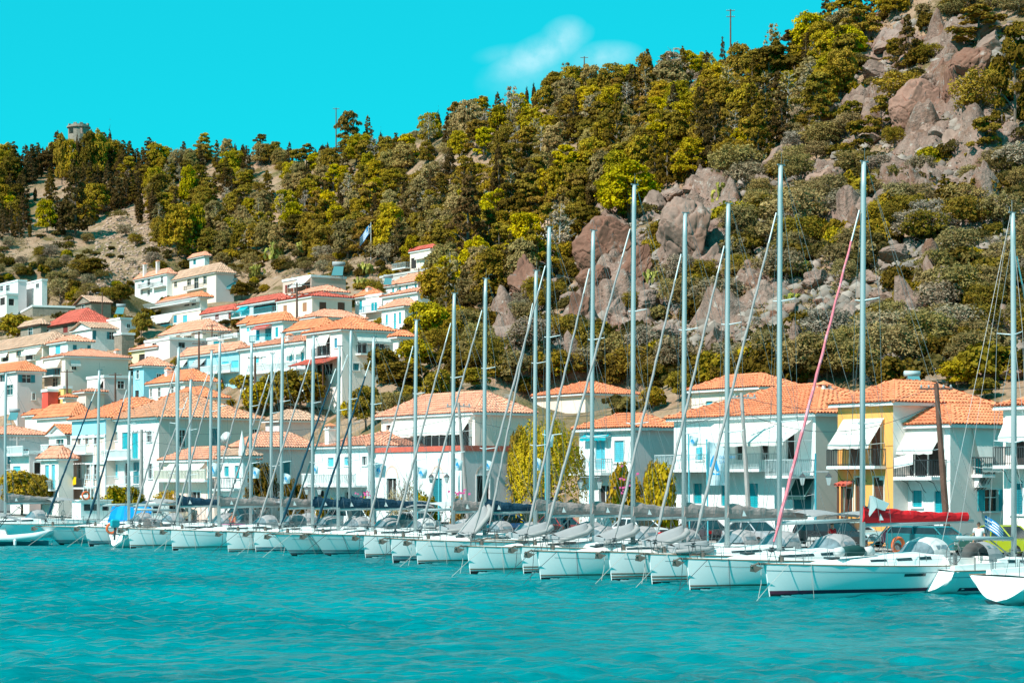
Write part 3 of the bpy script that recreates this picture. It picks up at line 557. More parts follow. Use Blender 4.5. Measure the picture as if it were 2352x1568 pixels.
def build_roof(s, e):
    o = s.over; W2, W1, H, rh = s.w2+2*o, s.w1+2*o, s.H, s.rh; X0, Y0 = -o, -o; X1, Y1 = s.w2+o, s.w1+o
    pr = .26 if s.Y < 200 else (.34 if s.Y < 300 else .45); rl = .42 if s.Y < 200 else (.6 if s.Y < 300 else .9)
    z = H+.10; mt, mb = MB(), MB(); caps = MB()
    if s.rtype == 'hip':
        if W2 >= W1: i = W1/2; ra, rb = (X0+i, Y0+i, z+rh), (X1-i, Y0+i, z+rh)
        else: i = W2/2; ra, rb = (X0+i, Y0+i, z+rh), (X0+i, Y1-i, z+rh)
        runx = runy = i
        if W2 >= W1:
            tile_slope(mt, mb, (X0,Y0,z), (X1,Y0,z), (0,1), i, rh, i, i, pr, rl); tile_slope(mt, mb, (X1,Y1,z), (X0,Y1,z), (0,-1), i, rh, i, i, pr*2, rl*2)
            tile_slope(mt, mb, (X0,Y1,z), (X0,Y0,z), (1,0), i, rh, i, i, pr, rl); tile_slope(mt, mb, (X1,Y0,z), (X1,Y1,z), (-1,0), i, rh, i, i, pr*2, rl*2)
        else:
            tile_slope(mt, mb, (X0,Y1,z), (X0,Y0,z), (1,0), i, rh, i, i, pr, rl); tile_slope(mt, mb, (X1,Y0,z), (X1,Y1,z), (-1,0), i, rh, i, i, pr*2, rl*2)
            tile_slope(mt, mb, (X0,Y0,z), (X1,Y0,z), (0,1), i, rh, i, i, pr, rl); tile_slope(mt, mb, (X1,Y1,z), (X0,Y1,z), (0,-1), i, rh, i, i, pr*2, rl*2)
        for c_, r_ in (((X0,Y0,z), ra), ((X1,Y0,z), rb if W2 >= W1 else ra), ((X0,Y1,z), ra if W2 >= W1 else rb), ((X1,Y1,z), rb)): capline(caps, c_, r_, .11)
        if (Vector(ra)-Vector(rb)).length > .3: capline(caps, ra, rb, .11)
    else:   # gable, ridge along x, gable end on face L
        i = W1/2
        tile_slope(mt, mb, (X0,Y0,z), (X1,Y0,z), (0,1), i, rh, 0, 0, pr, rl); tile_slope(mt, mb, (X1,Y1,z), (X0,Y1,z), (0,-1), i, rh, 0, 0, pr, rl)
        capline(caps, (X0,Y0+i,z+rh), (X1,Y0+i,z+rh), .11)
        g_ = MB(); g_.add([(0,0,H),(0,s.w1,H),(0,s.w1/2,H+rh*.93)], [(0,1,2)]); g_.add([(s.w2,0,H),(s.w2,s.w1,H),(s.w2,s.w1/2,H+rh*.93)], [(0,2,1)]); g_.build('gable', s.wall, e)
        if s.near or 'pediment' in s.label:
            g_ = MB(); g_.tube([(-.12,-.2,H+.05),(-.12,s.w1/2,H+rh)], .16, 4); g_.tube([(-.12,s.w1/2,H+rh),(-.12,s.w1+.2,H+.05)], .16, 4); g_.tube([(-.12,-.2,H),(-.12,s.w1+.2,H)], .16, 4); g_.build('pediment_moulding', WP, e)
    rf = mb.build('roof', s.rmat, e)
    mt.build('roof_tiles', s.rmat, rf, tint=True, kind='stuff'); caps.build('ridge_caps', s.rmat, rf, tint=True, kind='stuff')
    m = MB()
    m.box(X0+.06, X1-.06, Y0+.06, Y1-.06, H-.10, H+.085) if s.rtype == 'hip' else m.box(X0+.1, X1-.1, Y0+.1, Y1-.1, H-.06, H+.06)
    m.build('eaves', WP if s.wall is not ST else BRN, e)
def face_wall(m, f, L_, H, holes, dep=.18):
    ss = sorted({0.0, L_, *[min(max(v, 0), L_) for h in holes for v in h[:2]]}); zz = sorted({-6.0, H, *[min(max(v, -1), H) for h in holes for v in h[2:4]]})
    def p(s_, z, o=0): return (-o, s_, z) if f == 'L' else (s_, -o, z)
    for a, b in zip(ss, ss[1:]):
        for c, d_ in zip(zz, zz[1:]):
            ms, mz = (a+b)/2, (c+d_)/2
            if any(h[0] < ms < h[1] and h[2] < mz < h[3] for h in holes): continue
            q = [p(a,c), p(b,c), p(b,d_), p(a,d_)]; m.add(q, [(0,3,2,1) if f == 'L' else (0,1,2,3)])
    for h in holes:
        a, b, c, d_ = h[:4]
        for q in ((p(a,c),p(a,d_),p(a,d_,-dep),p(a,c,-dep)), (p(b,c),p(b,d_),p(b,d_,-dep),p(b,c,-dep)), (p(a,d_),p(b,d_),p(b,d_,-dep),p(a,d_,-dep)), (p(a,c),p(b,c),p(b,c,-dep),p(a,c,-dep))): m.add(q, [(0,1,2,3)])
def fbox(m, f, s0, s1, z0, z1, o0, o1, tint=1.0):
    if f == 'L': m.box(-o1, -o0, s0, s1, z0, z1, tint)
    else: m.box(s0, s1, -o1, -o0, z0, z1, tint)
def leaf_panel(m, f, s0, s1, z0, z1, o, slats):
    fbox(m, f, s0, s1, z0, z1, o, o+.03)
    if slats:
        b = .05; fbox(m, f, s0, s0+b, z0, z1, o+.03, o+.055); fbox(m, f, s1-b, s1, z0, z1, o+.03, o+.055)
        n = max(3, int((z1-z0)/.13))
        for i in range(n):
            zc = z0+(z1-z0)*(i+.5)/n; fbox(m, f, s0+b, s1-b, zc-.035, zc+.03, o+.03, o+.05)
def build_window(s, e, f, a, b, c, d_, kind, mt, H):
    near = s.Y < 260
    w = MB(); fr = .09 if s.near else .12
    wp = CRP if s.wall in (CR, OC) else WP
    if near or kind in 'p':
        for q in ((a-fr, a, c, d_+fr), (b, b+fr, c, d_+fr), (a, b, d_, d_+fr)): fbox(w, f, q[0], q[1], q[2], q[3], 0.002, .045)
        fbox(w, f, a-fr-.05, b+fr+.05, c-.10, c, .002, .10)
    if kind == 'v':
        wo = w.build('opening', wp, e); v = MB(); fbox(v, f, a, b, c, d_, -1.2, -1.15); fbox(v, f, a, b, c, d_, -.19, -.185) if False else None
        v = MB(); fbox(v, f, a+.002, b-.002, c+.002, d_-.002, -.175, -.14); v.build('room_shade_panel', VD, wo)  # shallow dark panel stands in for the shade of a deep room
        if s.Y < 260 and (b-a) > 1.2:
            k = MB(); n = max(1, int((b-a)/1.3))
            for i in range(1, n+1): sx = a+(b-a)*i/(n+1); fbox(k, f, sx-.04, sx+.04, c, d_, -.13, -.08)
            k.build('door_posts', wp, wo)
        return
    if kind == 's' and mt is not None:
        wo = w.build('shuttered_window', wp, e) if w.v else None
        par = wo if wo is not None else e; mid = (a+b)/2
        leaves = ((a+.01, mid-.012), (mid+.012, b-.01)) if b-a > .7 else ((a+.01, b-.01),)
        for q0, q1 in leaves:
            v = MB(); leaf_panel(v, f, q0, q1, c+.01, d_-.01, -.10, s.Y < 160); v.build('shutter', mt, par)
        v = MB(); fbox(v, f, a+.002, b-.002, c+.002, d_-.002, -.175, -.16); v.build('pane', GL, par)
        return
    fbox(w, f, (a+b)/2-.03, (a+b)/2+.03, c, d_, -.12, -.07)
    if d_-c > 1.0: fbox(w, f, a, b, c+(d_-c)*.62, c+(d_-c)*.62+.05, -.12, -.075)
    wo = w.build('window', wp, e)
    v = MB(); fbox(v, f, a+.002, b-.002, c+.002, d_-.002, -.175, -.14); v.build('pane', GL, wo)
    if kind == 'h':
        for q0, q1 in ((a-(b-a)*.48-.03, a-.03), (b+.03, b+(b-a)*.48+.03)):
            v = MB(); leaf_panel(v, f, q0, q1, c, d_, .05, s.Y < 160); v.build('shutter', mt, wo)
def build_house(s):
    e = empty(s.name, (s.P[0], s.P[1], s.zb), s.a, label=s.label, cat=s.cat)
    if s.group: e['group'] = s.group
    holes = {'L': [], 'R': []}; todo = []
    for wdef in s.wins:
        f, xa, xb, ya, yb, kind = wdef[:6]; mt = wdef[6] if len(wdef) > 6 else None
        a, _ = s.face(f, (xa+xb)/2, yb); 
        t0, _ = s.face(f, xa, yb); t1, _ = s.face(f, xb, yb); _, c = s.face(f, (xa+xb)/2, yb); _, d_ = s.face(f, (xa+xb)/2, ya)
        a, b = min(t0, t1), max(t0, t1); Lf = s.w1 if f == 'L' else s.w2
        a, b = max(a, .15), min(b, Lf-.15); c, d_ = max(c, -.5), min(d_, s.H-.25)
        if b-a < .25 or d_-c < .25: continue
        if any(not (b < h[0] or a > h[1] or d_ < h[2] or c > h[3]) for h in holes[f]): continue
        holes[f].append((a, b, c, d_)); todo.append((f, a, b, c, d_, kind, mt))
    H = s.H
    m = MB(); face_wall(m, 'L', s.w1, H, holes['L']); m.build('wall', s.wall, e)
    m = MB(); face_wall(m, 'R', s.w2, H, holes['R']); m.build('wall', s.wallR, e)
    m = MB(); m.quad((s.w2,0,-6),(s.w2,s.w1,-6),(s.w2,s.w1,H),(s.w2,0,H)); m.quad((s.w2,s.w1,-6),(0,s.w1,-6),(0,s.w1,H),(s.w2,s.w1,H)); m.quad((0,0,H-.13),(s.w2,0,H-.13),(s.w2,s.w1,H-.13),(0,s.w1,H-.13)); m.build('wall', s.wallR, e)
    if s.rtype == 'flat':
        m = MB(); o = .12
        for q in ((-o,s.w2+o,-o,.18),(-o,s.w2+o,s.w1-.18,s.w1+o),(-o,.18,.18,s.w1-.18),(s.w2-.18,s.w2+o,.18,s.w1-.18)): m.box(*q, H-.02, H+.38)
        red = 'red cornice' in s.label
        m.build('parapet', RR if red else (WP if s.wall is not CO else CO), e)
    else: build_roof(s, e)
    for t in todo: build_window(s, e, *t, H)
    for f, x0, x1, yt, bx0, yb, mt in s.awns:
        Lf = s.w1 if f == 'L' else s.w2
        a0, z1 = s.face(f, x0, yt); a1, z1b = s.face(f, x1, yt); zt = (z1+z1b)/2; a, b = sorted((a0, a1)); a = max(a, .05); b = min(b, Lf-.02)
        zt = min(zt, H-.05)
        # bottom edge: find projection so that the outer corner seen at bx0 matches
        dd = s.d1 if f == 'L' else s.d2; nn = (-s.d2[0], -s.d2[1]) if f == 'L' else (-s.d1[0], -s.d1[1])
        # the corner that projects furthest left for L is the far one
        sc = b if f == 'L' else a
        qx, qy = s.P[0]+dd[0]*sc, s.P[1]+dd[1]*sc; k = K(s.cx(bx0))
        den = nn[0]-k*nn[1]; out = (k*qy-qx)/den if abs(den) > 1e-3 else 1.2
        out = min(max(out, .5), 2.6); Yb = qy+nn[1]*out; zb_ = Zat(s.cy(yb), Yb)-s.zb; zb_ = min(zb_, zt-.25); zb_ = max(zb_, zt-2.6)
        def p(t, o, z): return Vector((-o, t, z)) if f == 'L' else Vector((t, -o, z))
        rf = mt in (RR, RO, RT)
        if rf:
            mt_, mb_ = MB(), MB(); A_, B_ = p(b, out, zb_), p(a, out, zb_)
            if f == 'R': A_, B_ = B_, A_
            inw = (1, 0) if f == 'L' else (0, 1)
            tile_slope(mt_, mb_, A_, B_, inw, out, zt-zb_, 0, 0, .3, .5); r_ = mb_.build('tiled_canopy', mt, e); mt_.build('roof_tiles', mt, r_, tint=True, kind='stuff')
            k_ = MB()
            for t in (a+.2, (a+b)/2, b-.2): k_.tube([p(t, out-.15, zb_-2.6), p(t, out-.15, zb_)], .07, 5)
            k_.build('canopy_posts', BRN, r_); continue
        m = MB(); nseg = 10; top = []; bot = []; val = []
        for i in range(nseg+1):
            t = a+(b-a)*i/nseg; sag = .03*math.sin(i*2.2)
            top.append(p(t, .06, zt)); bot.append(p(t, out, zb_+sag)); val.append(p(t, out+.02, zb_-.2-(.05 if i % 2 else 0)))
        mid = [x.lerp(y, .5)-Vector((0,0,.05)) for x, y in zip(top, bot)]
        for r0, r1 in ((top, mid), (mid, bot), (bot, val)):
            for i in range(nseg): m.add([r0[i], r0[i+1], r1[i+1], r1[i]], [(0,1,2,3)])
        aw = m.build('awning', mt, e, smooth=False)
        m = MB(); m.tube([p(a, .03, zb_+.1), p(a+.02, out-.02, zb_+.0)], .02, 4); m.tube([p(b, .03, zb_+.1), p(b-.02, out-.02, zb_+.0)], .02, 4); m.tube([p(a, out, zb_), p(b, out, zb_)], .03, 5); m.build('awning_frame', WI, aw)
    for f, x0, x1, yf, dep, mt in s.balc:
        a0, z = s.face(f, x0, yf); a1, z2 = s.face(f, x1, yf); a, b = sorted((a0, a1)); z = (z+z2)/2; a = max(a, 0.0)
        m = MB(); fbox(m, f, a, b, z-.18, z, .002, dep); bo = m.build('balcony_slab', WP, e)
        m = MB(); n = max(3, int((b-a)/(.14 if s.Y < 160 else .3))); r = .013 if s.Y < 160 else .02
        if mt is WP or mt is CRP:      # solid or balustraded parapet
            fbox(m, f, a, b, z+.82, z+.95, dep-.16, dep); fbox(m, f, a, b, z, z+.12, dep-.14, dep-.02)
            for i in range(n*1+1):
                t = a+(b-a)*i/n; fbox(m, f, max(a, t-.07), min(b, t+.07), z+.12, z+.82, dep-.13, dep-.03)
        else:
            fbox(m, f, a, b, z+.92, z+.97, dep-.05, dep-.01); fbox(m, f, a, b, z+.08, z+.11, dep-.05, dep-.02)
            for t in (a, b): fbox(m, f, t-.02, t+.02, z+.92, z+.97, .0, dep-.05)
            for i in range(n+1):
                t = a+(b-a)*i/n; fbox(m, f, t-r, t+r, z+.0, z+.92, dep-.045, dep-.045+2*r)
            for i in range(max(2, int(n*dep/(b-a+.1)))):
                o = dep*(i+.5)/max(2, int(n*dep/(b-a+.1)))
                for t in (a, b): fbox(m, f, t-r, t+r, z, z+.92, o-r, o+r)
        m.build('railing', mt if mt is not CRP else CRP, bo)
        if s.Y < 160 and mt is IR:
            m = MB()
            for i in range(4):
                t = a+(b-a)*(i+.5)/4
                for q in (1, -1):
                    m.tube([p_(f, t, .05, z-.9), p_(f, t, .25, z-.75), p_(f, t, .5, z-.35), p_(f, t, dep*.8, z-.18)], .02, 4)
            m.build('scroll_brackets', IR, bo)
    for cxp, yt, yb in s.chim:
        # stand it over the middle depth of the house
        tgt = s.w2/2; best = None
        for fy in (.3, .5, .7):
            for i in range(41):
                x_ = s.w2*i/40; wx_, wy_ = s.world(x_, s.w1*fy); dv = abs(CX+F*wx_/wy_-s.cx(cxp))
                if best is None or dv < best[0]: best = (dv, x_, s.w1*fy, wy_)
        _, x_, y_, Yc = best; zt = Zat(s.cy(yt), Yc)-s.zb; zt = max(zt, H+.8); w = .34
        m = MB(); m.box(x_-w, x_+w, y_-w, y_+w, H, zt-.45); m.box(x_-w-.08, x_+w+.08, y_-w-.08, y_+w+.08, zt-.45, zt-.35)
        for sx in (-1, 1):
            for sy in (-1, 1): m.box(x_+sx*w-.08*(sx+1), x_+sx*w-.08*(sx-1), y_+sy*w-.08*(sy+1), y_+sy*w-.08*(sy-1), zt-.35, zt-.12)
        c_ = m.build('chimney', WH, e); m = MB(); m.add([(x_-w-.1,y_-w-.1,zt-.12),(x_+w+.1,y_-w-.1,zt-.12),(x_+w+.1,y_+w+.1,zt-.12),(x_-w-.1,y_+w+.1,zt-.12),(x_,y_,zt+.15)], [(0,1,4),(1,2,4),(2,3,4),(3,0,4),(0,3,2,1)]); m.build('chimney_cap', RO, c_)
    if s.extra: s.extra(s, e)
    return e
def p_(f, t, o, z): return Vector((-o, t, z)) if f == 'L' else Vector((t, -o, z))
for h in HOUSES: h.obj = build_house(h)

# ------------------------------------------------------------------ vegetation and rocks
LEAF = mat('foliage', (1, 1, 1), .85, objcol=True, tint=True, spec=.1, trans=.20)
BARK = mat('bark', (.17,.13,.10), .95, noise=[(3,.3)]); BARKP = mat('pale_bark', (.42,.38,.34), .95, noise=[(3,.2)])
ROCKM = mat('boulder_rock', (.29,.20,.165), .95, spec=.05, noise=[(.35,.16),(2.2,.22)], stain=[(.28,.52,.66,(.22,.115,.08)),(1.5,.60,.72,(.46,.41,.37)),(3.2,.62,.70,(.16,.14,.13))], bump=(3.2,.9,.12), objcol=True)
def unit(n, r):
    v = r.normal(size=(n, 3)); return v/np.linalg.norm(v, axis=1, keepdims=True)
def cards(P_, N_, size, r, asp=1.0):
    n = len(P_); t = unit(n, r); a = np.cross(N_, t); a /= np.linalg.norm(a, axis=1, keepdims=True)+1e-9; b = np.cross(N_, a)
    s_ = (size*r.uniform(.55, 1.35, n))[:, None]; a = a*s_; b = b*s_*asp
    V = np.stack([P_-a-b*.6, P_+a*.9-b, P_+a+b*.7, P_-a*.8+b], 1).reshape(-1, 3); Fq = np.arange(4*n).reshape(n, 4)
    return V, Fq
def crown(name, blobs, n, size, seed, up=.35, keep=.86, depth=.35, squash=.8, asp=1.0, tvar=.3):
    r = np.random.default_rng(seed); B_ = np.array(blobs); w = B_[:, 3]**2; w /= w.sum(); k = r.choice(len(B_), n, p=w)
    d = unit(n, r); d[:, 2] = np.where(d[:, 2] < -.3, -d[:, 2]*.6, d[:, 2]); rad = B_[k, 3]*(1-depth*r.random(n)**2)
    lump = 1+.18*np.sin(d[:, 0]*7+k)*np.cos(d[:, 1]*6+k*2)
    P_ = B_[k, :3]+d*(rad*lump)[:, None]*np.array([1, 1, squash])
    cell = np.floor(P_/(size*3.2)).astype(int); h = ((cell[:, 0]*73856093) ^ (cell[:, 1]*19349663) ^ (cell[:, 2]*83492791)) & 0xffff; h = h/65535.
    m = h < keep; P_, d, k, h = P_[m], d[m], k[m], h[m]
    N_ = d*.7+unit(len(P_), r)*.75; N_[:, 2] += up; N_ /= np.linalg.norm(N_, axis=1, keepdims=True)
    V, Fq = cards(P_, N_, size, r, asp)
    kb = r.uniform(1-tvar*.6, 1+tvar*.6, len(B_))[k]
    tint = kb*(1+tvar*(h/keep-.5))*r.uniform(.8, 1.2, len(P_))
    return fast_mesh(name, V, Fq, tint)
def trunk_mesh(h, r, seed, limbs=5, lean=.1, spread=.35):
    q = random.Random(seed); m = MB(); p = Vector((0,0,-1.0)); pts = []; 
    lx, ly = q.uniform(-lean, lean), q.uniform(-lean, lean)
    for i in range(6): t = i/5; pts.append(Vector((lx*h*t*t, ly*h*t, -1.2+(h+1.2)*t))+Vector((q.uniform(-.06,.06)*r*4, q.uniform(-.06,.06)*r*4, 0)))
    m.tube(pts, [r*1.3, r, r*.85, r*.7, r*.5, r*.25], 7)
    for i in range(limbs):
        t = q.uniform(.4, .92); j = int(t*5); p0 = pts[j].lerp(pts[min(j+1, 5)], t*5-j); a = q.uniform(0, 6.28); L_ = h*spread*q.uniform(.6, 1.2)*(1.2-t*.6)
        p1 = p0+Vector((math.cos(a)*L_*.5, math.sin(a)*L_*.5, L_*.35)); p2 = p0+Vector((math.cos(a)*L_, math.sin(a)*L_, L_*.6))
        m.tube([p0, p1, p2], [r*.42, r*.28, r*.1], 5)
        for _ in range(2):
            b = a+q.uniform(-1, 1); p3 = p1+Vector((math.cos(b)*L_*.45, math.sin(b)*L_*.45, L_*.3*q.random())); m.tube([p1, p3], [r*.2, r*.06], 4)
    return m
PROTO = {}
def proto(key, cm, tm, h, w, tmat=None, kindname='tree', shared=None):
    PROTO.setdefault(key, []).append((cm, tm, h, w))
    if cm is not None: cm.materials.append(LEAF)
def tm_mesh(m, mt):
    me = bpy.data.meshes.new('trunk'); me.from_pydata(m.v, [], m.f); me.materials.append(mt); return me
def lobes(q, n, R0, z0, z1, rr, prof=lambda t: 1.0, core=True):
    out = []
    for i in range(n):
        t = (i+.5)/n; t = min(max(t+q.uniform(-.06,.06), 0), 1); a = i*2.4+q.uniform(-.4,.4); rad = R0*prof(t)*math.sqrt(q.uniform(.25,1.0))
        out.append((math.cos(a)*rad, math.sin(a)*rad, z0+(z1-z0)*t, rr*q.uniform(.75,1.3)*(.6+.4*prof(t))))
    return out
for sd_ in range(4):      # Aleppo pines, domed and billowing, 9 m
    q = random.Random(100+sd_); bl = lobes(q, 32, 3.1, 1.7, 8.2, 1.25, lambda t: math.sqrt(max(0.05, 1-(t*1.02-.15)**2*1.1)))
    proto('pine', crown('crown', bl, 9500, .14, 200+sd_, keep=.88, depth=.25, tvar=.32), tm_mesh(trunk_mesh(6.5,.26,sd_), BARK), 9.2, 8.0)
for sd_ in range(3):      # layered, flat-topped pines
    q = random.Random(140+sd_); bl = []
    for L_ in range(34):
        t = q.random()**.8; rr = 3.5*math.sqrt(max(.06, 1-(t*1.05-.22)**2*1.3)); a = q.uniform(0, 6.28); d_ = rr*q.uniform(.25,1.1); bl.append((math.cos(a)*d_, math.sin(a)*d_, 1.6+7.3*t, q.uniform(.6,1.35)))
    proto('layered', crown('crown', bl, 8800, .14, 240+sd_, keep=.86, depth=.3, squash=.62, up=.5, tvar=.38), tm_mesh(trunk_mesh(8,.25,sd_+9,7,.15,.4), BARK), 9.6, 8.4)
for sd_ in range(2):      # thin grey half-dead pines
    q = random.Random(170+sd_); bl = lobes(q, 26, 2.4, 3.5, 9.5, .85, lambda t: .75+.4*math.sin(t*5))
    proto('thin', crown('crown', bl, 1700, .15, 270+sd_, keep=.62, depth=.7, tvar=.3), tm_mesh(trunk_mesh(9.8,.17,sd_+20,14,.08,.3), BARKP), 10.3, 6.4)
for sd_ in range(3):      # columnar cypress
    q = random.Random(180+sd_); bl = []
    for i in range(26): t = i/25; rr = .95*(math.sin(min(1, t*1.15+.12)*math.pi)**.7)*(1-t*.35)+.06; bl.append((q.uniform(-.12,.12), q.uniform(-.12,.12), .5+8.7*t, rr*q.uniform(.85,1.15)))
    proto('cypress', crown('crown', bl, 4200, .14, 280+sd_, keep=.93, depth=.3, squash=1.2, up=.9, asp=.6, tvar=.22), tm_mesh(trunk_mesh(6,.16,sd_+30,0,.01), BARK), 9.8, 2.2)
for sd_ in range(3):      # ragged spreading cypress
    q = random.Random(190+sd_); bl = []
    for i in range(46): t = (i/45)**.85; rr = 2.7*(1-t)**.75+.15; a = i*2.4; d_ = rr*q.uniform(.35,1.05); bl.append((math.cos(a)*d_, math.sin(a)*d_, 1.0+9.2*t+q.uniform(-.3,.3), (.95-.55*t)*q.uniform(.6,1.25)))
    proto('spreading', crown('crown', bl, 6200, .15, 290+sd_, keep=.84, depth=.4, squash=.9, up=.4, asp=.7, tvar=.3), tm_mesh(trunk_mesh(9,.22,sd_+40,8,.03,.22), BARK), 10.6, 6.0)
for sd_ in range(3):      # fine grey-green olive
    q = random.Random(210+sd_); bl = lobes(q, 18, 1.9, 1.4, 3.7, 1.0, lambda t: math.sqrt(max(.1, 1-(t-.3)**2*1.6)))
    proto('olive', crown('crown', bl, 4800, .11, 310+sd_, keep=.82, depth=.45, tvar=.25, asp=.5), tm_mesh(trunk_mesh(2.6,.2,sd_+50,5,.2,.5), BARK), 4.5, 5.2)
for sd_ in range(4):      # dense evergreen shrub
    q = random.Random(220+sd_); bl = lobes(q, 13, 1.35, .25, 1.5, .72, lambda t: math.sqrt(max(.1, 1-t*t*.8)))
    proto('shrub', crown('crown', bl, 3000, .10, 320+sd_, keep=.88, depth=.35, tvar=.3), None, 2.2, 3.8)
for sd_ in range(2):      # dry twiggy bush
    q = random.Random(230+sd_); bl = lobes(q, 10, 1.0, .2, 1.1, .6)
    proto('dry', crown('crown', bl, 1500, .09, 330+sd_, keep=.6, depth=.8, tvar=.3, asp=.25), None, 1.7, 2.9)
for sd_ in range(2):      # broad hedge
    q = random.Random(260+sd_); bl = [(q.uniform(-1.9,1.9), q.uniform(-.7,.7), q.uniform(.4,2.4), q.uniform(.6,.95)) for _ in range(26)]
    proto('hedge', crown('crown', bl, 6500, .10, 360+sd_, keep=.9, depth=.3, tvar=.35), None, 3.1, 5.2)
for sd_ in range(2):      # leafy garden tree
    q = random.Random(235+sd_); bl = lobes(q, 22, 1.9, 1.6, 5.0, 1.0, lambda t: math.sqrt(max(.1, 1-(t-.4)**2*2)))
    proto('leafy', crown('crown', bl, 6200, .12, 335+sd_, keep=.9, depth=.3, tvar=.35), tm_mesh(trunk_mesh(3.4,.16,sd_+60,5), BARK), 5.9, 5.4)
def make_willow():
    r = np.random.default_rng(77); q = random.Random(5); m = []
    V_, N2 = [], []
    for i in range(420):
        a = q.uniform(0, 6.28); rad = 3.0*math.sqrt(q.random()); z = 3.0+5.2*math.sqrt(max(0, 1-(rad/3.3)**2))*q.uniform(.55,1.0); L_ = q.uniform(1.2, 3.6)
        for k in range(22): t = k/21; V_.append((math.cos(a)*(rad+.35*t), math.sin(a)*(rad+.35*t), max(.6, z-L_*t*t-.3*t))); N2.append((math.cos(a)+q.uniform(-.6,.6), math.sin(a)+q.uniform(-.6,.6), q.uniform(-.1,.6)))
    P_ = np.array(V_)+r.normal(0,.07,(len(V_),3)); N_ = np.array(N2); N_ /= np.linalg.norm(N_, axis=1, keepdims=True)
    V, Fq = cards(P_, N_, .10, r, .45); me = fast_mesh('crown', V, Fq, r.uniform(.7,1.35,len(P_))*np.repeat(r.uniform(.8,1.2,420), 22))
    proto('willow', me, tm_mesh(trunk_mesh(6,.3,71,8,.1,.3), BARK), 8.4, 6.8)
make_willow()
def make_bare(seed, h, spread, n, up=.8):
    q = random.Random(seed); m = MB()
    def grow(p, d, L_, r, k):
        d = d.normalized(); e_ = p+d*L_; m.tube([p, p.lerp(e_, .5)+Vector((q.uniform(-.05,.05), q.uniform(-.05,.05), 0))*L_, e_], [r, r*.8, r*.6], 4 if k < 3 else 5)
        if k == 0: return
        for _ in range(n):
            grow(p.lerp(e_, q.uniform(.5,1)), d+Vector((q.uniform(-1,1), q.uniform(-1,1), q.uniform(-.2,.9)*up))*spread, L_*q.uniform(.6,.85), r*.55, k-1)
    grow(Vector((0,0,-.6)), Vector((q.uniform(-.1,.1),0,1)), h*.34, h*.022, 4); return m
PROTO['bare'] = [(None, tm_mesh(make_bare(3, 6.5, .75, 4), BARKP), 6.5, 6)]; PROTO['dead'] = [(None, tm_mesh(make_bare(8, 5, 1.3, 3, .5), BARKP), 5, 6), (None, tm_mesh(make_bare(14, 5, 1.5, 3, .3), BARKP), 5, 6)]
def make_cactus(seed):      # prickly pear: stacked paddles
    q = random.Random(seed); m = MB(); pads = []
    for i in range(14): pads.append((Vector((q.uniform(-1.0,1.0), q.uniform(-.8,.8), .1)), Vector((q.uniform(-.35,.35), q.uniform(-.35,.35), 1)).normalized(), q.uniform(.30,.42), 0))
    j = 0
    while j < len(pads) and len(pads) < 110:
        p, d_, s_, lv = pads[j]; j += 1
        if lv < 5:
            for _ in range(q.choice((1,2,2,3))):
                d2 = (d_+Vector((q.uniform(-.8,.8), q.uniform(-.8,.8), q.uniform(-.1,.5)))).normalized(); pads.append((p+d_*s_*1.55, d2, s_*q.uniform(.82,1.0), lv+1))
    for p, d_, s_, lv in pads:
        side = d_.cross(Vector((q.uniform(-1,1), q.uniform(-1,1), .1))).normalized(); nn = d_.cross(side).normalized(); c = p+d_*s_*.8; r0, r1 = [], []
        for k in range(9):
            a = 2*math.pi*k/9; w_ = .55+.13*math.sin(a); o = side*(math.cos(a)*s_*w_)+d_*(math.sin(a)*s_*.85); r0.append(c+o-nn*.035); r1.append(c+o+nn*.035)
        m.loft([r0, r1], tint=q.choice((.7,.85,1,1.2,1.5)))
    me = bpy.data.meshes.new('cactus_pads'); me.from_pydata(m.v, [], m.f); a = me.attributes.new('tint','FLOAT','FACE'); a.data.foreach_set('value', m.t); me.materials.append(LEAF); return me
PROTO['cactus'] = [(make_cactus(1), None, 2.6, 3.4), (make_cactus(2), None, 2.6, 3.4)]
GREENS = {'bright': (.50,.36,.003), 'olive': (.37,.235,.014), 'mid': (.30,.19,.020), 'deep': (.165,.098,.010), 'dark': (.115,.066,.018), 'greyg': (.35,.24,.085), 'grey': (.38,.28,.18), 'rust': (.30,.165,.025), 'cact': (.42,.38,.09), 'green': (.42,.29,.008)}
NAMEOF = {'pine': 'pine_tree', 'layered': 'ragged_pine', 'thin': 'sparse_pine', 'cypress': 'cypress_tree', 'spreading': 'cypress_tree', 'olive': 'olive_tree', 'shrub': 'shrub', 'dry': 'dry_bush', 'leafy': 'garden_tree', 'willow': 'weeping_tree', 'hedge': 'hedge', 'bare': 'bare_tree', 'dead': 'dead_tree', 'cactus': 'prickly_pear'}
CATOF = {'hedge': 'hedge', 'shrub': 'shrub', 'dry': 'bush', 'cactus': 'cactus'}
TONE = [1.0]
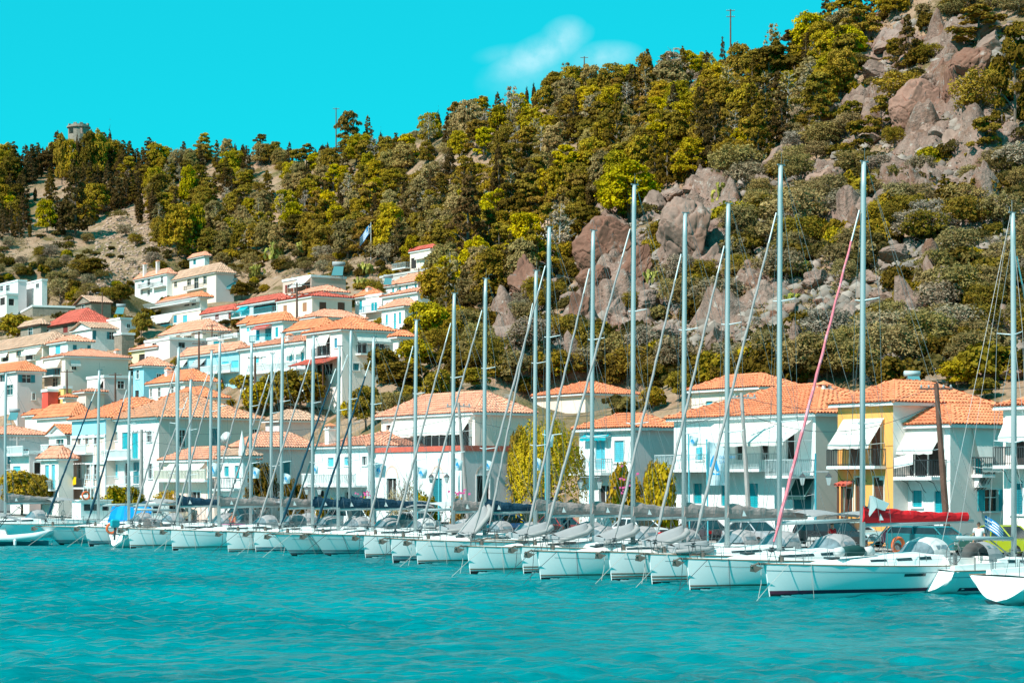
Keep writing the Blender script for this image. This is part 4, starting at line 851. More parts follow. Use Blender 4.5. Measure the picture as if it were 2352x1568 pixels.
def plant(kind, loc, h, w, colr, label, group=None, rz=None, var=None):
    ps = PROTO[kind]; cm, tm, ph, pw = ps[rng.randrange(len(ps)) if var is None else var % len(ps)]
    base = GREENS[colr] if isinstance(colr, str) else colr; j = rng.uniform(.82, 1.2)*TONE[0]
    cc = (base[0]*j*rng.uniform(.93,1.07), base[1]*j, base[2]*j*rng.uniform(.8,1.2), 1); s3 = (w/pw, w/pw*rng.uniform(.9,1.1), h/ph)
    rz = rng.uniform(0, 6.28) if rz is None else rz
    if kind in ('hedge', 'shrub', 'dry', 'cactus', 'bare', 'dead'):
        o = link(NAMEOF[kind], cm or tm, label=label, cat=CATOF.get(kind, 'tree'), group=group); o.location = loc; o.rotation_euler = (0,0,rz); o.scale = s3; o.color = cc; return o
    e = empty(NAMEOF[kind], loc, rz, label=label, cat='tree', group=group); e.scale = s3
    t = link('trunk', tm, e); c = link('crown', cm, e); c.color = cc; return e
TREES = []       # (vx, vy_base, h, w) of hand placed trees, so that the filler keeps off
def T(kind, vx, vb, vt, wv, colr, label, group=None, y0=105, Y=None, var=None):
    p = hit(vx, vb, y0) if Y is None else Vector((K(vx)*Y, Y, Zat(vb, Y)))
    while p is None and vb < 700: vb += 4; p = hit(vx, vb, y0)
    sc = F/p.y; TREES.append((vx, vb, vb-vt, wv)); p.z -= .15
    return plant(kind, p, (vb-vt)/sc+.3, wv/sc, colr, label, group, var=var)
# --- trees one can name
T('pine', 1447, 512, 372, 172, 'bright', 'broad vivid yellow green pine behind the tallest central mast', var=0)
T('pine', 1400, 480, 395, 80, 'bright', 'small yellow green pine leaning against the broad vivid pine', var=1)
T('pine', 1518, 385, 280, 112, 'bright', 'domed vivid yellow green pine above the broad vivid pine', var=2)
T('pine', 1507, 292, 222, 62, 'bright', 'small round yellow green pine highest of the vivid pines', var=3)
T('pine', 1712, 362, 292, 78, 'bright', 'lone bright pine left of the rocky slope', var=1)
T('layered', 800, 345, 250, 62, 'rust', 'tall ragged rusty green pine on the ridge beside a utility pole', var=0)
T('pine', 830, 372, 305, 80, 'green', 'bushy bright pine at the foot of the ragged ridge pine')
T('cypress', 558, 382, 314, 17, 'dark', 'slim pointed dark cypress standing alone on the ridge', var=0)
T('cypress', 741, 352, 324, 18, 'dark', 'short dark cypress on the ridge near the utility pole', var=1)
T('pine', 107, 535, 458, 56, 'bright', 'umbrella shaped bright yellow pine on bare left slope', var=2)
T('spreading', 172, 545, 370, 88, 'dark', 'huge dark pyramid cypress on the left slope', var=0)
T('cypress', 352, 520, 400, 26, 'dark', 'tall dark cypress column at the edge of the bare ravine', var=1)
T('cypress', 320, 515, 415, 24, 'dark', 'dark cypress just left of the tall column cypress')
T('cypress', 51, 500, 420, 17, 'dark', 'thin cypress alone in the dry clearing at far left')
T('cypress', 252, 350, 264, 15, 'dark', 'cypress spire right of the round ruin tower')
T('pine', 408, 590, 468, 88, 'olive', 'rounded olive pine at the right edge of the ravine')
T('pine', 450, 580, 470, 58, 'green', 'tall bright narrow pine in the trees above the small cube house')
T('pine', 432, 480, 382, 50, 'bright', 'bright crowned pine rising above the ravine trees')
T('cypress', 478, 582, 460, 30, 'dark', 'ragged dark cypress beside the bright narrow pine')
T('cypress', 698, 495, 393, 20, 'deep', 'narrow brown green cypress in the middle of the left wood')
T('pine', 893, 588, 468, 80, 'green', 'leaning bright green pine right of the flagpole')
T('spreading', 1075, 640, 400, 130, 'dark', 'massive dark cypress towering over the pergola house', var=1)
T('spreading', 1145, 520, 330, 62, 'dark', 'dark spire cypress above the massive cypress', var=2)
T('cypress', 1217, 470, 338, 38, 'dark', 'dense dark cypress cone in the central wood', var=2)
T('spreading', 1270, 500, 366, 58, 'dark', 'dark ragged cypress right of the dense cone')
T('spreading', 1418, 400, 215, 78, 'deep', 'tall dark layered cypress left of the vivid pines')
T('cypress', 1210, 250, 180, 11, 'dark', 'left one of two thin cypress spires on the ridge below the cloud')
T('cypress', 1226, 250, 168, 13, 'dark', 'right one of two thin cypress spires on the ridge below the cloud')
T('thin', 1175, 310, 195, 68, 'grey', 'sparse grey brown pine on the skyline left of the spires')
T('pine', 1078, 330, 225, 74, 'greyg', 'brownish green pine on the skyline below the cloud')
T('thin', 1120, 335, 248, 50, 'grey', 'thin grey half dead pine on the skyline')
T('thin', 985, 345, 262, 46, 'grey', 'wispy grey pine on the skyline with bare pale trunk')
T('spreading', 1028, 345, 262, 32, 'dark', 'small dark fir like tree on the skyline')
T('thin', 1545, 220, 112, 88, 'grey', 'large ghostly grey tree on the skyline right of the low pylon')
T('thin', 1300, 235, 140, 50, 'greyg', 'grey feathery pine on the skyline beside the low pylon')
T('pine', 1315, 240, 148, 66, 'olive', 'full olive pine on the skyline near the low pylon')
T('pine', 1480, 235, 125, 62, 'rust', 'rust tinged pine on the skyline left of the grey tree')
T('pine', 1700, 215, 100, 80, 'mid', 'broad olive pine below the tall double pylon')
T('spreading', 1660, 170, 88, 26, 'dark', 'dark spire tree just left of the tall double pylon')
T('layered', 1815, 150, 72, 62, 'dark', 'dark flat crowned pine on the skyline right of the tall double pylon')
T('spreading', 1898, 70, -18, 55, 'dark', 'dark fir shaped tree at the top of the frame on the skyline')
T('layered', 1770, 255, 110, 150, 'deep', 'wide dark olive pine mass on the upper right of the wood')
T('spreading', 1760, 345, 215, 90, 'deep', 'dense dark tree wall at the right end of the wood')
T('spreading', 1640, 400, 235, 70, 'dark', 'dark layered tree left of the lone bright pine')
T('dead', 1880, 190, 70, 85, 'grey', 'bleached dead tree with tangled branches above the cliffs')
T('layered', 2250, 110, 20, 150, 'rust', 'rusty olive umbrella pine high among the cliffs')
T('spreading', 2085, 165, 35, 62, 'dark', 'dark cypress in front of the upper cliff')
T('layered', 2330, 330, 60, 130, 'deep', 'large dark yellow green pine at the right edge near the top')
T('olive', 2062, 245, 165, 130, 'mid', 'round grey green bush below the upper cliff')
T('olive', 2255, 290, 160, 150, 'mid', 'big rounded evergreen bush right of the split boulder')
T('spreading', 2170, 500, 410, 72, 'deep', 'dark green bushy tree between pale rocks on the right slope')
T('olive', 2025, 525, 465, 90, 'olive', 'bright olive bush right of the rearmost tall mast')
T('leafy', 2235, 620, 570, 60, 'green', 'small round bright bush near the right edge')
T('olive', 2120, 560, 480, 160, 'grey', 'wide silvery grey bush on the right slope')
T('olive', 1820, 540, 430, 170, 'greyg', 'large grey olive tree right of the prickly pears')
T('olive', 1690, 420, 330, 130, 'greyg', 'wide grey green olive tree at the foot of the lone bright pine')
T('layered', 1350, 560, 470, 100, 'deep', 'dark green tree tucked above the stacked boulders')
T('leafy', 925, 905, 830, 155, 'deep', 'broad dark leafy tree below the corner house')
T('leafy', 840, 990, 880, 90, 'mid', 'tall brownish green tree behind the waterfront chimney', y0=150)
T('leafy', 690, 960, 855, 130, 'mid', 'wide garden tree between the village and the waterfront roofs', y0=170)
T('leafy', 595, 960, 880, 90, 'green', 'bright green garden tree beside the white balcony terrace', y0=170)
T('leafy', 980, 800, 690, 100, 'green', 'vivid climbing tree right of the stone fronted house', y0=170)
T('leafy', 1010, 720, 610, 110, 'olive', 'yellow green tree below the massive dark cypress')
T('leafy', 325, 785, 722, 42, 'mid', 'small tree growing beside a utility pole under the village terrace', y0=170)
T('leafy', 545, 770, 720, 36, 'deep', 'narrow green tree between two red roofed houses', y0=170)
T('leafy', 280, 705, 652, 55, 'deep', 'dark round garden tree left of the pale blue house')
T('leafy', 555, 690, 648, 55, 'deep', 'round tree right of the grey side wall')
T('olive', 860, 720, 640, 60, 'mid', 'shrubby tree among prickly pears below the flagpole')
T('leafy', 213, 640, 592, 70, 'deep', 'dark crowned tree on the bare slope')
T('olive', 140, 705, 640, 80, 'greyg', 'grey green olive beside the terrace wall')
for k_, (vx_, vb_, vt_, w_, kd_, cl_, lb_) in enumerate([(1500,905,835,80,'leafy','deep','dark leafy tree right of the second row orange roof'),(1560,925,850,60,'leafy','mid','bushy tree squeezed left of the ornate chimney house'),(1500,950,890,60,'leafy','olive','yellowish tree just above the blue shuttered house roof'),
    (1215,915,865,70,'leafy','deep','dark tree behind the arched house roof ridge'),(1150,890,835,80,'leafy','mid','olive tree above the beige upper storey'),(1090,895,845,70,'leafy','olive','yellowish tree directly above the arched house roof'),(1020,905,855,70,'leafy','deep','dark tree left above the arched house roof'),
    (1900,890,800,110,'leafy','deep','large dark tree behind the red roof ridge'),(1960,870,800,80,'leafy','green','green bush behind the solar heater'),(2200,900,830,90,'leafy','green','bright leafy tree behind the orange roofs at right'),(2260,920,870,70,'leafy','mid','olive tree over the far right roofs'),(1800,880,840,60,'leafy','olive','small tree peeping over the ornate chimney roof'),(1330,880,845,60,'leafy','mid','tree above the second row orange roof'),
    (1040,850,790,80,'leafy','deep','dense tree on the slope left of the mast forest'),(1100,820,740,90,'olive','greyg','grey green tree on the slope above the arched house'),(1050,770,700,80,'leafy','olive','leafy tree between the village and the boulders')]): T(kd_, vx_, vb_, vt_, w_, cl_, lb_)
for k_, (vx_, vb_, vt_, w_, kd_, cl_, lb_) in enumerate([(880,890,800,90,'leafy','deep','dark tree right below the corner house stair'),(955,860,775,85,'leafy','green','bright green tree right of the corner house annex'),(1005,930,850,80,'leafy','mid','tree between the corner house and the beige upper storey'),(900,960,900,80,'olive','greyg','grey green tree behind the white waterfront chimney'),
    (985,790,700,80,'leafy','green','vivid tree right of the teal door house'),(1040,800,730,70,'leafy','olive','yellowish tree on the slope right of the teal door house'),(950,780,730,60,'leafy','deep','dark garden tree right of the teal door'),(640,930,850,90,'leafy','mid','garden tree under the balustraded balcony'),(745,930,870,60,'leafy','deep','dark tree left of the corner house base'),
    (560,905,860,60,'leafy','olive','tree left of the garden pergola poles'),(190,925,890,44,'leafy','green','green bush between the beige house and the tilted awning'),(395,795,765,40,'leafy','olive','small tree above the pale yellow house roof'),(1110,700,640,70,'olive','greyg','grey olive between the massive cypress and the overhanging boulder'),(1000,660,600,70,'leafy','green','bright tree right of the cream pergola house')]): T(kd_, vx_, vb_, vt_, w_, cl_, lb_)
T('leafy', 40, 790, 720, 90, 'olive', 'olive tree mass at the left edge above the cream house')
for k, (vx, vb, w_) in enumerate([(630,600,60),(590,640,48),(700,590,52),(505,640,42),(840,640,50),(905,690,40),(830,665,46),(1660,470,70),(1705,505,55),(2050,410,46),(1500,660,60),(1535,640,40),(1835,640,70),(1820,700,46),(1565,560,30)]):
    p = hit(vx, vb)
    if p: plant('cactus', p, w_*.85*p.y/F, w_*p.y/F, 'cact', 'yellow green prickly pear clump on the dry slope' if k < 7 else 'yellow green prickly pear clump among the boulders', 'prickly pears on the hillside' if k < 7 else 'prickly pears among the boulders')
ANCH = [(60,350,'near the left end of the ridge'),(175,330,'around the round ruin tower'),(290,380,'on the ridge right of the ruin tower'),(420,370,'on the ridge above the ravine'),(560,370,'by the lone ridge cypress'),(700,380,'on the low saddle of the ridge'),(800,360,'by the ridge utility pole'),
 (60,480,'around the dry clearing at far left'),(200,470,'behind the huge pyramid cypress'),(330,470,'at the top of the bare ravine'),(450,470,'above the right edge of the ravine'),(560,470,'in the middle of the left wood'),(560,560,'just above the small cube house'),(700,470,'left of the upper flagpole slope'),(700,580,'among the upper prickly pears'),(850,500,'straight above the flagpole'),(880,400,'on the ridge shoulder above the flag'),
 (960,480,'right of the leaning bright pine'),(1000,370,'below the wispy skyline pine'),(1100,380,'below the brownish skyline pine'),(1075,500,'around the massive dark cypress'),(1060,660,'right of the pergola house'),(1000,760,'beside the stone fronted house'),(1210,300,'under the twin cypress spires'),(1230,420,'by the dense dark cypress cone'),(1200,560,'around the white ruin'),(1340,320,'below the low pylon'),(1340,440,'left of the broad vivid pine'),
 (1430,250,'on the ridge under the cloud end'),(1540,250,'under the ghostly grey skyline tree'),(1600,350,'between the vivid pines and the dark wood'),(1700,250,'below the tall double pylon'),(1780,320,'in the dark wood end'),(1840,180,'on the skyline right of the double pylon'),(1900,250,'below the bleached dead tree'),(1960,90,'beside the fir at the top of the frame'),(2080,60,'above the upper cliff'),(2250,60,'by the rusty umbrella pine'),(2330,200,'at the right edge of the cliffs'),
 (1130,780,'left of the mast forest'),(1230,740,'below the overhanging boulder'),(1330,700,'under the brown crag'),(1300,830,'above the second row orange roof'),(1470,820,'behind the lone central mast'),(1560,700,'below the pointed pinnacle'),(1560,830,'left of the ornate chimney'),(1700,560,'between the last masts'),(1700,760,'above the ornate chimney'),(1800,680,'behind the mast of the fender yacht'),(1840,460,'right of the prickly pears'),(1900,620,'behind the coral headsail'),(1880,800,'behind the coral headsail foot'),
 (2000,350,'around the pale outcrop'),(2100,400,'below the split boulder'),(2050,560,'right of the nearest tall mast'),(2050,700,'left of the great grey boulder'),(2030,830,'above the red and ochre roofs'),(2180,530,'among the pale rocks of the right slope'),(2200,650,'by the speckled twin boulders'),(2200,800,'under the great grey boulder'),(2320,450,'near the pale pile at the right edge'),(2320,650,'by the dark boulder at the right edge'),(2320,820,'above the house with corner quoins'),
 (60,600,'above the flat white houses'),(60,720,'beside the grey terrace wall'),(200,600,'in the dry ravine'),(200,690,'above the bright red roof'),(380,610,'behind the twin chimney house'),(500,640,'by the small cube house'),(620,640,'above the pink terrace house'),(780,640,'above the roof terrace solar panel'),(870,640,'at the foot of the flagpole'),(930,740,'under the concrete terrace'),(1080,860,'behind the arched waterfront house')]
CW = {'dark':'dark','deep':'dark olive','mid':'olive green','olive':'yellowish olive','greyg':'greyish','grey':'pale grey','rust':'rusty','bright':'vivid yellow green','green':'bright green'}
def lab(kind, colr, h_, lo, hi, vx, vy):
    a = min(ANCH, key=lambda t: (t[0]-vx)**2+((t[1]-vy)*1.3)**2); t = (h_-lo)/(hi-lo); sz = 'small ' if t < .33 else 'tall ' if t > .7 else ''
    return sz+CW[colr]+' '+kind+' '+a[2]
# --- boulders
def rock_mesh(seed, sub=3, blocky=.5):
    import bmesh
    bm = bmesh.new(); bmesh.ops.create_icosphere(bm, subdivisions=sub, radius=1.0); q = random.Random(seed)
    planes = []
    for _ in range(12):
        n_ = Vector((q.gauss(0,1), q.gauss(0,1), q.gauss(0,1))).normalized(); planes.append((n_, q.uniform(.42,.85)))
    from mathutils import noise
    off = Vector((seed*3.7, seed*1.3, 0))
    for v in bm.verts:
        p = v.co.copy()
        for n_, d_ in planes:
            t = p.dot(n_)
            if t > d_: p -= n_*(t-d_)*blocky*1.7
        f_ = noise.fractal(p*1.3+off, .9, 2.1, 7)*.20; cr = abs(noise.noise(p*1.7+off*2)); f_ -= max(0, .05-cr)*3.2
        cr = abs(noise.noise(p*3.6+off*3)); f_ -= max(0, .05-cr)*1.3
        v.co = p*(1+f_)
    me = bpy.data.meshes.new('boulder'); bm.to_mesh(me); bm.free(); me.materials.append(ROCKM)
    me.polygons.foreach_set('use_smooth', [True]*len(me.polygons)); return me
ROCKS = [rock_mesh(k, 6 if k < 4 else 5, .62) for k in range(9)]
ROCKV = []
def boulder(vx, vy, wv, hv, label, tilt=0.0, colr=(1,1,1), k=None, group=None, name='boulder', y0=110):
    p = hit(vx, vy+hv*.35, y0)
    if p is None: return
    sc = F/p.y; o = link(name, ROCKS[rng.randrange(9) if k is None else k], label=label, cat='boulder', group=group)
    o.location = (p.x, p.y+wv/sc*.15, Zat(vy, p.y)); o.scale = (wv/sc*.60, wv/sc*.55, hv/sc*.60); o.rotation_euler = (rng.uniform(-.2,.2), tilt, rng.uniform(0, 6.28) if tilt == 0 else rng.uniform(-.3,.3)); o.color = (*colr, 1)
    ROCKV.append((vx, vy, wv, hv))
BRK, LTK = (.78,.56,.48), (1.05,.98,.94)
boulder(1215, 650, 96, 118, 'large overhanging brown boulder between two masts', -.3, BRK, 0)
boulder(1400, 580, 130, 140, 'massive cracked brown crag behind the tallest central mast', .1, BRK, 1)
boulder(1375, 660, 90, 90, 'brown crag shoulder under the massive cracked crag', 0, BRK, 2)
boulder(1465, 620, 60, 120, 'steep brown slab right of the cracked crag', .2, BRK, 3)
boulder(1585, 560, 130, 190, 'tall pointed grey rock pinnacle right of the central masts', -.25, (1,.93,.9), 2)
boulder(1630, 600, 60, 90, 'rounded boulder leaning on the pointed pinnacle', 0, (1.1,1,.97), 4)
boulder(1420, 650, 46, 72, 'pale upright slab in front of the brown crag', .3, LTK, 5)
boulder(1165, 715, 50, 46, 'small brown boulder below the overhanging boulder', 0, BRK, 6)
boulder(1140, 735, 28, 26, 'smallest brown boulder beside the overhanging boulder', 0, BRK, 7)
boulder(1330, 715, 50, 110, 'upright brown boulder left of the double mast', 0, BRK, 8)
boulder(1420, 720, 70, 70, 'grey boulder below the upright slab', 0, (1,1,1), 0)
boulder(1490, 700, 80, 60, 'grey boulder at the foot of the prickly pears', 0, (1,.96,.94), 1)
boulder(1440, 770, 62, 72, 'brown block with dark hollow above the waterfront roofs', 0, BRK, 4)
boulder(1375, 775, 90, 40, 'flat pale ledge above the waterfront roofs', 0, LTK, 5)
boulder(1200, 860, 80, 45, 'sloping grey boulder right of the bushes above the arched house', -.4, (1,1,1), 3)
boulder(1320, 840, 48, 55, 'pale boulder half hidden in bushes above the orange roof', 0, LTK, 2)
boulder(2115, 255, 110, 120, 'big split red brown boulder with pale cap on the right slope', .15, (1.1,.86,.78), 1)
boulder(2085, 285, 60, 70, 'red brown flank of the split boulder', .3, (1.15,.7,.55), 6)
boulder(2170, 310, 60, 55, 'grey boulder at the foot of the split boulder', 0, (1,1,1), 4)
boulder(2240, 160, 110, 95, 'large brown cliff block at the upper right', -.35, BRK, 2)
boulder(2190, 210, 60, 120, 'steep brown cliff column at the upper right', 0, BRK, 3)
boulder(2135, 190, 56, 60, 'pale pink block left of the cliff column', 0, (1.2,1.05,1), 5)
boulder(2045, 95, 130, 60, 'long tilted grey slab on the upper slope', -.55, (1.1,1.08,1.1), 0)
boulder(1985, 260, 110, 80, 'pale crumbled outcrop beside the round bush', 0, LTK, 7)
boulder(1900, 415, 90, 70, 'pale pink outcrop right of the tallest mast', -.2, (1.3,1.15,1.08), 8)
boulder(1850, 310, 34, 30, 'small pale boulder under the dark wood', 0, LTK, 6)
boulder(2100, 755, 118, 95, 'great grey boulder with a pale cap above the orange roofs', 0, (1.12,1.1,1.1), 3)
boulder(2280, 770, 150, 60, 'long sloping pale rock at the right edge', .3, LTK, 1)
boulder(2125, 600, 56, 36, 'grey speckled boulder in the middle of the right slope', 0, LTK, 4)
boulder(2170, 665, 50, 38, 'left one of two speckled boulders on the right slope', 0, LTK, 5)
boulder(2210, 660, 44, 36, 'right one of two speckled boulders on the right slope', 0, LTK, 6)
boulder(2330, 590, 60, 60, 'dark grey boulder near the right edge', 0, (.9,.85,.85), 7)
boulder(2230, 460, 70, 60, 'pale boulder pile near the right edge', 0, LTK, 2)
boulder(2200, 330, 70, 90, 'pale fractured rock face near the right edge', .2, LTK, 8)
boulder(1935, 80, 50, 40, 'grey boulder under the dead tree', 0, (1,1,1), 5)
boulder(1600, 430, 70, 40, 'pale ledge with prickly pears above the pinnacle', -.3, (1.25,1.1,1.05), 0)
boulder(1740, 680, 50, 40, 'pale boulder between two masts on the lower slope', 0, LTK, 3)
boulder(1850, 845, 60, 60, 'rough pale rock behind the cream house chimney', 0, LTK, 6)
# continuous craggy outcrops breaking through the scrub
CRAGS = [(1400,600,95,115),(1590,560,85,115),(1215,660,50,60),(1900,420,70,45),(2050,100,100,55),(2200,210,95,95),(2110,300,75,75),(2240,330,75,75),(1380,735,90,55),(1470,735,75,60),(2090,440,110,55),(2290,770,95,60),(2150,640,65,42),(1990,265,80,55),(2250,460,70,55),(1640,440,95,42),(1200,870,50,32),(1320,840,42,42),(1720,670,70,42),(1960,520,60,34),(1850,840,45,42),(1160,740,40,40),(1650,720,60,40),(2080,740,70,50),(2180,100,80,40)]
def crag(vx, vy):
    return max(math.exp(-((vx-a)/c)**2-((vy-b)/d_)**2) for a, b, c, d_ in CRAGS)
gs = .42; ox = np.arange(-28, 118, gs); oy = np.arange(150, 338, gs); OX, OY = np.meshgrid(ox, oy)
ii = np.clip((OX+420)/2.5, 0, len(gx)-1.001); jj = np.clip((OY-60)/2.5, 0, len(gy)-1.001); ia, ja = ii.astype(int), jj.astype(int); fx_, fy_ = ii-ia, jj-ja
OZ = (Zg[ja, ia]*(1-fx_)+Zg[ja, ia+1]*fx_)*(1-fy_)+(Zg[ja+1, ia]*(1-fx_)+Zg[ja+1, ia+1]*fx_)*fy_
pvx, pvy = CX+F*OX/OY, HY-F*(OZ-EYE)/OY
mk = np.zeros_like(OX)
for a, b, c, d_ in CRAGS: mk = np.maximum(mk, np.exp(-((pvx-a)/c)**2-((pvy-b)/d_)**2))
def vor(x, y, sc, seed):
    x = x/sc+.35*vnoise(x, y, sc*.8, seed+3); y = y/sc+.35*vnoise(x*sc, y*sc, sc*.8, seed+4); xi, yi = np.floor(x).astype(np.int64), np.floor(y).astype(np.int64); f1 = np.full(x.shape, 9.); f2 = f1.copy(); hv = np.zeros(x.shape); tx = np.zeros(x.shape); ty = np.zeros(x.shape)
    for a in (-1,0,1):
        for b in (-1,0,1):
            cx_, cy_ = xi+a, yi+b
            def h_(k): v = (cx_*374761393+cy_*668265263+(seed*7+k)*1442695) & 0xffffffff; v = ((v ^ (v >> 13))*1274126177) & 0xffffffff; return ((v ^ (v >> 16)) & 0xffff)/65535.
            dx, dy = cx_+h_(1)-x, cy_+h_(2)-y; d_ = np.sqrt(dx*dx+dy*dy); new = d_ < f1; f2 = np.where(new, f1, np.minimum(f2, d_)); hv = np.where(new, h_(3), hv); tx = np.where(new, (h_(4)-.5)*dx, tx); ty = np.where(new, (h_(5)-.5)*dy, ty); f1 = np.where(new, d_, f1)
    return f1, f2, hv, (tx+ty)
a1, a2, ah, at_ = vor(OX, OY, 3.6, 3); b1_, b2_, bh, bt_ = vor(OX, OY, 1.6, 8)
off = mk*1.9*(.25+1.5*ah+at_*3.2)*np.clip((a2-a1)*5, 0, 1)**.5 + mk*1.0*(bh-.2+bt_*2.2)*np.clip((b2_-b1_)*5, 0, 1)**.5 - .85 + (vnoise(OX, OY, 7, 31)-.5)*1.4 + (vnoise(OX, OY, 1.1, 32)-.5)*.55 + np.clip(mk-.5, 0, 1)*1.2
keep = off > -.9
OV = np.stack([(OX-off*.25).ravel(), (OY-off*.5).ravel(), (OZ+off).ravel()], 1); n_y, n_x = OX.shape; idx = np.arange(n_x*n_y).reshape(n_y, n_x)
oq = np.stack([idx[:-1, :-1], idx[:-1, 1:], idx[1:, 1:], idx[1:, :-1]], -1).reshape(-1, 4); kf = off.ravel()[oq].max(1) > -.15; uu = U_of(OX, OY).ravel()[oq[:, 0]] > 46; oq = oq[kf & uu]
used, inv = np.unique(oq.ravel(), return_inverse=True)
link('rocky_outcrop', fast_mesh('rocky_outcrop', OV[used], inv.reshape(-1, 4)), None, mat('outcrop_rock', (.27,.18,.145), .95, spec=.05, noise=[(.30,.18),(2.0,.25)], stain=[(.22,.50,.64,(.20,.105,.07)),(1.1,.58,.68,(.44,.38,.33)),(3.4,.60,.68,(.07,.055,.05)),(.5,.60,.70,(.24,.12,.08))], bump=(2.4,1.0,.3)), label='fractured grey brown bedrock breaking through the right hillside scrub', kind='stuff')
# scattered medium boulders
def inpoly(x, y, poly):
    c = False; j = len(poly)-1
    for i in range(len(poly)):
        if (poly[i][1] > y) != (poly[j][1] > y) and x < (poly[j][0]-poly[i][0])*(y-poly[i][1])/(poly[j][1]-poly[i][1])+poly[i][0]: c = not c
        j = i
    return c
ROCKY = [(1820,330),(1960,180),(2050,40),(2352,60),(2352,860),(2150,870),(1900,820),(1640,780),(1480,870),(1140,850),(1130,700),(1300,560),(1560,430),(1720,420)]
SCREE = [(300,470),(345,440),(350,560),(330,640),(240,680),(200,620),(230,520)]
q = random.Random(31); cnt = 0
def rlab(vx, vy, w_):
    a = min(ANCH, key=lambda t: (t[0]-vx)**2+((t[1]-vy)*1.3)**2); return ('small ' if w_ < 22 else 'large ' if w_ > 40 else '')+{0:'grey',1:'pale',2:'brown',3:'greyish'}[rk]+' boulder '+a[2]
for _ in range(3000):
    if cnt > 225: break
    rk = q.choice((0,1,2,3,1)); rcol = ((1,1,1),LTK,BRK,(.92,.88,.86))[rk]
    vx, vy = q.uniform(1120,2360), q.uniform(30,860)
    if not inpoly(vx, vy, ROCKY): continue
    w_ = q.choice((18,24,30,38,50,66,80)); 
    if any(abs(vx-a)<(w_+c)*.30 and abs(vy-b)<(w_+d_)*.26 for a, b, c, d_ in ROCKV): continue
    pp = hit(vx, vy)
    if pp is None or (float(vnoise(np.array(pp.x), np.array(pp.y), 16, 12)) > .47 and q.random() < .85): continue
    boulder(vx, vy, w_, w_*q.uniform(.6,1.05), rlab(vx, vy, w_), 0, rcol, group='scattered boulders on the right hillside'); cnt += 1
# rubble: joined small stones
def low_rocks(n, zone, smin, smax, seed, x0, x1, y0, y1):
    r = np.random.default_rng(seed); base = np.array([(0,0,1),(.9,0,.3),(.3,.85,.35),(-.7,.5,.3),(-.75,-.5,.35),(.25,-.85,.3),(.7,.5,-.4),(-.3,.8,-.4),(-.85,0,-.4),(-.3,-.8,-.4),(.7,-.5,-.4)])
    fc = np.array([(0,1,2),(0,2,3),(0,3,4),(0,4,5),(0,5,1),(1,6,2),(2,7,3),(2,6,7),(3,8,4),(3,7,8),(4,9,5),(4,8,9),(5,10,1),(5,9,10),(1,10,6)])
    V, Fc, T_ = [], [], []; k = 0; tries = 0
    while k < n and tries < n*12:
        tries += 1; vx, vy = r.uniform(x0,x1), r.uniform(y0,y1)
        if not inpoly(vx, vy, zone): continue
        p = hit(vx, vy, 110)
        if p is None or any(p.x is None for _ in ()): continue
        s_ = r.uniform(smin, smax)**1.0; v = base*(1+r.uniform(-.25,.25,(11,1)))*s_*np.array([1, 1, r.uniform(.5,.9)]); a = r.uniform(0,6.28); c_, sn = math.cos(a), math.sin(a)
        v = np.stack([v[:,0]*c_-v[:,1]*sn, v[:,0]*sn+v[:,1]*c_, v[:,2]], 1)+np.array([p.x, p.y, p.z+s_*.15]); Fc.append(fc+len(V)*11); V.append(v); T_ += [r.uniform(.7,1.5)]*15; k += 1
    return np.vstack(V), np.vstack(Fc), T_
RUBM = mat('rubble_rock', (.25,.20,.17), .95, tint=True, noise=[(1.5,.2)], spec=.05)
V, Fc, T_ = low_rocks(2600, ROCKY, .25, 1.1, 3, 1120, 2360, 30, 860); link('rubble', fast_mesh('rubble', V, Fc, T_), None, RUBM, label='loose grey stones between the bushes on the right hillside', kind='stuff')
V, Fc, T_ = low_rocks(1100, [(190,700),(215,560),(290,430),(370,430),(380,560),(330,650),(240,720)], .15, .6, 4, 180, 400, 430, 720); link('rubble', fast_mesh('rubble', V, Fc, T_), None, mat('scree_rock', (.36,.24,.185), .95, tint=True, noise=[(1.5,.2)], spec=.05), label='pinkish scree of broken stones in the left ravine', kind='stuff')

# --- woodland filler: every tree is still a tree of its own
WOOD = [(-40,360),(120,290),(420,330),(740,352),(960,300),(1180,225),(1400,150),(1640,120),(1850,80),(1990,-60),(2130,-60),(1960,190),(1880,300),(1740,400),(1560,430),(1330,520),(1290,640),(1120,700),(1010,760),(960,640),(830,600),(640,590),(400,600),(360,560),(345,470),(200,540),(-40,560)]
SCRUB = [(-40,520),(340,480),(600,560),(850,560),(1300,480),(1560,400),(1750,380),(1900,240),(1960,60),(2060,-80),(2400,-80),(2400,900),(1860,900),(1700,880),(1600,960),(1480,960),(1200,960),(1120,900),(1000,860),(960,700),(840,640),(620,640),(560,700),(460,620),(300,640),(260,760),(-40,780)]
BARE = [(55,430),(140,410),(190,440),(150,520),(60,540)], [(200,520),(350,450),(350,560),(320,640),(240,660),(205,600)], [(300,390),(400,385),(400,420),(300,430)], [(0,690),(90,690),(110,720),(0,725)]
VIL = [(0,600),(120,655),(310,600),(520,590),(560,640),(650,620),(800,620),(870,560),(1010,560),(1010,700),(950,860),(1180,880),(1500,880),(1560,870),(2352,870),(2352,1200),(0,1200)]
def blockers(vx, vy):
    for poly in BARE:
        if inpoly(vx, vy, poly): return rng.random() < .93
    return False
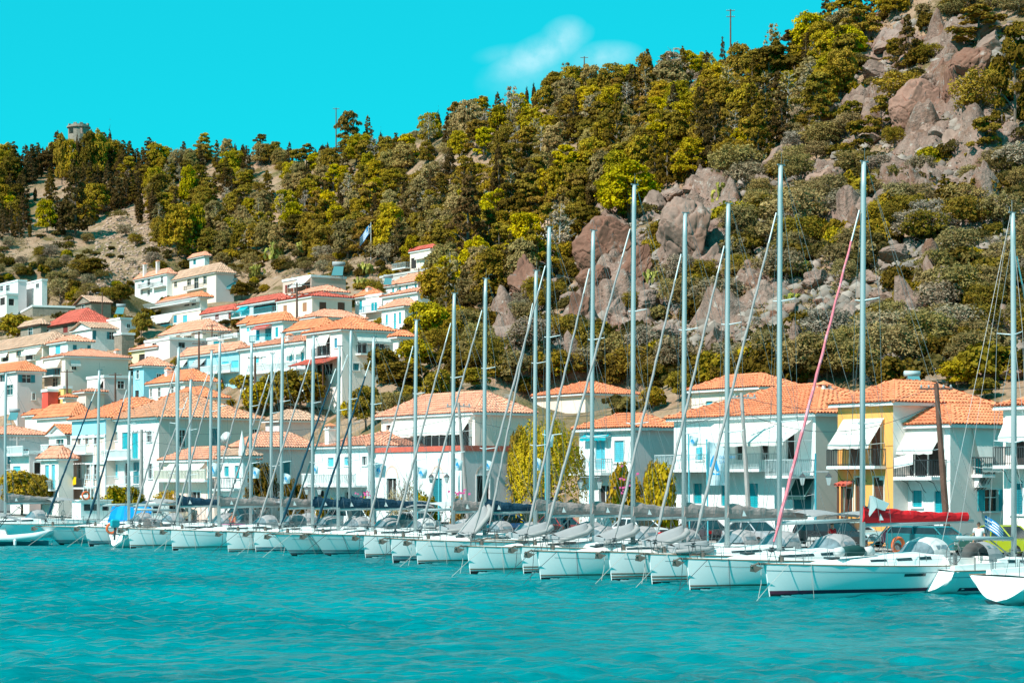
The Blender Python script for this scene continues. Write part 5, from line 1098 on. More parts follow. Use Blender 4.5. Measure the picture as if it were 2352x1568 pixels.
def clear_of_houses(p, m):
    for h in HOUSES:
        c, s_ = math.cos(h.a), math.sin(h.a); dx, dy = p.x-h.P[0], p.y-h.P[1]; lx, ly = dx*c+dy*s_, -dx*s_+dy*c
        if -m < lx < h.w2+m*.6 and -m < ly < h.w1+m*.6: return False
        # keep the sight line to the house front open
        if p.y < h.P[1] and h.zb > 2.5 and abs(CX+F*p.x/p.y-(CX+F*h.P[0]/h.P[1])) < 60 and h.P[1]-p.y < 14: return False
    return True
placed = [(a, b) for a, b, _, _ in TREES]; q = random.Random(91)
def zone_name(vx, vy):
    if vx < 330: return 'on the left ridge wood'
    if vx < 700: return 'in the wood above the village'
    if vx < 1050: return 'in the wood around the flagpole slope'
    if vx < 1400: return 'in the central wood below the cloud'
    return 'in the upper wood left of the cliffs'
ntree = 0
for _ in range(9000):
    if ntree >= 620: break
    vx, vy = q.uniform(-50, 2130), q.uniform(-80, 760)
    if not inpoly(vx, vy, WOOD) or blockers(vx, vy): continue
    dl = .62 if vx < 500 else .85 if vx < 900 else 1.05
    if vx > 700 and q.random() < .25: continue
    if any(abs(vx-a) < 19*dl and abs(vy-b) < 12*dl for a, b in placed): continue
    p = hit(vx, vy)
    if p is None or not clear_of_houses(p, 3.5): continue
    n_ = vnoise(np.array(p.x), np.array(p.y), 38, 7); m_ = vnoise(np.array(p.x), np.array(p.y), 22, 9)
    left = vx < 330
    if left and n_ > .25: kind = q.choice(['spreading','spreading','cypress','layered','spreading']); colr = q.choice(['dark','dark','deep','dark'])
    else:
        kind = q.choices(['pine','layered','spreading','thin','cypress','olive'], [5,3.0,1.5 if m_ < .6 else 3,1.8 if vy < 330 else .9,.9,2.6])[0]
        colr = {'pine': q.choice(['olive','mid','greyg','greyg','green','mid']), 'layered': q.choice(['mid','deep','rust','olive']), 'spreading': q.choice(['dark','deep']), 'thin': q.choice(['grey','greyg']), 'cypress': 'dark', 'olive': q.choice(['greyg','mid','grey'])}[kind]
        if kind in ('pine','layered') and q.random() < .07: colr = 'bright'
    h_ = {'pine': (6.5,9.5), 'layered': (7,10), 'spreading': (7,11), 'thin': (7.5,10), 'cypress': (6,10), 'olive': (3,5)}[kind]; lo_, hi_ = h_; h_ = q.uniform(*h_)*(.86 if vx < 700 else .93); w_ = h_*{'pine': .85, 'layered': .82, 'spreading': .48, 'thin': .55, 'cypress': .2, 'olive': 1.15}[kind]*q.uniform(.85,1.15)
    # stay below the photographed skyline
    plant(kind, p-Vector((0,0,.2)), h_, w_, colr, lab({'pine': 'rounded pine', 'layered': 'ragged pine', 'spreading': 'broad cypress', 'thin': 'half bare pine', 'cypress': 'slim cypress', 'olive': 'olive tree'}[kind], colr, h_, lo_, hi_, vx, vy),
          {'pine': 'pines', 'layered': 'layered pines', 'spreading': 'spreading cypresses', 'thin': 'sparse pines', 'cypress': 'slim cypresses', 'olive': 'olive trees'}[kind]+' of the hillside wood')
    placed.append((vx, vy)); ntree += 1
nl = 0
for _ in range(3000):
    if nl >= 75: break
    vx, vy = q.uniform(-45, 372), q.uniform(335, 530)
    if not inpoly(vx, vy, WOOD) or any(inpoly(vx, vy, b) for b in BARE) or any(abs(vx-a) < 8 and abs(vy-b) < 8 for a, b in placed): continue
    p = hit(vx, vy)
    if p is None: continue
    kind = q.choice(['spreading','spreading','cypress','pine']); colr = q.choice(['dark','dark','deep']) if kind != 'pine' else q.choice(['olive','deep']); h_ = q.uniform(6.5, 10.5); w_ = h_*{'pine': .8, 'spreading': .52, 'cypress': .2}[kind]
    plant(kind, p-Vector((0,0,.2)), h_, w_, colr, lab({'pine': 'rounded pine', 'spreading': 'broad cypress', 'cypress': 'slim cypress'}[kind], colr, h_, 6.5, 10.5, vx, vy), {'pine': 'pines', 'spreading': 'spreading cypresses', 'cypress': 'slim cypresses'}[kind]+' of the hillside wood'); placed.append((vx, vy)); nl += 1
TONE[0] = .78
ns = 0; cntk = {}; LOW = []
for _ in range(9000):
    if ns >= 760: break
    vx, vy = q.uniform(-50, 2390), q.uniform(-80, 900)
    if not inpoly(vx, vy, SCRUB) or blockers(vx, vy): continue
    if any(abs(vx-a) < 13 and abs(vy-b) < 9 for a, b in placed): continue
    if any(abs(vx-a) < c*.38 and -d_*.5 < vy-b < d_*.42 for a, b, c, d_ in ROCKV): continue
    p = hit(vx, vy)
    if p is None or not clear_of_houses(p, 2.0): continue
    n_ = float(vnoise(np.array(p.x), np.array(p.y), 16, 12)); right = vx > 1100
    if right and n_ < .46 and q.random() < .80: continue          # open rocky gaps
    if right and crag(vx, vy) > .5 and q.random() < .55: continue
    kind = q.choices(['shrub','olive','dry','layered' if vy < 400 else 'shrub'], [5,3.2,1.9,.5])[0]
    colr = {'shrub': q.choice(['mid','deep','deep','greyg','deep','olive']), 'olive': q.choice(['greyg','mid','grey','greyg']), 'dry': q.choice(['grey','rust','grey']), 'layered': 'mid'}[kind]
    if kind == 'shrub' and q.random() < .08: colr = 'green'
    h_ = {'shrub': (1.5,3.6), 'olive': (2.6,4.6), 'dry': (1.0,1.9), 'layered': (5,7)}[kind]; lo_, hi_ = h_; h_ = q.uniform(*h_); w_ = h_*{'shrub': 1.55, 'olive': 1.25, 'dry': 1.6, 'layered': .9}[kind]*q.uniform(.85,1.2)
    side = ('on the rocky right hillside' if vx > 1500 else 'on the slope behind the central masts' if right else 'on the dry slope above the village')
    if kind == 'shrub' and cntk.get('s', 0) >= 215: LOW.append((p, h_, w_, colr)); placed.append((vx, vy)); ns += 1; continue
    if kind == 'shrub': cntk['s'] = cntk.get('s', 0)+1
    plant(kind, p-Vector((0,0,.15)), h_, w_, colr, lab({'shrub': 'rounded shrub', 'olive': 'wispy bush', 'dry': 'twiggy dry bush', 'layered': 'ragged pine'}[kind], colr, h_, lo_, hi_, vx, vy), {'shrub': 'shrubs', 'olive': 'olive bushes', 'dry': 'dry bushes', 'layered': 'small pines'}[kind]+' on the open hillside')
    placed.append((vx, vy)); ns += 1
# bushes and small trees between the village houses
TONE[0] = 1.0
nv = 0
def near_house(p):
    hs = sorted(HOUSES, key=lambda h: (h.P[0]-p.x)**2+(h.P[1]-p.y)**2)
    for h in hs[:6]:
        t = h.label.split(' with ')[0].split(', ')[0]
        if len(t.split()) <= 9: return 'garden shrub near the '+t
    return 'garden shrub between the village houses'
for _ in range(6000):
    if nv >= 110: break
    vx, vy = q.uniform(0, 1010), q.uniform(640, 960)
    if not inpoly(vx, vy, VIL): continue
    p = hit(vx, vy, 150)
    if p is None or p.z < 3 or not clear_of_houses(p, .8): continue
    if any(abs(vx-a) < 16 and abs(vy-b) < 12 for a, b in placed): continue
    plant('shrub', p-Vector((0,0,.2)), q.uniform(1.2,2.6), q.uniform(2,3.6), q.choice(['deep','olive','green','mid']), near_house(p), 'garden shrubs in the village'); placed.append((vx, vy)); nv += 1
# more of the same scrub, past the number one can keep apart: joined into one
r = np.random.default_rng(18)
for _ in range(4000):
    if len(LOW) > 330: break
    vx, vy = q.uniform(-50, 1500), q.uniform(300, 960)
    if not (inpoly(vx, vy, SCRUB) or inpoly(vx, vy, VIL)) : continue
    if blockers(vx, vy) and q.random() < .6: continue
    p = hit(vx, vy, 130)
    if p is None or p.z < 3 or not clear_of_houses(p, .6): continue
    LOW.append((p, q.uniform(.8,1.9), q.uniform(1.6,3.2), q.choice(['mid','deep','greyg','olive','grey'])))
for _ in range(420):
    vx, vy = (q.uniform(2390, 2950) if q.random() < .7 else q.uniform(-420, -50)), q.uniform(-150, 900); p = hit(vx, vy, 130)
    if p is not None and p.z > 4: LOW.append((p, q.uniform(1.6,3.6), q.uniform(3,6), q.choice(['mid','deep','greyg','olive'])))
VV, FF, TT2 = [], [], []; offv = 0; BC = [(0,0,.5,.6),(.6,.1,.5,.5),(-.5,.3,.45,.5),(0,-.6,.45,.45),(.1,.5,.6,.5)]
for cn_ in ('a',):
    for p, h_, w_, colr in LOW:
        n_ = 420; k = r.integers(0, 5, n_); B_ = np.array(BC)[k]; d_ = unit(n_, r); d_[:, 2] = abs(d_[:, 2]); P_ = (B_[:, :3]+d_*(B_[:, 3]*(1-.35*r.random(n_)**2))[:, None]*np.array([1,1,.9]))*np.array([w_/2.2, w_/2.2, h_/1.15])+np.array([p.x, p.y, p.z-.1])
        N_ = d_*.7+unit(n_, r)*.75; N_ /= np.linalg.norm(N_, axis=1, keepdims=True); V, Fq = cards(P_, N_, .15, r); VV.append(V); FF.append(Fq+offv); offv += len(V); TT2 += list(r.uniform(.75,1.3,n_)*(.6 if colr == 'deep' else 1.25 if colr in ('grey','olive') else .95))
link('undergrowth', fast_mesh('undergrowth', np.vstack(VV), np.vstack(FF), TT2), None, mat('undergrowth_leaf', (.16,.112,.03), .9, tint=True, spec=.05, noise=[(.04,.4)], trans=.3), label='mixed low scrub filling the gaps between shrubs and houses', kind='stuff')
# ground cover tufts: joined
r = np.random.default_rng(8); PT, TT = [], []
tries = 0
while len(PT) < 9000 and tries < 60000:
    tries += 1; vx, vy = r.uniform(-40,2390), r.uniform(-60,860)
    if not inpoly(vx, vy, SCRUB) and not inpoly(vx, vy, WOOD): continue
    if blockers(vx, vy): continue
    y = None; p = hit(vx, vy)
    if p is None or U_of(p.x, p.y) < 42: continue
    PT.append((p.x, p.y, p.z)); TT.append(1.0)
PT = np.array(PT); kk = 9; P_ = np.repeat(PT, kk, 0)+r.normal(0, 1, (len(PT)*kk, 3))*np.array([.45,.45,.12])+np.array([0,0,.22]); N_ = unit(len(P_), r); N_[:, 2] = abs(N_[:, 2])+.3; N_ /= np.linalg.norm(N_, axis=1, keepdims=True)
V, Fq = cards(P_, N_, .17, r, .5)
link('ground_cover', fast_mesh('ground_cover', V, Fq, np.repeat(r.uniform(.6,1.5,len(PT)), kk)*r.uniform(.8,1.2,len(P_))), None, mat('dry_scrub', (.17,.13,.055), .9, tint=True, noise=[(.05,.35)], spec=.05), label='low dry scrub and grass tufts covering the hillside', kind='stuff')

# ------------------------------------------------------------------ yachts
GEL = mat('white_gelcoat', (.86,.85,.83), .32, spec=.5, noise=[(.8,.025)]); DECKM = mat('white_deck', (.82,.81,.78), .6, noise=[(3,.03)])
ALU = mat('anodised_mast', (.44,.49,.49), .4, metal=.15, spec=.5); ALW = mat('white_mast', (.72,.74,.74), .4); WIRE = mat('rigging_wire', (.28,.29,.29), .5, metal=.3); STEEL = mat('stainless_steel', (.20,.20,.20), .35, metal=.5)
TAU = mat('taupe_sail_cover', (.33,.255,.235), .95, noise=[(1.2,.14),(6,.1)], bump=(5,.6,.05)); NAV = mat('navy_sail_cover', (.012,.05,.085), .9, noise=[(1.5,.15)], bump=(5,.6,.05)); REDC = mat('red_sail_cover', (.72,.012,.018), .85, noise=[(1.5,.12)], bump=(4,.6,.05))
JIBG = mat('grey_furled_sail', (.36,.33,.32), .9, noise=[(3,.1)]); JIBB = mat('blue_furled_sail', (.008,.055,.085), .9, noise=[(3,.15)]); JIBR = mat('coral_furled_sail', (.80,.20,.24), .85, noise=[(2,.12)], stain=[(1.2,.52,.6,(.75,.35,.40))])
SAILW = mat('white_sailcloth', (.8,.78,.76), .9); HOOD = mat('grey_sprayhood', (.33,.31,.31), .9, noise=[(1.2,.08)]); HOODL = mat('pale_grey_sprayhood', (.55,.54,.53), .9, noise=[(1.2,.06)]); CLR = mat('clear_vinyl', (.16,.20,.22), .12, spec=.7, noise=[(2,.4)])
TEAK = mat('teak_rail', (.34,.22,.15), .8, noise=[(4,.15)]); BLK = mat('black_antifouling', (.012,.014,.016), .7); BRS = mat('brown_stripe', (.25,.15,.11), .6); NVS = mat('navy_stripe', (.03,.05,.09), .6); MRS = mat('maroon_stripe', (.12,.03,.06), .6); WST = mat('white_stripe', (.75,.76,.76), .5)
ANC = mat('rusty_galvanised', (.22,.17,.14), .8, noise=[(8,.3)], metal=.2); ROPE = mat('pale_rope', (.5,.46,.42), .95); ROPED = mat('dark_rope', (.05,.06,.07), .95); HYP = mat('pale_grey_rubber', (.34,.32,.31), .7, noise=[(1.5,.05)]); ORG = mat('orange_lifebuoy', (.85,.16,.05), .6)
def lerp(a, b, t): return a+(b-a)*t
class Hull:
    def __init__(s, L, B, fb, fs, rake, fine=.42):
        s.L, s.B, s.fb, s.fs, s.rake, s.fine = L, B, fb, fs, rake, fine
    def beam(s, t):
        t = min(max(t, 0), 1)
        return s.B/2*(max(.0, 1-(1-min(t/.6, 1))**2.1)*.97+.03) * (1 if t < .6 else 1-.16*((t-.6)/.4)**1.6)
    def sheer(s, t): return lerp(s.fb, s.fs, t)-.10*math.sin(math.pi*t)
    def y(s, t, z):
        sh = s.sheer(t); kz = -.4 if t < .7 else lerp(-.4, .10, ((t-.7)/.3)**2)
        q = min(max((z-kz)/(sh-kz), 0), 1); ex = lerp(s.fine, .16, min(t/.45, 1)) if t < .7 else lerp(.16, .52, ((t-.7)/.3)**1.5); return s.beam(t)*q**ex
    def x(s, t, z):
        sh = s.sheer(t); return s.rake*min(max(z, -.4)/s.fb, 1)*(1-t)**5 - t*s.L + (.50*(z/sh) if t > .97 else 0)*((t-.97)/.03)
    def p(s, t, z, sd=1, off=0.0): return Vector((s.x(t, z)+off*(1-min(t*6,1)), sd*(s.y(t, z)+off), z))
    def strip(s, m, z0, z1, off, t1=1.0, sides=(1,-1), n=26, n0=0.0, rel=False):
        if not rel: t1 = min(t1, .9)
        for sd in sides:
            for i in range(n):
                a, b = n0+(t1-n0)*i/n, n0+(t1-n0)*(i+1)/n
                za0, za1, zb0, zb1 = (s.sheer(a)+z0, s.sheer(a)+z1, s.sheer(b)+z0, s.sheer(b)+z1) if rel else (z0, z1, z0, z1)
                q = [s.p(a, za0, sd, off), s.p(b, zb0, sd, off), s.p(b, zb1, sd, off), s.p(a, za1, sd, off)]
                m.add(q if sd > 0 else q[::-1], [(0,1,2,3)])
def hull_mesh(h):
    ts = [0,.012,.03,.055,.09,.13,.18,.24,.31,.38,.46,.54,.62,.7,.78,.86,.93,.97,1.0]; zf = [-.4,-.25,-.1,.05,.2,.4,.6,.8,.92,1.0]; rows = []
    for t in ts:
        sh = h.sheer(t); kz = -.4 if t < .7 else lerp(-.4, .10, ((t-.7)/.3)**2); zs = [(kz+(sh-kz)*((z+.4)/1.4)) for z in zf]
        rows.append([h.p(t, z, 1) for z in zs[::-1]]+[h.p(t, z, -1) for z in zs])
    m = MB(); m.loft(rows, closed=False, caps=False)
    n = len(rows[0]); m.add(rows[-1], [tuple(range(n))]); m.add(rows[0], [tuple(range(n-1,-1,-1))]); return m
def deck_mesh(h):
    m = MB(); rows = []
    for i in range(25):
        t = i/24; sh = h.sheer(t)+.012; b = h.y(t, h.sheer(t))-.02
        rows.append([Vector((h.x(t, sh), b*k, sh+.07*(1-k*k))) for k in (-1,-.6,-.2,.2,.6,1)])
    m.loft(rows, closed=False, caps=False); return m
_cache = {}
def sail_cover(boomL, hgt, seed, droop=.1):
    """lazy bag lying on the boom, boom runs aft from x=0"""
    q = random.Random(seed); rings = []
    for i in range(19):
        t = i/18; x = .15-boomL*t; hh = hgt*(1-.50*t**.8)*(1+.05*math.sin(i*2.1+seed)); w_ = .20*(1-.35*t); lean = .05*math.sin(i*1.3+seed)
        ring = []
        for k in range(10):
            a = math.pi*2*k/10; yy = math.sin(a)*w_*(1-.35*max(0, -math.cos(a)))*(1+.12*math.sin(i*1.7+k)); zz = .12+hh*.5*(1-math.cos(a))
            ring.append(Vector((x+(-.12 if i == 0 else 0)*k/9, yy+lean*(1-math.cos(a))*.5, zz-.08*math.sin(t*math.pi)*(1-math.cos(a))*.5*droop*10)))
        rings.append(ring)
    return rings
def yacht(vx, vy, mvx, mtop, label, L=13.0, rake=.22, jib=JIBG, cover=TAU, coverH=.85, stripe='brown', boomL=5.2, dyaw=0.0, detail=2, beam=4.0, fb=1.42, hood=HOOD, spread=2, anchor=True,
          lines=2, stern_to_camera=False, mastm=None, name='sailing_yacht', wheel=False, fender=False, port=False, back=0.0, bimini=True, rollerwhite=True, boomZ=1.75, noboom=False, cabin=1.0):
    Y = 5*F/(vy-HY)+back; X = K(vx)*Y; a = QA+math.pi+dyaw+(math.pi if stern_to_camera else 0)
    hx, hy = math.cos(a), math.sin(a)
    if stern_to_camera: X, Y = X+hx*L, Y+hy*L         # vx, vy then name the transom
    e = empty(name, (X, Y, 0), a, label=label, cat='sailing yacht', group='yachts moored along the quay')
    h = Hull(L, beam, fb, fb-.22, rake)
    k = K(mvx)
    # distance aft of the bow where the mast stands under its sight line
    den = hx-k*hy; s_ = (X-k*Y)/den if abs(den) > .05 else L*.4; ms = min(max(s_, L*.30), L*.50)
    if stern_to_camera: ms = L*.44
    mx, my = X-hx*ms, Y-hy*ms; zt = Zat(mtop, my); 
    hull_mesh(h).build('hull', GEL, e, smooth=False)
    ho = [c for c in e.children][-1]
    ho.data.polygons.foreach_set('use_smooth', [True]*len(ho.data.polygons)); 
    deck_mesh(h).build('deck', DECKM, e)
    m = MB(); h.strip(m, -.4, .11, .006, t1=.9); m.build('antifouling', BLK, ho)
    m = MB()
    if stripe == 'brown': h.strip(m, .16, .24, .008); h.strip(m, .31, .38, .008); sm = BRS
    elif stripe == 'one': h.strip(m, .16, .24, .008); sm = BRS
    elif stripe == 'navy': h.strip(m, .13, .19, .008); h.strip(m, .24, .29, .008); h.strip(m, .33, .37, .008); sm = NVS
    else: h.strip(m, .11, .26, .008); sm = MRS
    m.build('boot_stripe', sm, ho)
    m = MB()
    if stripe == 'maroon': h.strip(m, -.27, -.25, .006, rel=True)
    else: h.strip(m, -.30, -.285, .006, n0=.05, t1=.28 if not port else .9, rel=True); 
    m.build('cove_line', NVS if stripe != 'one' else BRS, ho)
    m = MB()
    for sd in (1,-1): m.tube([h.p(t, h.sheer(t), sd)+Vector((0, 0, .03)) for t in (0,.02,.05,.1,.2,.3,.42,.55,.7,.85,.97)], .030, 5)
    m.build('toe_rail', TEAK, e)
    if port:      # dark hull window
        m = MB(); 
        for t0, t1 in ((.42,.50),): h.strip(m, .78, .90, .012, n0=t0, t1=t1, n=4, sides=(1,))
        m.build('hull_window', GL, ho)
    # coachroof
    def cw(t): return max(.12, (h.beam(t)*.60)*min(1, (t-.13)*5.5))
    rings = []; ch = .50*cabin
    for i in range(15):
        t = .16+(.60-.16+.04)*i/14; hh = ch*min(1, ((i)/14*1.15)**.62)+.02; w_ = cw(t); z0 = h.sheer(t)+.03; x = h.x(t, z0)
        rings.append([Vector((x, w_*a_, z0+hh*b_)) for a_, b_ in ((-1.02,-.1),(-.98,.45),(-.90,.82),(-.72,1.0),(-.3,1.07),(.3,1.07),(.72,1.0),(.90,.82),(.98,.45),(1.02,-.1))])
    m = MB(); m.loft(rings); m.build('coachroof', DECKM, e, smooth=False)
    co = e.children[-1]
    if detail > 0:
        for sd in (1,-1):
            for t0, t1 in ((.34,.40),(.44,.50),(.53,.58)) if stripe == 'maroon' else ((.33,.47),(.50,.585)):
                m = MB(); nn = 5
                for i in range(nn):
                    a_, b_ = lerp(t0,t1,i/nn), lerp(t0,t1,(i+1)/nn)
                    def q_(t, f_):
                        ii = (t-.16)/(.48)*14; i0 = min(int(ii), 13); fr = ii-i0; r0, r1 = rings[i0], rings[i0+1]; k1, k2 = (8, 7) if sd > 0 else (1, 2)
                        return r0[k1].lerp(r0[k2], f_).lerp(r1[k1].lerp(r1[k2], f_), fr)+Vector((0, sd*.012, .002))
                    m.add([q_(a_,.1), q_(b_,.1), q_(b_,.85), q_(a_,.85)], [(0,1,2,3)])
                m.build('cabin_window', GL, co)
        for t in (.25,.42):
            m = MB(); z0 = h.sheer(t); m.box(h.x(t,z0)-.25, h.x(t,z0)+.25, -.25, .25, z0+(.28 if t < .3 else .60)*cabin, z0+(.36 if t < .3 else .66)*cabin)
            m.build('deck_hatch', GL, co)
    # cockpit coaming
    rings2 = []
    for i in range(6):
        t = .63+.30*i/5; z0 = h.sheer(t)+.02; x = h.x(t, z0); w_ = h.beam(t)*.74; hh = .34-.12*i/5
        rings2.append([Vector((x, w_*a_, z0+hh*b_)) for a_, b_ in ((-1,-.1),(-.96,1),(-.75,1.02),(-.72,.2),(.72,.2),(.75,1.02),(.96,1),(1,-.1))])
    m = MB(); m.loft(rings2); m.build('cockpit_coaming', DECKM, e)
    # mast
    mz = h.sheer(ms/L)+ch*.9; r0 = .125 if detail else .10; mm = mastm or ALU; mxl = -ms
    m = MB(); m.tube([(mxl,0,h.sheer(ms/L)), (mxl,0,lerp(mz,zt,.5)), (mxl-.06,0,zt-1.2), (mxl-.08,0,zt)], [r0, r0, r0*.92, r0*.78], 8); mo = m.build('mast', mm, e, smooth=True)
    m = MB(); m.box(mxl-.35, mxl+.12, -.03, .03, zt, zt+.06); m.tube([(mxl-.08,.05,zt),(mxl-.08,.05,zt+.6)], .012, 3); m.tube([(mxl-.3,0,zt),(mxl-.3,0,zt+.28),(mxl-.55,0,zt+.28)], .012, 3); m.build('masthead_instruments', WIRE, mo)
    sp = []
    for i in range(spread):
        z = lerp(mz, zt, (i+1)/(spread+1)*1.0-.02*i); ln = .95-.18*i; sp.append((z, ln)); m = MB()
        for sd in (1,-1): m.tube([(mxl,0,z), (mxl-.28, sd*ln, z+.10)], [.035,.02], 4)
        m.build('spreader', ALW, mo)
    m = MB(); cb = h.beam(ms/L)*.92; wr = .011
    for sd in (1,-1):
        path = [(mxl-.25, sd*cb, h.sheer(ms/L))]+[(mxl-.28, sd*ln, z+.10) for z, ln in sp]+[(mxl-.05, 0, zt-.9)]
        m.tube(path, wr, 3); m.tube([(mxl-.05, sd*cb*.9, h.sheer(ms/L)), (mxl, 0, sp[0][0] if sp else zt*.5)], wr, 3)
        if len(sp) > 1: m.tube([(mxl-.28, sd*sp[0][1], sp[0][0]+.1), (mxl, 0, sp[1][0])], wr, 3)
    bs_ = h.x(1, h.sheer(1)); m.tube([(bs_+.1, 0, h.sheer(1)), (mxl-.2, 0, zt)], wr, 3)
    m.tube([(mxl+.16, .0, mz+.2), (mxl+.13, 0, zt-.5)], .008, 3)
    m.build('standing_rigging', WIRE, e)
    # furled headsail
    zf = mz+(zt-mz)*.885; f0, f1 = Vector((rake-.25, 0, fb+.10)), Vector((mxl+.14, 0, zf))
    if jib is not None:
        a0, a1 = f0.lerp(f1, .055), f0.lerp(f1, .90); npt = 40; m = MB(); pts, rr = [], []
        big = 1.0 if jib is not JIBB else 1.05
        for i in range(npt+1):
            t = i/npt; tw = t*55; w_ = .011; pts.append(a0.lerp(a1, t)+Vector((math.cos(tw)*w_, math.sin(tw)*w_, 0))); rr.append((.085-.035*t)*big*(1+.10*math.sin(t*95))*(.55 if t < .03 else 1))
        if jib is JIBB:
            for i in range(3, 14): rr[i] *= 1.3-.02*i
        m.tube(pts, rr, 7); jo = m.build('furled_headsail', jib, e)
        m = MB(); m.tube([a1, f0.lerp(f1, .99)], .035, 5); m.build('furled_headsail_tip', SAILW, jo); m = MB(); m.tube([f0, a0], .02, 4); m.lathe(f0.lerp(f1,.03), [(.11,-.05),(.13,0),(.06,.02),(.06,.1),(.13,.12),(.1,.16)], 8); m.build('furling_drum', IR, jo)
    else: m = MB(); m.tube([f0, f1], .014, 3); m.build('forestay', WIRE, e)
    # boom and cover
    bz = h.sheer(ms/L)+boomZ
    if not noboom:
        m = MB(); m.tube([(mxl-.1,0,bz), (mxl-.1-boomL,0,bz+.10)], [.10,.09], 7, flat=.75); bo = m.build('boom', ALU, e, smooth=True)
        if cover is not None:
            rg = sail_cover(boomL*.97, coverH, int(vx)); m = MB(); m.loft([[Vector((mxl-.05+p.x, p.y, bz-.04+p.z)) for p in r_] for r_ in rg]); cv = m.build('sail_cover', cover, bo)
            m = MB(); x_ = mxl-.9; y_ = .26; z_ = bz+.22
            m.add([(x_+.14,y_,z_),(x_-.14,y_,z_),(x_,y_-.06,z_+.30)], [(0,1,2)]); m.build('sailmaker_logo', SAILW, cv)
            m = MB()
            for i in range(1,5): t = i/5; x_ = mxl-boomL*t; m.tube([(x_, .22, bz+.55*coverH), (mxl-.05, .1, lerp(bz, zt, .42))], .006, 3)
            m.build('lazy_jacks', WIRE, cv)
        m = MB(); m.tube([(mxl-boomL,0,bz+.1),(mxl-.25,0,zt-.1)], .009, 3); m.tube([(mxl-boomL*.7,0,bz),(h.x(.66,0),0,h.sheer(.66)+.5)], .014, 3); m.tube([(mxl-1.6,0,bz),(mxl-.1,0,mz)], .035, 5); m.build('topping_lift_and_sheet', WIRE, bo)
    if detail > 0:
        # pulpit, stanchions, lifelines
        m = MB(); z0 = h.sheer(0); r_ = .022 if detail < 2 else .018
        for sd in (1,-1):
            P0 = h.p(.10, h.sheer(.1), sd); m.tube([P0, P0+Vector((.05,0,.62)), Vector((h.x(.02, z0), sd*.22, z0+.64)), Vector((h.x(0, z0)+.1, 0, z0+.62))], r_, 5)
            m.tube([h.p(.03, h.sheer(.03), sd), Vector((h.x(.02, z0), sd*.22, z0+.64))], r_, 5); m.tube([P0+Vector((.03,0,.32)), Vector((h.x(.02, z0)-.1, sd*.26, z0+.33))], r_*.8, 4)
        m.build('pulpit', STEEL, e)
        for sd in (1,-1):
            tops = []
            for i in range(7):
                t = .10+.125*i; b_ = h.p(t, h.sheer(t), sd)+Vector((0,-sd*.06,0)); tp = b_+Vector((0,0,.60)); tops.append(tp)
                if i: m = MB(); m.tube([b_, tp], .017, 4); m.build('stanchion', STEEL, e)
            m = MB(); m.tube(tops, .008, 3); m.tube([p-Vector((0,0,.28)) for p in tops], .007, 3); m.build('lifeline', WIRE, e)
        m = MB(); 
        for sd in (1,-1):
            P0 = h.p(.93, h.sheer(.93), sd); m.tube([h.p(.85, h.sheer(.85), sd), h.p(.85, h.sheer(.85), sd)+Vector((0,0,.62)), P0+Vector((0,-sd*.1,.64)), Vector((h.x(1,h.sheer(1))+.1, sd*h.beam(1)*.45, h.sheer(1)+.64)), Vector((h.x(1,h.sheer(1))+.1, sd*h.beam(1)*.45, h.sheer(1)))], .018, 5)
        m.build('pushpit', STEEL, e)
        # sprayhood
        x0 = h.x(.61, 0); zc = h.sheer(.6)+ch; w_ = h.beam(.6)*.52
        def arch(xc, ww, zz, hh, n=10): return [Vector((xc, math.cos(math.pi*i/n)*ww, zz+abs(math.sin(math.pi*i/n))**.6*hh)) for i in range(n+1)]
        A0, A1, A2 = arch(x0+.55, w_*.86, zc-.08, .12), arch(x0+.0, w_*.98, zc-.25, .90), arch(x0-.85, w_*1.04, zc-.35, 1.08)
        m = MB(); m.loft([A1, [p+Vector((0,0,.02)) for p in arch(x0-.4, w_*1.03, zc-.3, 1.04)], A2], closed=False, caps=False)
        m.loft([[p.lerp(q, .86) for p, q in zip(A0, A1)], A1], closed=False, caps=False); so_ = m.build('sprayhood', hood, e)
        m = MB(); m.loft([A0, [p.lerp(q, .86) for p, q in zip(A0, A1)]], closed=False, caps=False); m.build('sprayhood_window', CLR, so_)
        for sd in (0, 1):
            i0, i1 = (1, 3) if sd == 0 else (7, 9); m = MB(); off = Vector((0, .02 if sd == 0 else -.02, .01)); q1, q2, q3, q4 = A1[i0]+off, A1[i1-1]+off, A2[i1-1]+off, A2[i0]+off
            c = (q1+q2+q3+q4)/4; m.add([c.lerp(v, .72)+off for v in (q1,q2,q3,q4)], [(0,1,2,3)]); m.build('sprayhood_window', CLR, so_)
        if bimini:
            zb_ = h.sheer(.8)+1.95; wB = h.beam(.8)*.8; xb = h.x(.70, 0); rg = []
            for i in range(6):
                t = i/5; rg.append([Vector((xb-2.3*t, wB*math.cos(math.pi*k_/8)*1.0, zb_+.24*math.sin(math.pi*k_/8)+.14*math.sin(math.pi*t))) for k_ in range(9)])
            m = MB(); m.loft(rg, closed=False, caps=False); bi = m.build('bimini', hood, e); m = MB()
            for xx in (xb-.1, xb-1.1, xb-2.2):
                for sd in (1,-1): m.tube([(xb-1.1, sd*wB*1.0, h.sheer(.8)), (xx, sd*wB, zb_)], .016, 4)
            m.build('bimini_frame', STEEL, bi)
        wx_ = h.x(.83, 0); m = MB(); rad = .62 if wheel else .45; c = Vector((wx_, 0, h.sheer(.83)+.75)); ring = [c+Vector((0, math.cos(2*math.pi*i/18)*rad, math.sin(2*math.pi*i/18)*rad)) for i in range(18)]
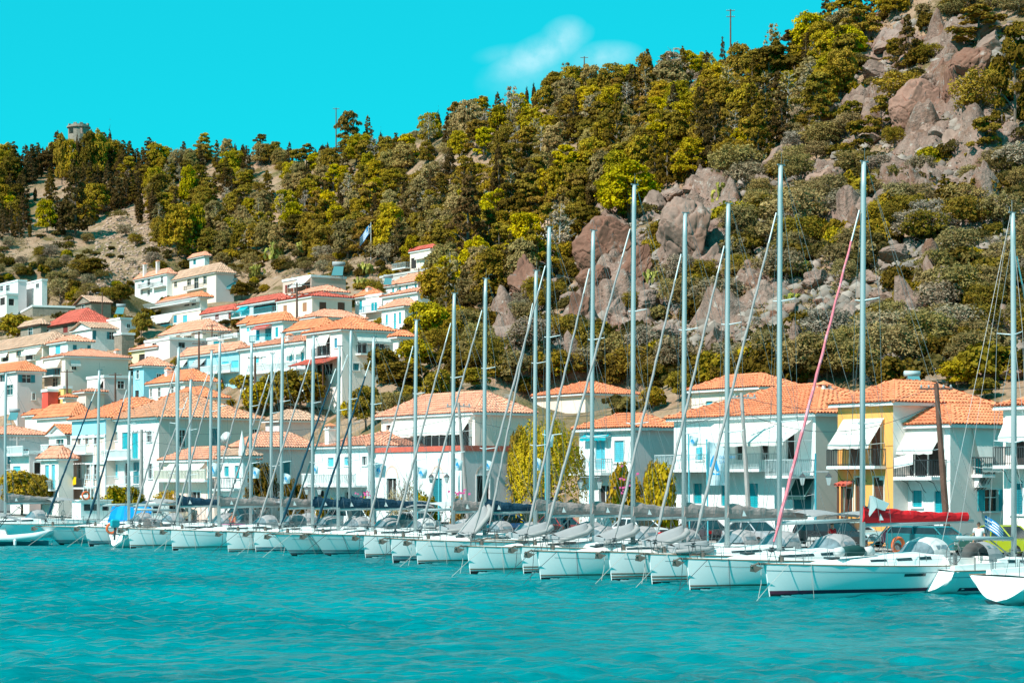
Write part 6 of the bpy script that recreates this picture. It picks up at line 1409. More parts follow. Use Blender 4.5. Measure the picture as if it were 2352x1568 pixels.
        m.tube(ring, .022, 5, closed=True); [m.tube([c, c+Vector((0, math.cos(a_)*rad, math.sin(a_)*rad))], .012, 4) for a_ in (0.3,1.35,2.4,3.44,4.5,5.5)]; m.tube([c+Vector((.1,0,0)), Vector((wx_+.1,0,h.sheer(.83)))], .10, 6); m.build('steering_wheel', STEEL, e)
    if anchor:
        m = MB(); b_ = Vector((rake+.02, 0, fb+.02)); m.box(rake-.55, rake+.28, -.09, .09, fb-.02, fb+.07); m.tube([b_+Vector((.30,0,.06)), b_+Vector((.75,0,-.10)), b_+Vector((.60,0,-.20))], .045, 5)
        for sd in (1,-1): m.add([b_+Vector((.74,0,-.02)), b_+Vector((.28,sd*.24,-.16)), b_+Vector((.52,sd*.03,-.34)), b_+Vector((.80,0,-.30))], [(0,1,2,3)]); m.add([b_+Vector((.74,0,.0)), b_+Vector((.28,sd*.26,-.14)), b_+Vector((.52,sd*.05,-.36))], [(0,2,1)])
        m.lathe((rake-.95,0,fb+.08), [(.12,0),(.12,.2),(.07,.22),(.1,.3)], 8); m.build('anchor', ANC, e)
    if lines:
        m = MB(); rr_ = .016
        m.tube([(rake+.2,0,fb), (.5,.02,.6), (.7,.0,-.2)], rr_, 4)
        if lines > 1:
            p0 = h.p(.06, fb, 1); m.tube([p0, p0+Vector((1.6,.5,-.9)), p0+Vector((3.4,1.2,-1.9))], rr_, 4)
            p0 = h.p(.12, fb, 1); m.tube([p0+Vector((0,.03,0)), h.p(.125, .6, 1)+Vector((0,.06,0)), h.p(.13, -.1, 1)+Vector((0,.2,0))], rr_*.9, 4)
        m.build('mooring_line', ROPE if rng.random() < .7 else ROPED, e)
    if fender:
        m = MB(); p0 = h.p(.50, h.sheer(.5), 1)+Vector((0,.14,0)); m.tube([p0+Vector((0,-.1,.1)), p0+Vector((0,0,-.10))], .012, 4); m.lathe(p0+Vector((0,0,-.75)), [(.03,0),(.12,.08),(.13,.3),(.12,.52),(.03,.62)], 10); m.build('fender', WP, e)
    if detail > 0:
        for t in (.45, .7):
            m = MB(); p0 = h.p(t, h.sheer(t), -1)+Vector((0,-.13,0)); m.lathe(p0+Vector((0,0,-.8)), [(.03,0),(.12,.08),(.13,.3),(.12,.52),(.03,.62)], 8); m.build('fender', WP if t < .6 else BLU, e)
    return e, h
def deckpoint(e, h, t, y, dz): 
    a = e.rotation_euler.z; x_ = h.x(t, 0); return Vector((e.location.x+math.cos(a)*x_-math.sin(a)*y, e.location.y+math.sin(a)*x_+math.cos(a)*y, h.sheer(t)+dz))
YA = []
def yy(*a, **k): r = yacht(*a, **k); YA.append(r); return r
yy(1768, 1370, 1981, 372, 'nearest white yacht with bright red boom cover and coral pink furled headsail', L=14.6, rake=.30, jib=JIBR, cover=REDC, stripe='maroon', boomL=6.9, fb=1.40, hood=HOODL, fender=False, wheel=True, bimini=False, boomZ=1.78, beam=4.3, port=True, lines=2)
yy(1585, 1355, 1790, 380, 'white yacht with hanging white fender and long dark hull window, second from the red boom', L=13.8, port=True, fender=True, stripe='one', boomL=5.6, cover=None, beam=4.3)
yy(1498, 1340, 1670, 468, 'taupe covered yacht with pale dinghy upturned on foredeck beside the fender yacht', L=12.8, stripe='brown')
yy(1405, 1333, 1571, 490, 'yacht with dark coiled rope over its bow and brown double stripe', L=12.8, stripe='brown')
yy(1242, 1330, 1454, 425, 'long yacht with the tallest central mast and thin dark side line', L=14.2, stripe='one', boomL=5.6, port=True, beam=4.3)
yy(1203, 1316, 1360, 530, 'narrow showing yacht squeezed left of the tallest central mast yacht', L=12.4, stripe='brown', noboom=False)
yy(1080, 1315, 1259, 522, 'yacht with broad black waterline below brown stripe, its anchor over the neighbour', L=13.6, stripe='one', boomL=5.4)
yy(1118, 1300, 1228, 622, 'yacht set back between two bows, only its mast and white tipped headsail showing', L=11.8, stripe='brown', back=4.5, lines=0)
yy(960, 1295, 1113, 640, 'yacht with dark navy sail cover and upended dinghy on deck', L=12.6, stripe='one', cover=NAV, boomL=4.6)
yy(903, 1290, 1041, 674, 'yacht with navy triple stripe right of the brown striped pair', L=12.0, stripe='navy', boomL=4.8)
yy(840, 1280, 954, 735, 'yacht with bare pale boom and brown stripe, left of the navy striped yacht', L=11.8, stripe='one', cover=None, boomL=4.8)
yy(748, 1275, 856, 774, 'raked bow yacht with dark teal furled headsail, right one of the raked pair', L=11.6, rake=1.15, jib=JIBB, cover=NAV, stripe='navy', boomL=4.6, hood=HOODL)
yy(670, 1275, 777, 795, 'raked bow yacht with dark blue twisted headsail, left one of the raked pair', L=11.4, rake=1.25, jib=JIBB, cover=NAV, stripe='navy', boomL=4.4)
yy(660, 1268, 804, 759, 'yacht hidden behind the raked pair, with a stout grey mast', L=13.4, stripe='one', cover=NAV, boomL=4.9, lines=0, back=3)
yy(588, 1268, 718, 771, 'yacht with navy triple stripe and dark boom cover under mast', L=12.6, stripe='navy', cover=NAV, boomL=4.9)
yy(525, 1268, 647, 766, 'yacht with taupe boom cover and brown waterline left of the navy stripes', L=12.2, stripe='one', boomL=4.8)
yy(505, 1258, 623, 812, 'set back yacht with short mast and small navy bundle on boom', L=11.6, stripe='brown', cover=NAV, boomL=2.2, lines=0, back=5)
yy(470, 1258, 576, 786, 'yacht carrying a sunbather in pink on its foredeck', L=11.6, stripe='brown', boomL=4.8)
yy(397, 1262, 503, 785, 'white yacht with small hull star, left of the sunbather yacht', L=11.6, stripe='one', boomL=4.8)
yy(350, 1255, 484, 805, 'yacht with black double stripe and leaning grey headsail', L=12.0, stripe='navy', boomL=4.8)
yy(318, 1258, 436, 872, 'low masted yacht set back among the left group', L=11.2, stripe='one', cover=None, boomL=4.2, lines=0, back=6)
yy(300, 1258, 408, 797, 'plain white yacht right of the small stern-on sloop', L=11.8, stripe='one', cover=NAV, boomL=4.9)
yy(205, 1252, 295, 852, 'yacht with dark blue headsail left of the blue tarpaulin', L=10.8, rake=.45, jib=JIBB, cover=None, stripe='navy', boomL=4.2)
yy(137, 1250, 221, 850, 'raked bow yacht with dark dangling rope at the left end of the row', L=10.6, rake=1.5, jib=JIBB, cover=None, stripe='navy', boomL=4.0, hood=HOOD)
yy(-130, 1238, 12, 858, 'far left yacht with long taupe boom cover and cabin windows', L=12.8, stripe='one', boomL=4.9, jib=None, coverH=.95, lines=0)
yy(258, 1256, 344, 843, 'small sloop moored stern out with lifebuoy and teal outboard', L=9.4, beam=3.1, fb=1.15, stern_to_camera=True, jib=None, cover=None, boomL=3.4, stripe='one', anchor=False, lines=0, bimini=False)
SA = yy(2128, 1362, 2342, 490, 'yacht moored stern out with a swim ladder on its white transom', L=10.0, beam=3.2, fb=1.22, stern_to_camera=True, jib=JIBG, cover=None, boomL=3.6, stripe='maroon', anchor=False, lines=0, bimini=False, boomZ=1.3)
SB = yy(2285, 1386, 2600, 300, 'yacht moored stern out at the right edge with wide curved transom', L=12.5, beam=4.0, fb=1.30, stern_to_camera=True, jib=JIBG, cover=None, boomL=4.6, stripe='maroon', anchor=False, lines=0, bimini=False, boomZ=1.3)
# ladder on the transom
e, h = SA; m = MB(); xs = h.x(1, .2)-.12
for sd in (-.17,.17): m.tube([(xs+.2,sd+.3,1.15),(xs-.12,sd+.3,.9),(xs+.1,sd+.3,-.05)], .022, 5)
for z in (.9,.62,.34,.08): m.tube([(xs-.02,.13,z),(xs-.02,.47,z)], .02, 4)
m.build('swim_ladder', STEEL, e)
# dinghies upturned on foredecks
def dinghy_meshes():
    m = MB(); pts = [Vector((-1.25,.62,0)), Vector((-.3,.64,0)), Vector((.6,.60,.02)), Vector((1.1,.38,.10)), Vector((1.32,0,.16)), Vector((1.1,-.38,.10)), Vector((.6,-.60,.02)), Vector((-.3,-.64,0)), Vector((-1.25,-.62,0))]
    m.tube(pts, [.12,.17,.17,.17,.16,.17,.17,.17,.12], 8); fl = MB(); rg = []
    for x_, w_, z_ in ((-1.1,.55,.02),(-.3,.58,.10),(.5,.52,.16),(1.0,.3,.2),(1.15,.05,.18)): rg.append([Vector((x_, -w_, .1)), Vector((x_, -w_*.5, .22+z_)), Vector((x_, 0, .30+z_)), Vector((x_, w_*.5, .22+z_)), Vector((x_, w_, .1))])
    fl.loft(rg, closed=False, caps=False); tr = MB(); tr.box(-1.2,-1.12,-.5,.5,-.12,.22); return m, fl, tr
m1, m2, m3 = dinghy_meshes(); dp = empty('inflatable_dinghy', (0,0,0), 0, label='x y z w', cat='dinghy', group='dinghies stowed on deck'); m1.build('tube', HYP, dp, smooth=True); m2.build('bottom', HOOD, dp, smooth=True); m3.build('transom_board', GP, dp)
spots = [(2, .17, .15, 'upturned grey dinghy flat on the deck left of the fender yacht', .0, .12), (3, .27, .6, 'tilted dinghy on the deck of the coiled rope yacht', -.25, .0), (4, .33, .75, 'tilted dinghy leaning against the mast of the tallest central yacht', -.22, .1), (5, .25, .6, 'dinghy on the deck of the squeezed yacht', -.2, 0), (6, .30, .7, 'dinghy resting on the yacht with broad black waterline', -.18, -.1), (8, .32, 1.0, 'white dinghy standing steeply on end on the navy covered yacht', -.75, .15), (9, .40, .6, 'rounded grey dinghy by the mast of the navy striped yacht', -.05, 0)]
first = True
for bi, t, dz, lb_, pitch, yv in spots:
    e, h = YA[bi]; o = dp if first else copy_tree(dp); first = False
    o['label'] = lb_; o.location = deckpoint(e, h, t, yv, dz+.15); o.rotation_euler = (0.12, -pitch if False else pitch, e.rotation_euler.z+math.pi); o.scale = (1.0,1.0,.85)

# ------------------------------------------------------------------ skyline rows of trees
SKY = [(-40,310),(0,310),(60,322),(100,308),(150,290),(200,292),(260,300),(300,318),(350,308),(390,345),(420,318),(460,338),(510,352),(560,372),(600,330),(650,332),(690,348),(740,368),(800,318),(850,332),(900,308),(960,318),(1000,285),(1050,255),(1080,232),(1130,250),(1180,210),(1240,222),(1290,175),(1330,160),(1400,160),(1450,145),(1500,140),(1550,130),(1620,145),(1660,128),(1700,115),(1760,122),(1830,95),(1880,65),(1920,30),(1965,-15)]
q = random.Random(55); vx = -38.0
while vx < 1960:
    for (xa, ya), (xb, yb_) in zip(SKY, SKY[1:]):
        if xa <= vx <= xb: top = lerp(ya, yb_, (vx-xa)/(xb-xa))
    base = top+18
    while base < 700 and hit(vx, base) is None: base += 3
    p = hit(vx, base+q.uniform(0,14))
    if p is not None:
        t_ = top+q.uniform(0, 26); sc = F/p.y; h_ = (base-t_)/sc+.8
        if vx < 400: kind, colr = q.choice([('spreading','dark'),('spreading','dark'),('spreading','deep'),('pine','olive'),('cypress','dark')])
        elif vx < 820: kind, colr = q.choice([('olive','mid'),('pine','olive'),('spreading','dark'),('olive','greyg')])
        else: kind, colr = q.choice([('pine','olive'),('pine','greyg'),('layered','rust'),('pine','mid'),('thin','grey'),('layered','mid')])
        if h_ > 2.0 and not (545 < vx < 580) and not (735 < vx < 765 and kind != 'olive'):
            if h_ < 4.5 and kind != 'olive': kind = 'olive'
            w_ = h_*{'pine': .8, 'layered': .8, 'spreading': .6, 'thin': .6, 'cypress': .22, 'olive': 1.2}[kind]
            plant(kind, p-Vector((0,0,.4)), h_, min(w_, 11), colr, lab({'pine': 'skyline pine', 'layered': 'ragged skyline pine', 'spreading': 'broad skyline cypress', 'thin': 'thin bare skyline pine', 'cypress': 'slim skyline cypress', 'olive': 'low skyline tree'}[kind], colr, h_, 4, 14, vx, top+30), 'trees along the skyline')
    vx += q.uniform(11, 20) if vx < 820 else q.uniform(18, 30)
# ruined round tower on the ridge
p = hit(180, 420) or hit(180, 450); Yt = p.y+5; c = Vector((K(181)*Yt, Yt, 0)); zt = Zat(284, Yt); R0 = 24*Yt/F; p.z = Zat(335, Yt); e = empty('ruined_tower', (c.x, c.y, p.z-1), 0, label='round crumbling stone tower with square openings among dark trees on the ridge', cat='ruin')
m = MB(); n = 20; H_ = zt-p.z+1; gap = {12, 13, 16}
for k in range(n):
    a0, a1 = 2*math.pi*k/n, 2*math.pi*(k+1)/n; top = H_*rng.uniform(.88, 1.0)
    segs = [(0, H_*.55), (H_*.78, top)] if k in gap else [(0, top)]
    for z0, z1 in segs:
        o = [(math.cos(a)*R0, math.sin(a)*R0) for a in (a0, a1)]; i_ = [(math.cos(a)*R0*.82, math.sin(a)*R0*.82) for a in (a0, a1)]
        m.add([(*o[0],z0),(*o[1],z0),(*i_[1],z0),(*i_[0],z0),(*o[0],z1),(*o[1],z1),(*i_[1],z1),(*i_[0],z1)], [(0,3,2,1),(4,5,6,7),(0,1,5,4),(1,2,6,5),(2,3,7,6),(3,0,4,7)])
m.build('wall', ST, e); m = MB(); m.tube([(math.cos(2*math.pi*k/24)*R0*1.04, math.sin(2*math.pi*k/24)*R0*1.04, H_*.84) for k in range(24)], .35, 5, closed=True); m.build('cornice', ST, e)
m = MB(); m.tube([(0,0,-14),(0,0,.2)], R0*.97, 14); m.build('footing', ST, e)
for vx_, tp_, w_, kd_, cl_, lb_ in ((162,312,50,'pine','olive','olive pine crowding the left foot of the ruined tower'),(205,300,60,'pine','deep','dark pine crowding the right foot of the ruined tower'),(185,318,40,'spreading','dark','dark cypress covering the middle of the ruined tower'),(142,300,40,'pine','mid','brownish pine left beside the ruined tower'),(228,292,50,'pine','olive','full pine just right of the ruined tower'),(178,262,13,'cypress','dark','slender black spire rising before the tower top')):
    Yc = Yt-9-rng.uniform(0,4); zt_ = Zat(tp_, Yc); zg = ground(K(vx_)*Yc, Yc); plant(kd_, Vector((K(vx_)*Yc, Yc, zg-.3)), zt_-zg+.3, w_*Yc/F, cl_, lb_)
# ------------------------------------------------------------------ poles, pylons, wires
def pole(vx, vt, vb, Y, label, mt=WOODP, r=.13, lean=0.0, arms=1, name='utility_pole', lampy=False, group=None):
    zb, zt = (Zat(vb, Y), Zat(vt, Y)); x = K(vx)*Y; e = empty(name, (x, Y, zb-1), 0, label=label, cat='utility pole', group=group); m = MB(); H_ = zt-zb+1; lx = lean*Y/F
    m.tube([(lx,0,0),(lx*.5,0,H_*.5),(0,0,H_)], [r*1.2, r, r*.75], 8); m.build('post', mt, e); ins = []
    for k in range(arms):
        m = MB(); z = H_-.35-k*1.3; m.box(-.9,.9,-.05,.05,z,z+.1); ar = m.build('crossarm', mt, e); m = MB()
        for i in (-.8,-.4,.4,.8): m.lathe((i,0,z+.1), [(.04,0),(.07,.08),(.03,.18)], 6)
        m.build('insulators', GP, ar, kind='stuff')
    if lampy: m = MB(); m.tube([(0,0,H_-.4),(-.5,-.2,H_-.1),(-.9,-.35,H_-.15)], .03, 4); m.box(-1.15,-.8,-.42,-.28,H_-.2,H_-.1); m.build('lamp_arm', GP, e)
    return Vector((x, Y, zt-.2))
Yq = lambda vx, u=23.0: Yu(vx, u)
A = []
A.append(pole(40,1003,1195,Yq(40), 'grey concrete pole by the trees at the left edge of the quay', CONC, .16))
A.append(pole(325,986,1190,Yq(325), 'stout concrete pole in front of the stone mansion balconies', CONC, .2))
A.append(pole(1053,924,1215,Yq(1053), 'leaning pale wooden pole before the arched house', CONC, .14, 26))
A.append(pole(1703,902,1235,Yq(1703), 'tall pale wooden pole in front of the wide white house', CONC, .14, 22))
A.append(pole(2150,880,1240,Yq(2150,22.5), 'dark brown leaning pole at the corner of the turquoise door house', WOODP, .17, 30))
pole(457,761,870,262,'dark pole with many insulators between the village roofs',WOODP,.14,0,2); pole(265,856,940,280,'reddish brown pole beside the grey house with tilted awning',WOODP,.15)
pole(154,849,920,284,'dark pole against the tall beige house wall',WOODP,.13); pole(487,744,810,318,'thin dark pole right of the twin small awnings',WOODP,.12); pole(330,719,800,352,'thin dark pole rising from the village garden tree',WOODP,.12)
pole(235,671,718,398,'lamp pole beside the low stone hut',WOODP,.12,0,0,lampy=True); pole(682,649,735,300,'dark pole with cable bundles before the cream house with brown shutters',WOODP,.16,0,2)
pole(962,615,670,338,'short dark pole beside the massive dark cypress',WOODP,.13); pole(586,817,905,244,'thick brown pole in front of the balustraded house',WOODP,.16)
def ridge_pole(vx, vt, label, arms, r=.16):
    vb = vt+20
    while vb < 600 and hit(vx, vb) is None: vb += 3
    p = hit(vx, vb); pole(vx, vt, vb+4, p.y-1, label, WOODP, r, 0, arms)
ridge_pole(772,248,'tall utility pole on the saddle of the ridge',1); ridge_pole(1678,22,'tall double armed pylon standing against the sky',2,.18); ridge_pole(1342,130,'low pole poking above the skyline pines',1)
def cable(a, b, sag, label, r=.018, n=18, group='overhead cables along the waterfront'):
    m = MB(); m.tube([a.lerp(b, i/n)-Vector((0,0,sag*4*(i/n)*(1-i/n))) for i in range(n+1)], r, 3); m.build('overhead_cable', IR, None, label=label, cat='cable', group=group)
spans = ['from the left edge to the stone mansion pole', 'from the stone mansion pole to the arched house pole', 'from the arched house pole to the wide white house pole', 'from the wide white house pole to the brown corner pole']
for i in range(4):
    for k, w_ in ((0, 'upper'), (1, 'lower')): cable(A[i]-Vector((0,0,k*.9)), A[i+1]-Vector((0,0,k*.9)), 1.0+.4*k, w_+' black cable sagging '+spans[i])
cable(A[4], Vector((K(2600)*112, 112, A[4].z+1.5)), .6, 'black cable running off from the brown corner pole')
# flagpole on the hill
p = hit(852, 604); sc = F/p.y; e = empty('flagpole', p, 0, label='white flagpole on the slope above the village', cat='flagpole'); H_ = 92/sc; m = MB(); m.tube([(0,0,-.5),(0,0,H_)], [.09,.05], 6); m.build('post', WP, e)
def greek_flag(loc, w_, h_, droop, label, rz=0.0):
    e = empty('flag', loc, rz, label=label, cat='flag'); bl = mat('flag_blue', (.01,.20,.50), .9); n = 9
    def P_(u, v): return (u*w_*(1-.35*droop), math.sin(u*7)*.12*w_, -v*h_-u*w_*droop+math.sin(u*5)*.04*w_)
    for k in range(9):
        m = MB()
        for i in range(10):
            u0, u1 = i/10, (i+1)/10
            if k < 5 and u1 <= .401: continue
            m.add([P_(u0,k/9), P_(u1,k/9), P_(u1,(k+1)/9), P_(u0,(k+1)/9)], [(0,1,2,3)])
        m.build('stripe', bl if k % 2 == 0 else SAILW, e)
    m = MB(); 
    for i in range(4):
        for j in range(5):
            if i in (0,3) and j != 2: m.add([P_(i/10,j/9), P_((i+1)/10,j/9), P_((i+1)/10,(j+1)/9), P_(i/10,(j+1)/9)], [(0,1,2,3)])
            elif i in (1,2) and j in (0,1,3,4):
                a = i/10 if i == 1 else i/10+.03; b = (i+1)/10-.03 if i == 1 else (i+1)/10; m.add([P_(a,j/9), P_(b,j/9), P_(b,(j+1)/9), P_(a,(j+1)/9)], [(0,1,2,3)])
    m.build('canton', bl, e); m = MB(); m.add([P_(0,2/9),P_(.4,2/9),P_(.4,3/9),P_(0,3/9)],[(0,1,2,3)]); m.add([P_(.17,0),P_(.23,0),P_(.23,2/9),P_(.17,2/9)],[(0,1,2,3)]); m.add([P_(.17,3/9),P_(.23,3/9),P_(.23,5/9),P_(.17,5/9)],[(0,1,2,3)]); m.build('cross', SAILW, e); return e
greek_flag(p+Vector((-.05,0,H_-.3)), 3.0, 1.8, .85, 'large blue and white striped flag drooping from the hillside flagpole', math.pi)
# ------------------------------------------------------------------ quay furniture
TQP = mat('turquoise_post', (.10,.46,.54), .5)
def street_lamp(vx, vt, label, u=17.5, half=1.05, double=True):
    Y = Yu(vx, u); zt = Zat(vt, Y); e = empty('street_lamp', (K(vx)*Y, Y, 1.2), QA+R_(90), label=label, cat='street lamp', group='turquoise double lantern lamps on the quay'); H_ = zt-1.2; m = MB(); m.tube([(0,0,0),(0,0,H_)], [.075,.05], 8); m.lathe((0,0,0), [(.16,0),(.14,.3),(.09,.7),(.07,.9)], 8); m.build('post', TQP, e)
    m = MB(); m.tube([(-half,0,H_-1.0),(half,0,H_-1.0)], .03, 5); m.build('arm', GP, e)
    for sd in (-1,1):
        m = MB(); z = H_-1.1; m.lathe((sd*half,0,z-.62), [(.10,0),(.22,.42),(.22,.44)], 4); l = m.build('lantern', mat('lantern_glass',(.45,.5,.5),.2,spec=.7), e); m = MB(); m.lathe((sd*half,0,z-.18), [(.26,0),(.10,.16),(.03,.22)], 4); m.build('lantern_cap', IR, l)
street_lamp(1873,1041,'double lantern lamp post before the ochre yellow house'); street_lamp(1008,1053,'double lantern lamp post before the middle arched door')
street_lamp(719,1085,'double lantern lamp post before the white balcony house'); street_lamp(1355,1059,'double lantern lamp post beside the weeping tree')
# sail-emblem banners
BLF = mat('banner_blue', (.0,.30,.62), .8); BNW = mat('banner_white', (.72,.84,.88), .85, trans=.3)
def banner(vx, vt, wv, hv, label, u=16.3, text=False, lean=-.1):
    Y = Yu(vx, u); s_ = Y/F; w_, h_ = wv*s_, hv*s_; zt = Zat(vt, Y); e = empty('banner_flag', (K(vx)*Y, Y, 1.2), R_(8), label=label, cat='banner', group='white banners with a blue sailboat along the quay')
    H_ = zt-1.2; m = MB(); m.tube([(lean*-.6,0,0),(lean*.2,0,H_+.15)], .045, 6); m.build('pole', TQP, e)
    def P_(u_, v): return Vector((.05+u_*w_*(1-.12*v), -.03+math.sin(u_*5+v*3)*.10*w_, H_-v*h_-(.30*u_*u_)*h_*(1-v)*.8))
    m = MB(); N_ = 8
    for i in range(N_):
        for j in range(N_): m.add([P_(i/N_,j/N_),P_((i+1)/N_,j/N_),P_((i+1)/N_,(j+1)/N_),P_(i/N_,(j+1)/N_)], [(0,3,2,1)])
    cl = m.build('cloth', BNW, e, smooth=True)
    def Q(u_, v): return P_(u_, v)+Vector((0,-.035,0))
    m = MB(); m.add([Q(.30,.28),Q(.30,.64),Q(.20,.62),Q(.10,.56),Q(.16,.42)], [(4,3,2,1,0)]); m.add([Q(.34,.24),Q(.56,.64),Q(.44,.66),Q(.34,.60)], [(3,2,1,0)]); m.add([Q(.14,.70),Q(.62,.69),Q(.56,.74),Q(.22,.75)], [(3,2,1,0)]); m.build('sailboat_emblem', BLF, cl)
    if text:
        for ln, (tx, v) in enumerate((('ΘΑΛΑΜΗ', .34), ('ΣΙΑΣ', .46))):
            cu = bpy.data.curves.new('lettering', 'FONT'); cu.body = tx; cu.size = .30*w_; o = bpy.data.objects.new('tmp', cu); COL.objects.link(o); dg = bpy.context.evaluated_depsgraph_get(); me = bpy.data.meshes.new_from_object(o.evaluated_get(dg)); bpy.data.objects.remove(o)
            t = link('lettering', me, cl, BLF); t.location = Q(.52, v)+Vector((0,-.06,0)); t.rotation_euler = (math.pi/2, 0, 0); t.scale = (.6,.6,.6)
banner(1624,1014,48,100,'largest white sailboat banner with blue lettering before the wide white house', text=True)
for vx, vt, w_, h_, nm in [(1582,1000,20,24,'small sailboat banner left of the largest banner'),(1252,992,18,34,'small sailboat banner high beside the central mast'),(1228,1050,14,30,'little sailboat banner in front of the weeping tree'),(1112,1056,18,24,'sailboat banner by the right arched door'),(1043,1052,18,28,'sailboat banner near the leaning pale pole'),
    (958,1072,22,26,'sailboat banner left of the middle arched door'),(860,1062,26,34,'sailboat banner at the left corner of the arched house'),(718,1066,12,22,'tiny sailboat banner by the navy headsail'),(650,1086,16,24,'sailboat banner before the teal door'),(579,1072,16,26,'sailboat banner above the dark green tree'),(478,1060,24,34,'sailboat banner before the low peach house')]: banner(vx, vt, w_, h_, nm)
# cars
def car(vx, u, yaw, colr, label, cat='car', name='parked_car', L=4.1, Hc=1.5, van=False):
    Y = Yu(vx, u); z = 1.25 if u > 20.75 else 1.2; e = empty(name, (K(vx)*Y, Y, z), QA+math.pi/2+yaw, label=label, cat=cat, group='vehicles parked along the waterfront')
    pm = mat('car_paint_'+name+colr[0], colr[1], .25, spec=.7); h2 = L/2; W_ = .86
    side = [(-h2,.35),(-h2+.05,.62),(-h2+.35,.86),(-h2*.42,.95),(h2*.55,.98),(h2-.12,.92),(h2,.6),(h2-.05,.32),(0,.24)] if not van else [(-h2,.35),(-h2+.03,.8),(-h2+.4,1.05),(-h2*.5,1.1),(h2*.6,1.12),(h2-.05,1.1),(h2,.6),(h2-.05,.32),(0,.24)]
    m = MB(); m.loft([[Vector((x*(.98 if abs(y) > .8 else 1), y, zz if abs(y) < .85 or zz < .9 else zz-.03)) for x, zz in side] for y in (-W_,-W_*.93,W_*.93,W_)]); m.build('body', pm, e)
    sh = side[3][1]-.02; a0, a1, a2, a3 = (-h2*.46, -h2*.08, h2*.52, h2*.86) if not van else (-h2*.62, -h2*.38, h2*.86, h2*.95)
    def ring(w_, x0, x1, z_): return [Vector((x0,-w_,z_)),Vector((x1,-w_,z_)),Vector((x1,w_,z_)),Vector((x0,w_,z_))]
    m = MB(); m.loft([ring(W_*.93, a0, a3, sh), ring(W_*.76, a1, a2, Hc-.07)]); gl = m.build('windows', GL, e)
    m = MB(); m.loft([ring(W_*.77, a1-.03, a2+.03, Hc-.075), ring(W_*.70, a1+.1, a2-.1, Hc)]); m.build('roof', pm, e)
    for sd in (-1,1):
        for f0, f1 in ((a0,a1),(a3,a2),((a0+a3)/2,(a1+a2)/2)): m = MB(); m.tube([(f0,sd*W_*.94,sh),(f1,sd*W_*.77,Hc-.06)], .045, 4); m.build('pillar', pm, gl)
    for sx in (-h2*.62, h2*.62):
        for sd in (-1,1):
            m = MB(); m.tube([(sx,sd*(W_-.16),.32),(sx,sd*(W_+.03),.32)], .32, 16); w_ = m.build('wheel', mat('tyre_rubber',(.02,.02,.02),.8), e); m = MB(); m.tube([(sx,sd*W_,.32),(sx,sd*(W_+.045),.32)], .20, 10); m.build('rim', STEEL, w_)
    for sd in (-1,1):
        m = MB(); m.box(-h2-.02,-h2+.16,sd*.62-.16,sd*.62+.16,.62,.74); m.build('headlight', mat('headlight_glass',(.7,.7,.7),.15,spec=.8), e); m = MB(); m.box(h2-.1,h2+.01,sd*.66-.12,sd*.66+.12,.68,.84); m.build('tail_light', REDC, e)
    return e
car(2315,19,R_(0),('lime',(.30,.34,.008)),'bright lime green hatchback at the right end of the quay',L=4.2,Hc=1.58)
car(1955,22.3,0,('paleteal',(.35,.48,.48)),'pale teal old saloon behind the nearest yacht',Hc=1.42,L=4.5)
car(2110,22.5,0,('maroon',(.05,.02,.04)),'dark maroon car behind the red boom cover',Hc=1.5)
car(2135,16.9,R_(5),('petrol',(.02,.16,.18)),'dark teal car close behind the red boom',Hc=1.5,L=4.4,van=True)
car(1905,17.5,R_(2),('black',(.02,.02,.025)),'black car behind the grey sprayhoods',van=True,Hc=1.6)
car(1735,18,0,('silver',(.4,.4,.42)),'silver car between the last two tall masts')
car(1600,18.5,R_(180),('darkgrey',(.07,.07,.08)),'dark grey car behind the pale dinghy yacht'); car(1470,18,0,('white',(.7,.7,.7)),'white car left of the magenta flowering hedge'); car(1290,18,0,('red',(.3,.03,.03)),'dark red car beneath the weeping tree')
car(1150,18,R_(180),('blue',(.02,.08,.2)),'dark blue car before the right arched door'); car(960,18.2,0,('grey2',(.3,.3,.3)),'grey car under the bare tree'); car(800,18.2,0,('white2',(.7,.7,.7)),'white car before the white balcony house',van=True,Hc=1.8); car(560,18.2,0,('black2',(.03,.03,.03)),'black car before the white and turquoise house'); car(400,18.2,0,('tan',(.35,.3,.22)),'tan car before the stone mansion side wall')
# hedges, shrubs and trees on the promenade
def quay_plant(kind, vx, vt, wv, colr, label, u=22.5, var=None, hv=None, group=None):
    Y = Yu(vx, u); zt = Zat(vt, Y); zb = 1.2
    if hv: zb = zt-hv*Y/F
    return plant(kind, Vector((K(vx)*Y, Y, zb)), zt-zb, wv*Y/F, colr, label, group, var=var)
quay_plant('willow',1255,938,205,'green','large drooping pale green weeping tree in front of the willow gap',20,0)
quay_plant('hedge',1440,1062,95,'olive','tall clipped hedge with pink flowers left part beside the blue shuttered house',20.5)
quay_plant('hedge',1515,1058,120,'green','rounded green hedge right of the blue shuttered house',20.5); quay_plant('leafy',1500,1042,45,'mid','small tree rising above the green hedge',22)
quay_plant('hedge',290,1112,110,'green','long bright hedge before the peach mansion',19.5); quay_plant('shrub',215,1128,80,'olive','dark low hedge left of the bright hedge',20)
quay_plant('leafy',50,1072,120,'olive','leafy tree with yellowish crown at the left end of the quay',20); quay_plant('leafy',95,1082,60,'mid','small leafy tree behind the fishing boat rig',21)
quay_plant('olive',400,1118,90,'olive','feathery olive bush before the stone mansion corner',20); quay_plant('leafy',603,1052,80,'deep','dark tree with white flowers by the white and turquoise house',21)
quay_plant('hedge',677,1100,76,'deep','dense ball shaped dark shrub before the teal door',20); quay_plant('shrub',752,1130,60,'green','yellow green low shrub by the lamp post',20); quay_plant('shrub',838,1135,50,'olive','low shrub with pink flowers below the white balcony',20)
